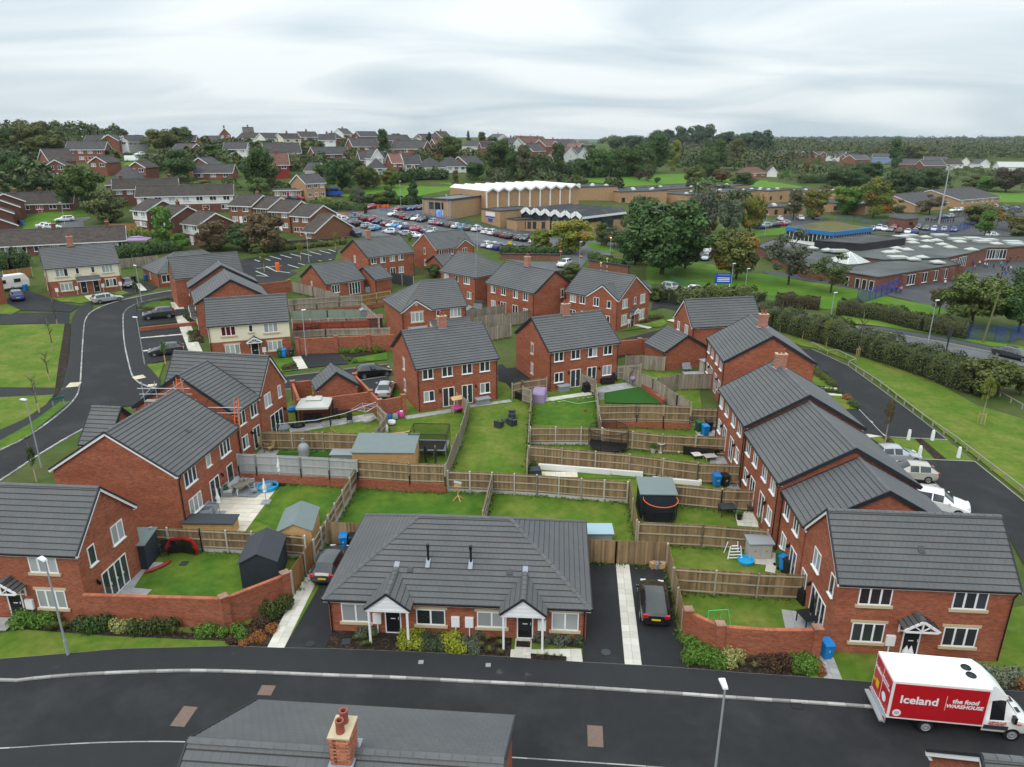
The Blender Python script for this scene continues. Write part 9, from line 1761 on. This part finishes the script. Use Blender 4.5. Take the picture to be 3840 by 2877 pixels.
def scatter(name,n,region,size,hgt,seed,leafs=100,avoid=True,cols=((.05,.08,.024),(.078,.092,.03),(.042,.062,.028))):
 """A mass of crowns that nobody could count: one object per tone."""
 g=np.random.default_rng(seed);P=[]
 foot=[(o.location.x,o.location.y,13) for o in sc.objects if o.parent is None and o.get('category') in ('house','bungalow','school','sports hall','school hall')]+[(o.location.x,o.location.y,5) for o in sc.objects if o.parent is None and o.get('category') == 'car']
 FX=np.array(foot)
 polys=[[tuple((o.matrix_basis @ v.co)[:2]) for v in o.data.vertices] for o in sc.objects if o.type == 'MESH' and o.name.split('.')[0] in ('road','playing_field','car_park','new_car_park','school_lawn','school_yard','staff_car_park','school_car_park','lawn','driveway')]
 cells=set((round(x/4),round(y/4)) for p in polys for x,y in p)
 while len(P) < n:
  x,y=g.uniform(region[0],region[1]),g.uniform(region[2],region[3])
  if region[4](x,y) and not (avoid and (np.any((FX[:,0]-x)**2+(FX[:,1]-y)**2 < FX[:,2]**2) or any((round(x/4)+a,round(y/4)+b) in cells for a in (-1,0,1) for b in (-1,0,1)))):P.append((x,y))
  elif g.random() < 1e-5:break
 P=np.array(P);k=g.integers(0,len(cols),len(P))
 for c in range(len(cols)):
  Q=P[k == c];m=len(Q);r=size*(.6+.8*g.random(m));h=hgt*(.6+.7*g.random(m));zt=np.array([T(x,y)+(5*math.sin(x*.004+y*.0011)*min(1,(y-700)/800) if y > 700 else 0) for x,y in Q])
  d=g.normal(size=(m,leafs,3));d /= np.linalg.norm(d,axis=2)[:,:,None];d[:,:,2]=np.abs(d[:,:,2])*1.0-.25;s=.75+.35*g.random((m,leafs,1))
  p=d*s*np.stack([r,r,h*.62],axis=1)[:,None,:];p[:,:,2] += (h*.45)[:,None];p += np.stack([Q[:,0],Q[:,1],zt],axis=1)[:,None,:]
  ob(name,leaves(p.reshape(-1,3),size*.25,d.reshape(-1,3)+np.array([0,0,.3])),kind='stuff',color=cols[c])
scatter('far_wood',3600,(60,1500,430,1500,lambda x,y:x > 90+.12*(y-400) and (y > 610+.1*x or x < 190) and R.random() < (1 if y < 900 else .5)),5.2,10,1)
scatter('distant_wood',1500,(-1200,2600,900,3600,lambda x,y:.12*y < x < y*.8),11,13,2,60)
scatter('left_wood',420,(-420,-130,190,520,lambda x,y:x < -.42*y-50),4.5,9,3,150)
scatter('hill_shrubs',1400,(-230,70,158,400,lambda x,y:x > -.6*y-40 and not (-42 < x < 30 and 150 < y < 262) and not (x > 0 and y < 300)),1.6,2.3,4,90,True,((.048,.08,.02),(.075,.098,.026),(.034,.056,.019)))
scatter('hill_trees',150,(-230,90,250,340,lambda x,y:x > -.6*y-60 and not (-60 < x < 60 and y < 275)),3.4,5.6,5,260)
scatter('allotment_growth',900,(120,420,300,640,lambda x,y:x > .32*y),2.0,2.8,6,80)
# ------------------------------------------------------------------ lamps, signs, posts
def lamp(label,p,h=6.0,an=0,arm=.35,lit=False):
 t=thing('street_lamp',label,'street lamp',(p[0],p[1],T(p[0],p[1])),an);ob('pole',MB().tube([(0,0,-.1),(0,0,1.1)],.085,METAL,8).tube([(0,0,1.1),(0,0,h)],[.06,.045],METAL,8).mesh('pole',40),t)
 ob('lamp_head',MB().hexa([(-.08,-.11,h-.02),(arm+.12,-.15,h+.03),(arm+.12,.15,h+.03),(-.08,.11,h-.02),(-.06,-.09,h+.08),(arm+.1,-.12,h+.1),(arm+.1,.12,h+.1),(-.06,.09,h+.08)],LAMPW if not lit else mat('lit_lamp',(1,.35,.06),.5,var=0,emit=6)).mesh('lamp_head'),t)
for lb,p,h,a in (('grey street lamp in front of the left boundary wall',(-24.96,32.8),6.2,2.6),('grey street lamp in the foreground right of the chimney',(8.75,23.5),6.2,1.6),('street lamp on the left road by the small tree',(-41.1,56.3),6.2,2.9),('street lamp at the bend before the hipped bungalow',(-60.7,114.5),6,2.6),('street lamp beside the upper parking bays',(-45.4,83.8),6,3),('street lamp in front of the stepped brick wall',(-26.4,87.4),6,.3),('street lamp in the new car park',(-43.2,151.4),6,3),('street lamp behind the chimney of the brick semi',(5.9,110.6),5,0),('lamp post at the edge of the car park by the red gable',(-8.2,169.5),6,3),('lamp post by the school entrance wall',(14,147.4),6,.2),('curved white street lamp on the right road',(57.4,94.5),6,.3),('lamp post by the blue school signboard',(39.3,126.2),5.5,.3),('shorter lamp post right of the blue signboard',(41.2,124),5,.2),('lamp post by the hedge gap and path',(51,110.9),3.6,0),('lamp post on the cul-de-sac',(-110.1,178.2),6,3),('lamp post by the car park barrier',(-33.1,217.3),9,0),('lamp post inside the sports hall railing',(-18.8,211.7),7,3),('lamp post on the far school lawn',(72.1,205.3),6,.3)):lamp(lb,p,h,a)
lamp('lit orange street lamp beside the huge oak',(22.2,161.3),5.0,1.5,0,True)
ob('floodlight_mast',MB().tube([(0,0,0),(0,0,18)],[.3,.14],METAL,8).box(-1,-.2,17.8,1,.2,18.2,METAL).mesh('floodlight_mast'),None,(*(144,244.2),0),None,None,'tall grey floodlight mast in the school yard','mast')
ob('telegraph_pole',MB().tube([(0,0,-.2),(.9,0,8.2)],[.15,.1],mat('mossy_pole',(.13,.14,.05),.9),8).mesh('telegraph_pole'),None,(*(65.1,94.9),0),None,None,'leaning mossy telegraph pole by the blue mesh fence','telegraph pole')
ob('advert_post',MB().box(-.06,-.06,0,.06,.06,4.4,BLACK).box(-.45,-.05,2.9,.45,.05,4.3,DARKG).mesh('advert_post'),None,(*(57.1,89.7),0),.5,None,'black post with dark board on the right road','sign')
sg=thing('sign_board','blue school signboard on two white posts','sign',(*(38.7,129.2),T(*(38.7,129.2))),-.1)
for s in (-1.2,1.2):ob('post',MB().box(s-.05,-.05,0,s+.05,.05,3.0,LAMPW).mesh('post'),sg)
ob('board',MB().box(-1.5,-.12,1.4,1.5,-.06,3.3,SIGNB).mesh('board'),sg);text('lettering','Primary School',sg,(0,-.13,3.0),.34,PLATEY,(math.pi/2,0,0))
for k in range(3):ob('text_line',MB().box(-1.1,-.13,1.75+k*.3,1.1,-.122,1.88+k*.3,LETW).mesh('text_line'),sg)
for i,p in enumerate(((-.5,168.2),)):ob('warning_sign',MB().cyl((0,0,0),(0,0,2.6),.04,.04,METAL,6).box(-.4,-.05,1.8,.4,-.03,2.6,PLATEY).box(-.2,-.06,1.2,.2,-.03,1.7,LETW).mesh('warning_sign'),None,(*p,T(*p)),None,None,'yellow sign on a post beside the blue railing','sign')
for i,p in enumerate(((10.9,160),(15,154.1))):
 s=thing('no_entry_sign',('no entry sign left of the white SUV','no entry sign right of the white SUV')[i],'sign',(*p,T(*p)));ob('post',MB().cyl((0,0,0),(0,0,2),.04,.04,METAL,6).mesh('post'),s);ob('disc',MB().cyl((0,-.05,2),(0,-.07,2),.38,.38,REDP,18).mesh('disc'),s);ob('bar',MB().box(-.27,-.09,1.94,.27,-.075,2.06,LETW).mesh('bar'),s)
for i,p in enumerate(((19.6,146.4),(17.7,141.4))):
 s=thing('beacon',('yellow globe crossing beacon by the brick entrance wall','yellow globe crossing beacon nearer the corner house')[i],'beacon',(*p,T(*p)));ob('globe',MB().lathe([(.01,2.5),(.18,2.58),(.24,2.75),(.18,2.92),(.01,3)],mat('beacon_yellow',(.6,.6,.05),.4),12).mesh('globe',60),s)
 for k in range(5):ob('band',MB().cyl((0,0,k*.5),(0,0,k*.5+.5),.06,.06,BLACK if k % 2 else WHITE,8).mesh('band'),s)
for i,p in enumerate([(37.6,62),(39.8,61.9),(36.7,58.4),(40.1,58.2)]):ob('bollard',MB().lathe([(.17,0),(.15,.8),(.11,1.0),(.02,1.04)],LAMPW,12).mesh('bollard',40),None,(*p,T(*p)),None,(1,1,1.05),f'white bollard on the grass island, {nth((0, 2, 1, 3)[i])} from the left','bollard')
ob('barrel',MB().lathe([(.4,0),(.42,.1),(.42,1.6),(.38,1.7),(.01,1.7)],ORANGE,14).mesh('barrel',40),None,(*(-47.4,143.4),T(*(-47.4,143.4))),None,None,'orange cylinder standing in the new car park','barrier')
for i,p in enumerate([(-40.8,221.9),(-39.4,222),(-38.5,223.4)]):ob('road_barrier',MB().box(-1.0,-.05,.15,1.0,.05,.5,ORANGE).box(-1.0,-.05,.65,1.0,.05,1.0,ORANGE).box(-1,-.25,0,-.9,.25,1,BLACK).box(.9,-.25,0,1,.25,1,BLACK).mesh('road_barrier'),None,(*p,T(*p)),.1*i,None,f'orange plastic road barrier by the red car, {nth(i)} from the left','barrier')
ns=thing('street_nameplate','green street nameplate on posts at the left verge','sign',(*(-47.8,70.1),T(*(-47.8,70.1))),.7);ob('plate',MB().box(-.6,-.04,.8,.6,0,1.1,GREENM).mesh('plate'),ns)
for s in (-.5,.5):ob('post',MB().box(s-.04,0,0,s+.04,.05,1.15,METAL).mesh('post'),ns)
def postrail(label,pts):
 P=along(pts,1.9);t=thing('post_and_rail_fence',label,'fence',(P[0][0],P[0][1],T(P[0][0],P[0][1])));o=Vector(t.location)
 for i,(x,y,a) in enumerate(P):
  ob('post',shared('prp',lambda:MB().box(-.06,-.06,-.2,.05,.05,.5,WOODG).mesh('post')),t,Vector((x,y,T(x,y)))-o,a)
  if i:q=P[i-1];ob('rail',MB().bar(Vector((q[0],q[1],T(q[0],q[1])+.5))-o,Vector((x,y,T(x,y)+.5))-o,.07,.07,WOODG).mesh('rail'),t)
postrail('low timber rail along the private drive on the right',[(40.6,92.7),(41.2,88.7),(42.5,89.4),(43.3,85.4),(41.9,84.6),(42.2,77.1),(41.8,67.1)]+[(41.9,61.9),(41.7,57.5),(41.6,51.6),(41.4,48.2)]);postrail('timber post and rail fence at the right edge behind the bush',[(54,73.9),(53.9,69.8),(54.1,67.6)])
def plate(label,p,w,d,m,a=0,cat='manhole cover',rnd_=False,z=.03):return ob('manhole_cover',(MB().lathe([(.01,.006),(w/2,.006),(w/2,0)],m,18) if rnd_ else MB().box(-w/2,-d/2,-.02,w/2,d/2,.008,m)).mesh('manhole_cover'),None,(p[0],p[1],T(p[0],p[1])+z),a,None,label,cat)
RST=mat('rusty_iron',(.17,.115,.09),.8,var=.3,scale=6)
plate('pair of rusty square covers on the near road, left of the grey roof',(-16.5,28.34),.75,1.3,RST,-.1);plate('single rusty cover near the kerb of the near road',(-12.94,30.13),.75,.7,RST,-.06);plate('pair of rusty covers on the near road right of the chimney',(4.05,27.09),.75,1.3,RST,-.08)
plate('round cover in the left bungalow drive',(-11.6,33.72),.55,.5,BLACK,0,rnd_=True,z=.075);plate('round cover in the right bungalow drive',(5.31,33.01),.55,.5,DARKG,0,rnd_=True,z=.075);plate('small square cover on the pavement, left one',(-5.04,32.16),.28,.28,GREYP,z=.12);plate('small square cover on the pavement, right one',(-1.31,31.93),.28,.28,GREYP,z=.12);plate('dark grating in the gutter by the van',(14.61,29.05),.55,.45,BLACK,-.1,'drain cover');plate('dark square cover in the bark bed',(-9.57,33.9),.5,.5,DARKG,z=.09);plate('dark plastic cover on the red door lawn',(-22.43,41.93),.5,.5,DARKG,z=.06)
ob('bird',MB().face([(-.5,0,.1),(0,-.08,0),(0,.08,0)],BLACK).face([(.5,0,.1),(0,.08,0),(0,-.08,0)],BLACK).hexa([(-.05,-.2,-.04),(.05,-.2,-.04),(.05,.2,-.04),(-.05,.2,-.04),(-.05,-.2,.04),(.05,-.2,.04),(.05,.2,.04),(-.05,.2,.04)],BLACK).mesh('bird'),None,(-36,102,48),.4,1.1,'small dark bird flying in the grey sky','bird')
# ------------------------------------------------------------------ people
def person_mesh(pose):
 """One continuous skinned body with a face, hair, hands and clothes."""
 def f():
  st={'stand':(.0,.12,.06),'walk':(.26,.3,.2),'run':(.4,.45,.5)}[pose];s,ar,kn=st;V=[(0,0,.92)];E=[];Rr=[.15]
  def ch(p,pts):
   for q,r in pts:V.append(q);Rr.append(r);E.append((p,len(V)-1));p=len(V)-1
   return p
  c=ch(0,[((0,-.01,1.12),.155),((0,-.01,1.34),.17),((0,0,1.46),.085),((0,.01,1.53),.06),((0,.015,1.62),.105),((0,.01,1.70),.1),((0,0,1.76),.055)]);chest=2
  for sd in (-1,1):
   ch(0,[((sd*.1,0,.84),.11),((sd*.11,sd*s*.5+kn*.1,.48),.075),((sd*.11,sd*s-.02,.1),.05),((sd*.115,sd*s+.16,.04),.042)])
   e=ch(chest,[((sd*.21,0,1.38),.075),((sd*.27,-sd*ar*.3,1.12),.055),((sd*.26,-sd*ar*.5+.12,.9),.042),((sd*.25,-sd*ar*.5+.16,.83),.036)])
   for k in range(4):ch(e,[((sd*(.235+.012*k),-sd*ar*.5+.19,.775+.004*k),.010),((sd*(.235+.012*k),-sd*ar*.5+.2,.74+.006*abs(k-1)),.009)])
   ch(e,[((sd*.225,-sd*ar*.5+.2,.81),.011)])
  me=bpy.data.meshes.new('person');me.from_pydata(V,E,[]);o=bpy.data.objects.new('person',me);COL.objects.link(o)
  o.modifiers.new('s','SKIN');sv=me.skin_vertices[0].data
  for i,r in enumerate(Rr):sv[i].radius=(r,r*.82 if i < 3 else r)
  sv[0].use_root=True;o.modifiers.new('u','SUBSURF').levels=1
  bpy.context.view_layer.update();m2=bpy.data.meshes.new_from_object(o.evaluated_get(bpy.context.evaluated_depsgraph_get()));bpy.data.objects.remove(o)
  for m in (CLOTH,SKIN,HAIR,DARKG,BLACK):m2.materials.append(m)
  for p in m2.polygons:
   x,y,z=p.center;i=0
   if z > 1.5:i=2 if (z > 1.69 or y < -.02) else 1
   elif abs(x) > .2 and z < .86:i=1
   elif z < .1:i=4
   elif z < .92:i=3
   p.material_index=i;p.use_smooth=True
  m2.name='person';return m2
 return shared(('person',pose),f)
FACE=lambda:MB().box(-.05,.1,1.645,-.02,.118,1.66,BLACK).box(.02,.1,1.645,.05,.118,1.66,BLACK).box(-.012,.1,1.6,.012,.132,1.64,SKIN).box(-.03,.1,1.575,.03,.115,1.583,REDP).mesh('face')
def person(label,p,a,pose='stand',h=1.7,col=(.02,.02,.022),group=None,hair=False):
 o=ob('person',person_mesh(pose),None,(p[0],p[1],T(p[0],p[1])+.06),a,h/1.79,label,'person',group,color=col)
 ob('face',shared('face',FACE),o)
 if hair:ob('hair',MB().lathe([(.02,1.77),(.1,1.72),(.125,1.62),(.11,1.45),(.07,1.3),(.01,1.27)],HAIR,10).mesh('hair',60),o,(0,-.035,0))
 return o
person('long haired person in a black top beside the trampoline',(-7.6,57),-.9,'stand',1.66,(.012,.012,.014),hair=True);person('person in a dark green jacket and cap facing the shelter',(-6.7,56.9),1.9,'stand',1.8,(.02,.03,.018))
KC={'blue jumper':(.02,.09,.42),'white shirt':(.7,.7,.68),'dark coat':(.02,.022,.035),'pink coat':(.5,.2,.25),'turquoise coat':(.05,.4,.5)};kn_=list(KC)
PLAY=[(70,129.5),(70.5,128.8),(70.6,128.1),(71.6,129.2),(74.1,134.5),(73.3,134.4),(72.6,135.1),(82.7,139),(84.1,136.8),(88.2,141.1),(91.1,145.4),(104.5,160.9),(105.9,161),(108.5,163.2),(105.5,158.5),(105.8,158.1),(113.9,167.6),(115.6,167.6),(116.5,166.5),(119.2,168.8),(119.7,168.8),(110.4,160.4),(113.1,162.4),(106.9,154.5),(106.1,152.6),(107.5,153.6),(108.8,154.7),(103.4,148.1),(102,147.2),(100.5,146.2),(106,156.2),(101,154.9)]
for i,c in enumerate(int(q) for q in '02030002102013110120242222102223'):
 person(f'child in a {kn_[c]} on the school playground, {nth(i)} counting from the blue fence',PLAY[i],R.random()*6,R.choice(['walk','run','stand']),R.uniform(1.3,1.5),KC[kn_[c]],'children on the school playground')
for i,p in enumerate([(141.2,247.1),(141.9,247.1),(142.4,246.2),(142.8,245.8),(143.1,245.2),(145,247.3),(144.8,244.3),(145.3,243.9),(146.2,244.3),(146.8,244),(148.2,244.8),(149.5,245.5),(159.9,280.4),(178.4,299.7),(178.6,298.4),(179.6,298.5)]):person(f'pupil in dark uniform in the far school yard, {nth(i)} from the left',p,R.random()*6,'stand',1.65,(.015,.017,.03),'pupils in the far school yard')
for i,p in enumerate([(117,266.5),(117.4,266),(117.7,265.6),(118.5,266.1),(119,265.6),(119.4,265.2),(120.2,265.7),(120.6,265.3)]):person(f'pupil in dark uniform by the buff classrooms, {nth(i)} from the left',p,R.random()*6,'stand',1.65,(.015,.017,.03),'pupils by the buff classrooms')
hz=ob('haze',MB().box(-9300,-500,-12,9300,12300,70,DARKG).mesh('haze'),kind='stuff');hz.data.materials.clear();hm=bpy.data.materials.new('haze_air');hm.use_nodes=True;hm.node_tree.nodes.clear()
ho=hm.node_tree.nodes.new('ShaderNodeOutputMaterial');hv=hm.node_tree.nodes.new('ShaderNodeVolumePrincipled');hv.inputs['Density'].default_value=.00006;hv.inputs['Color'].default_value=(.82,.9,1,1);hm.node_tree.links.new(hv.outputs[0],ho.inputs['Volume']);hz.data.materials.append(hm)
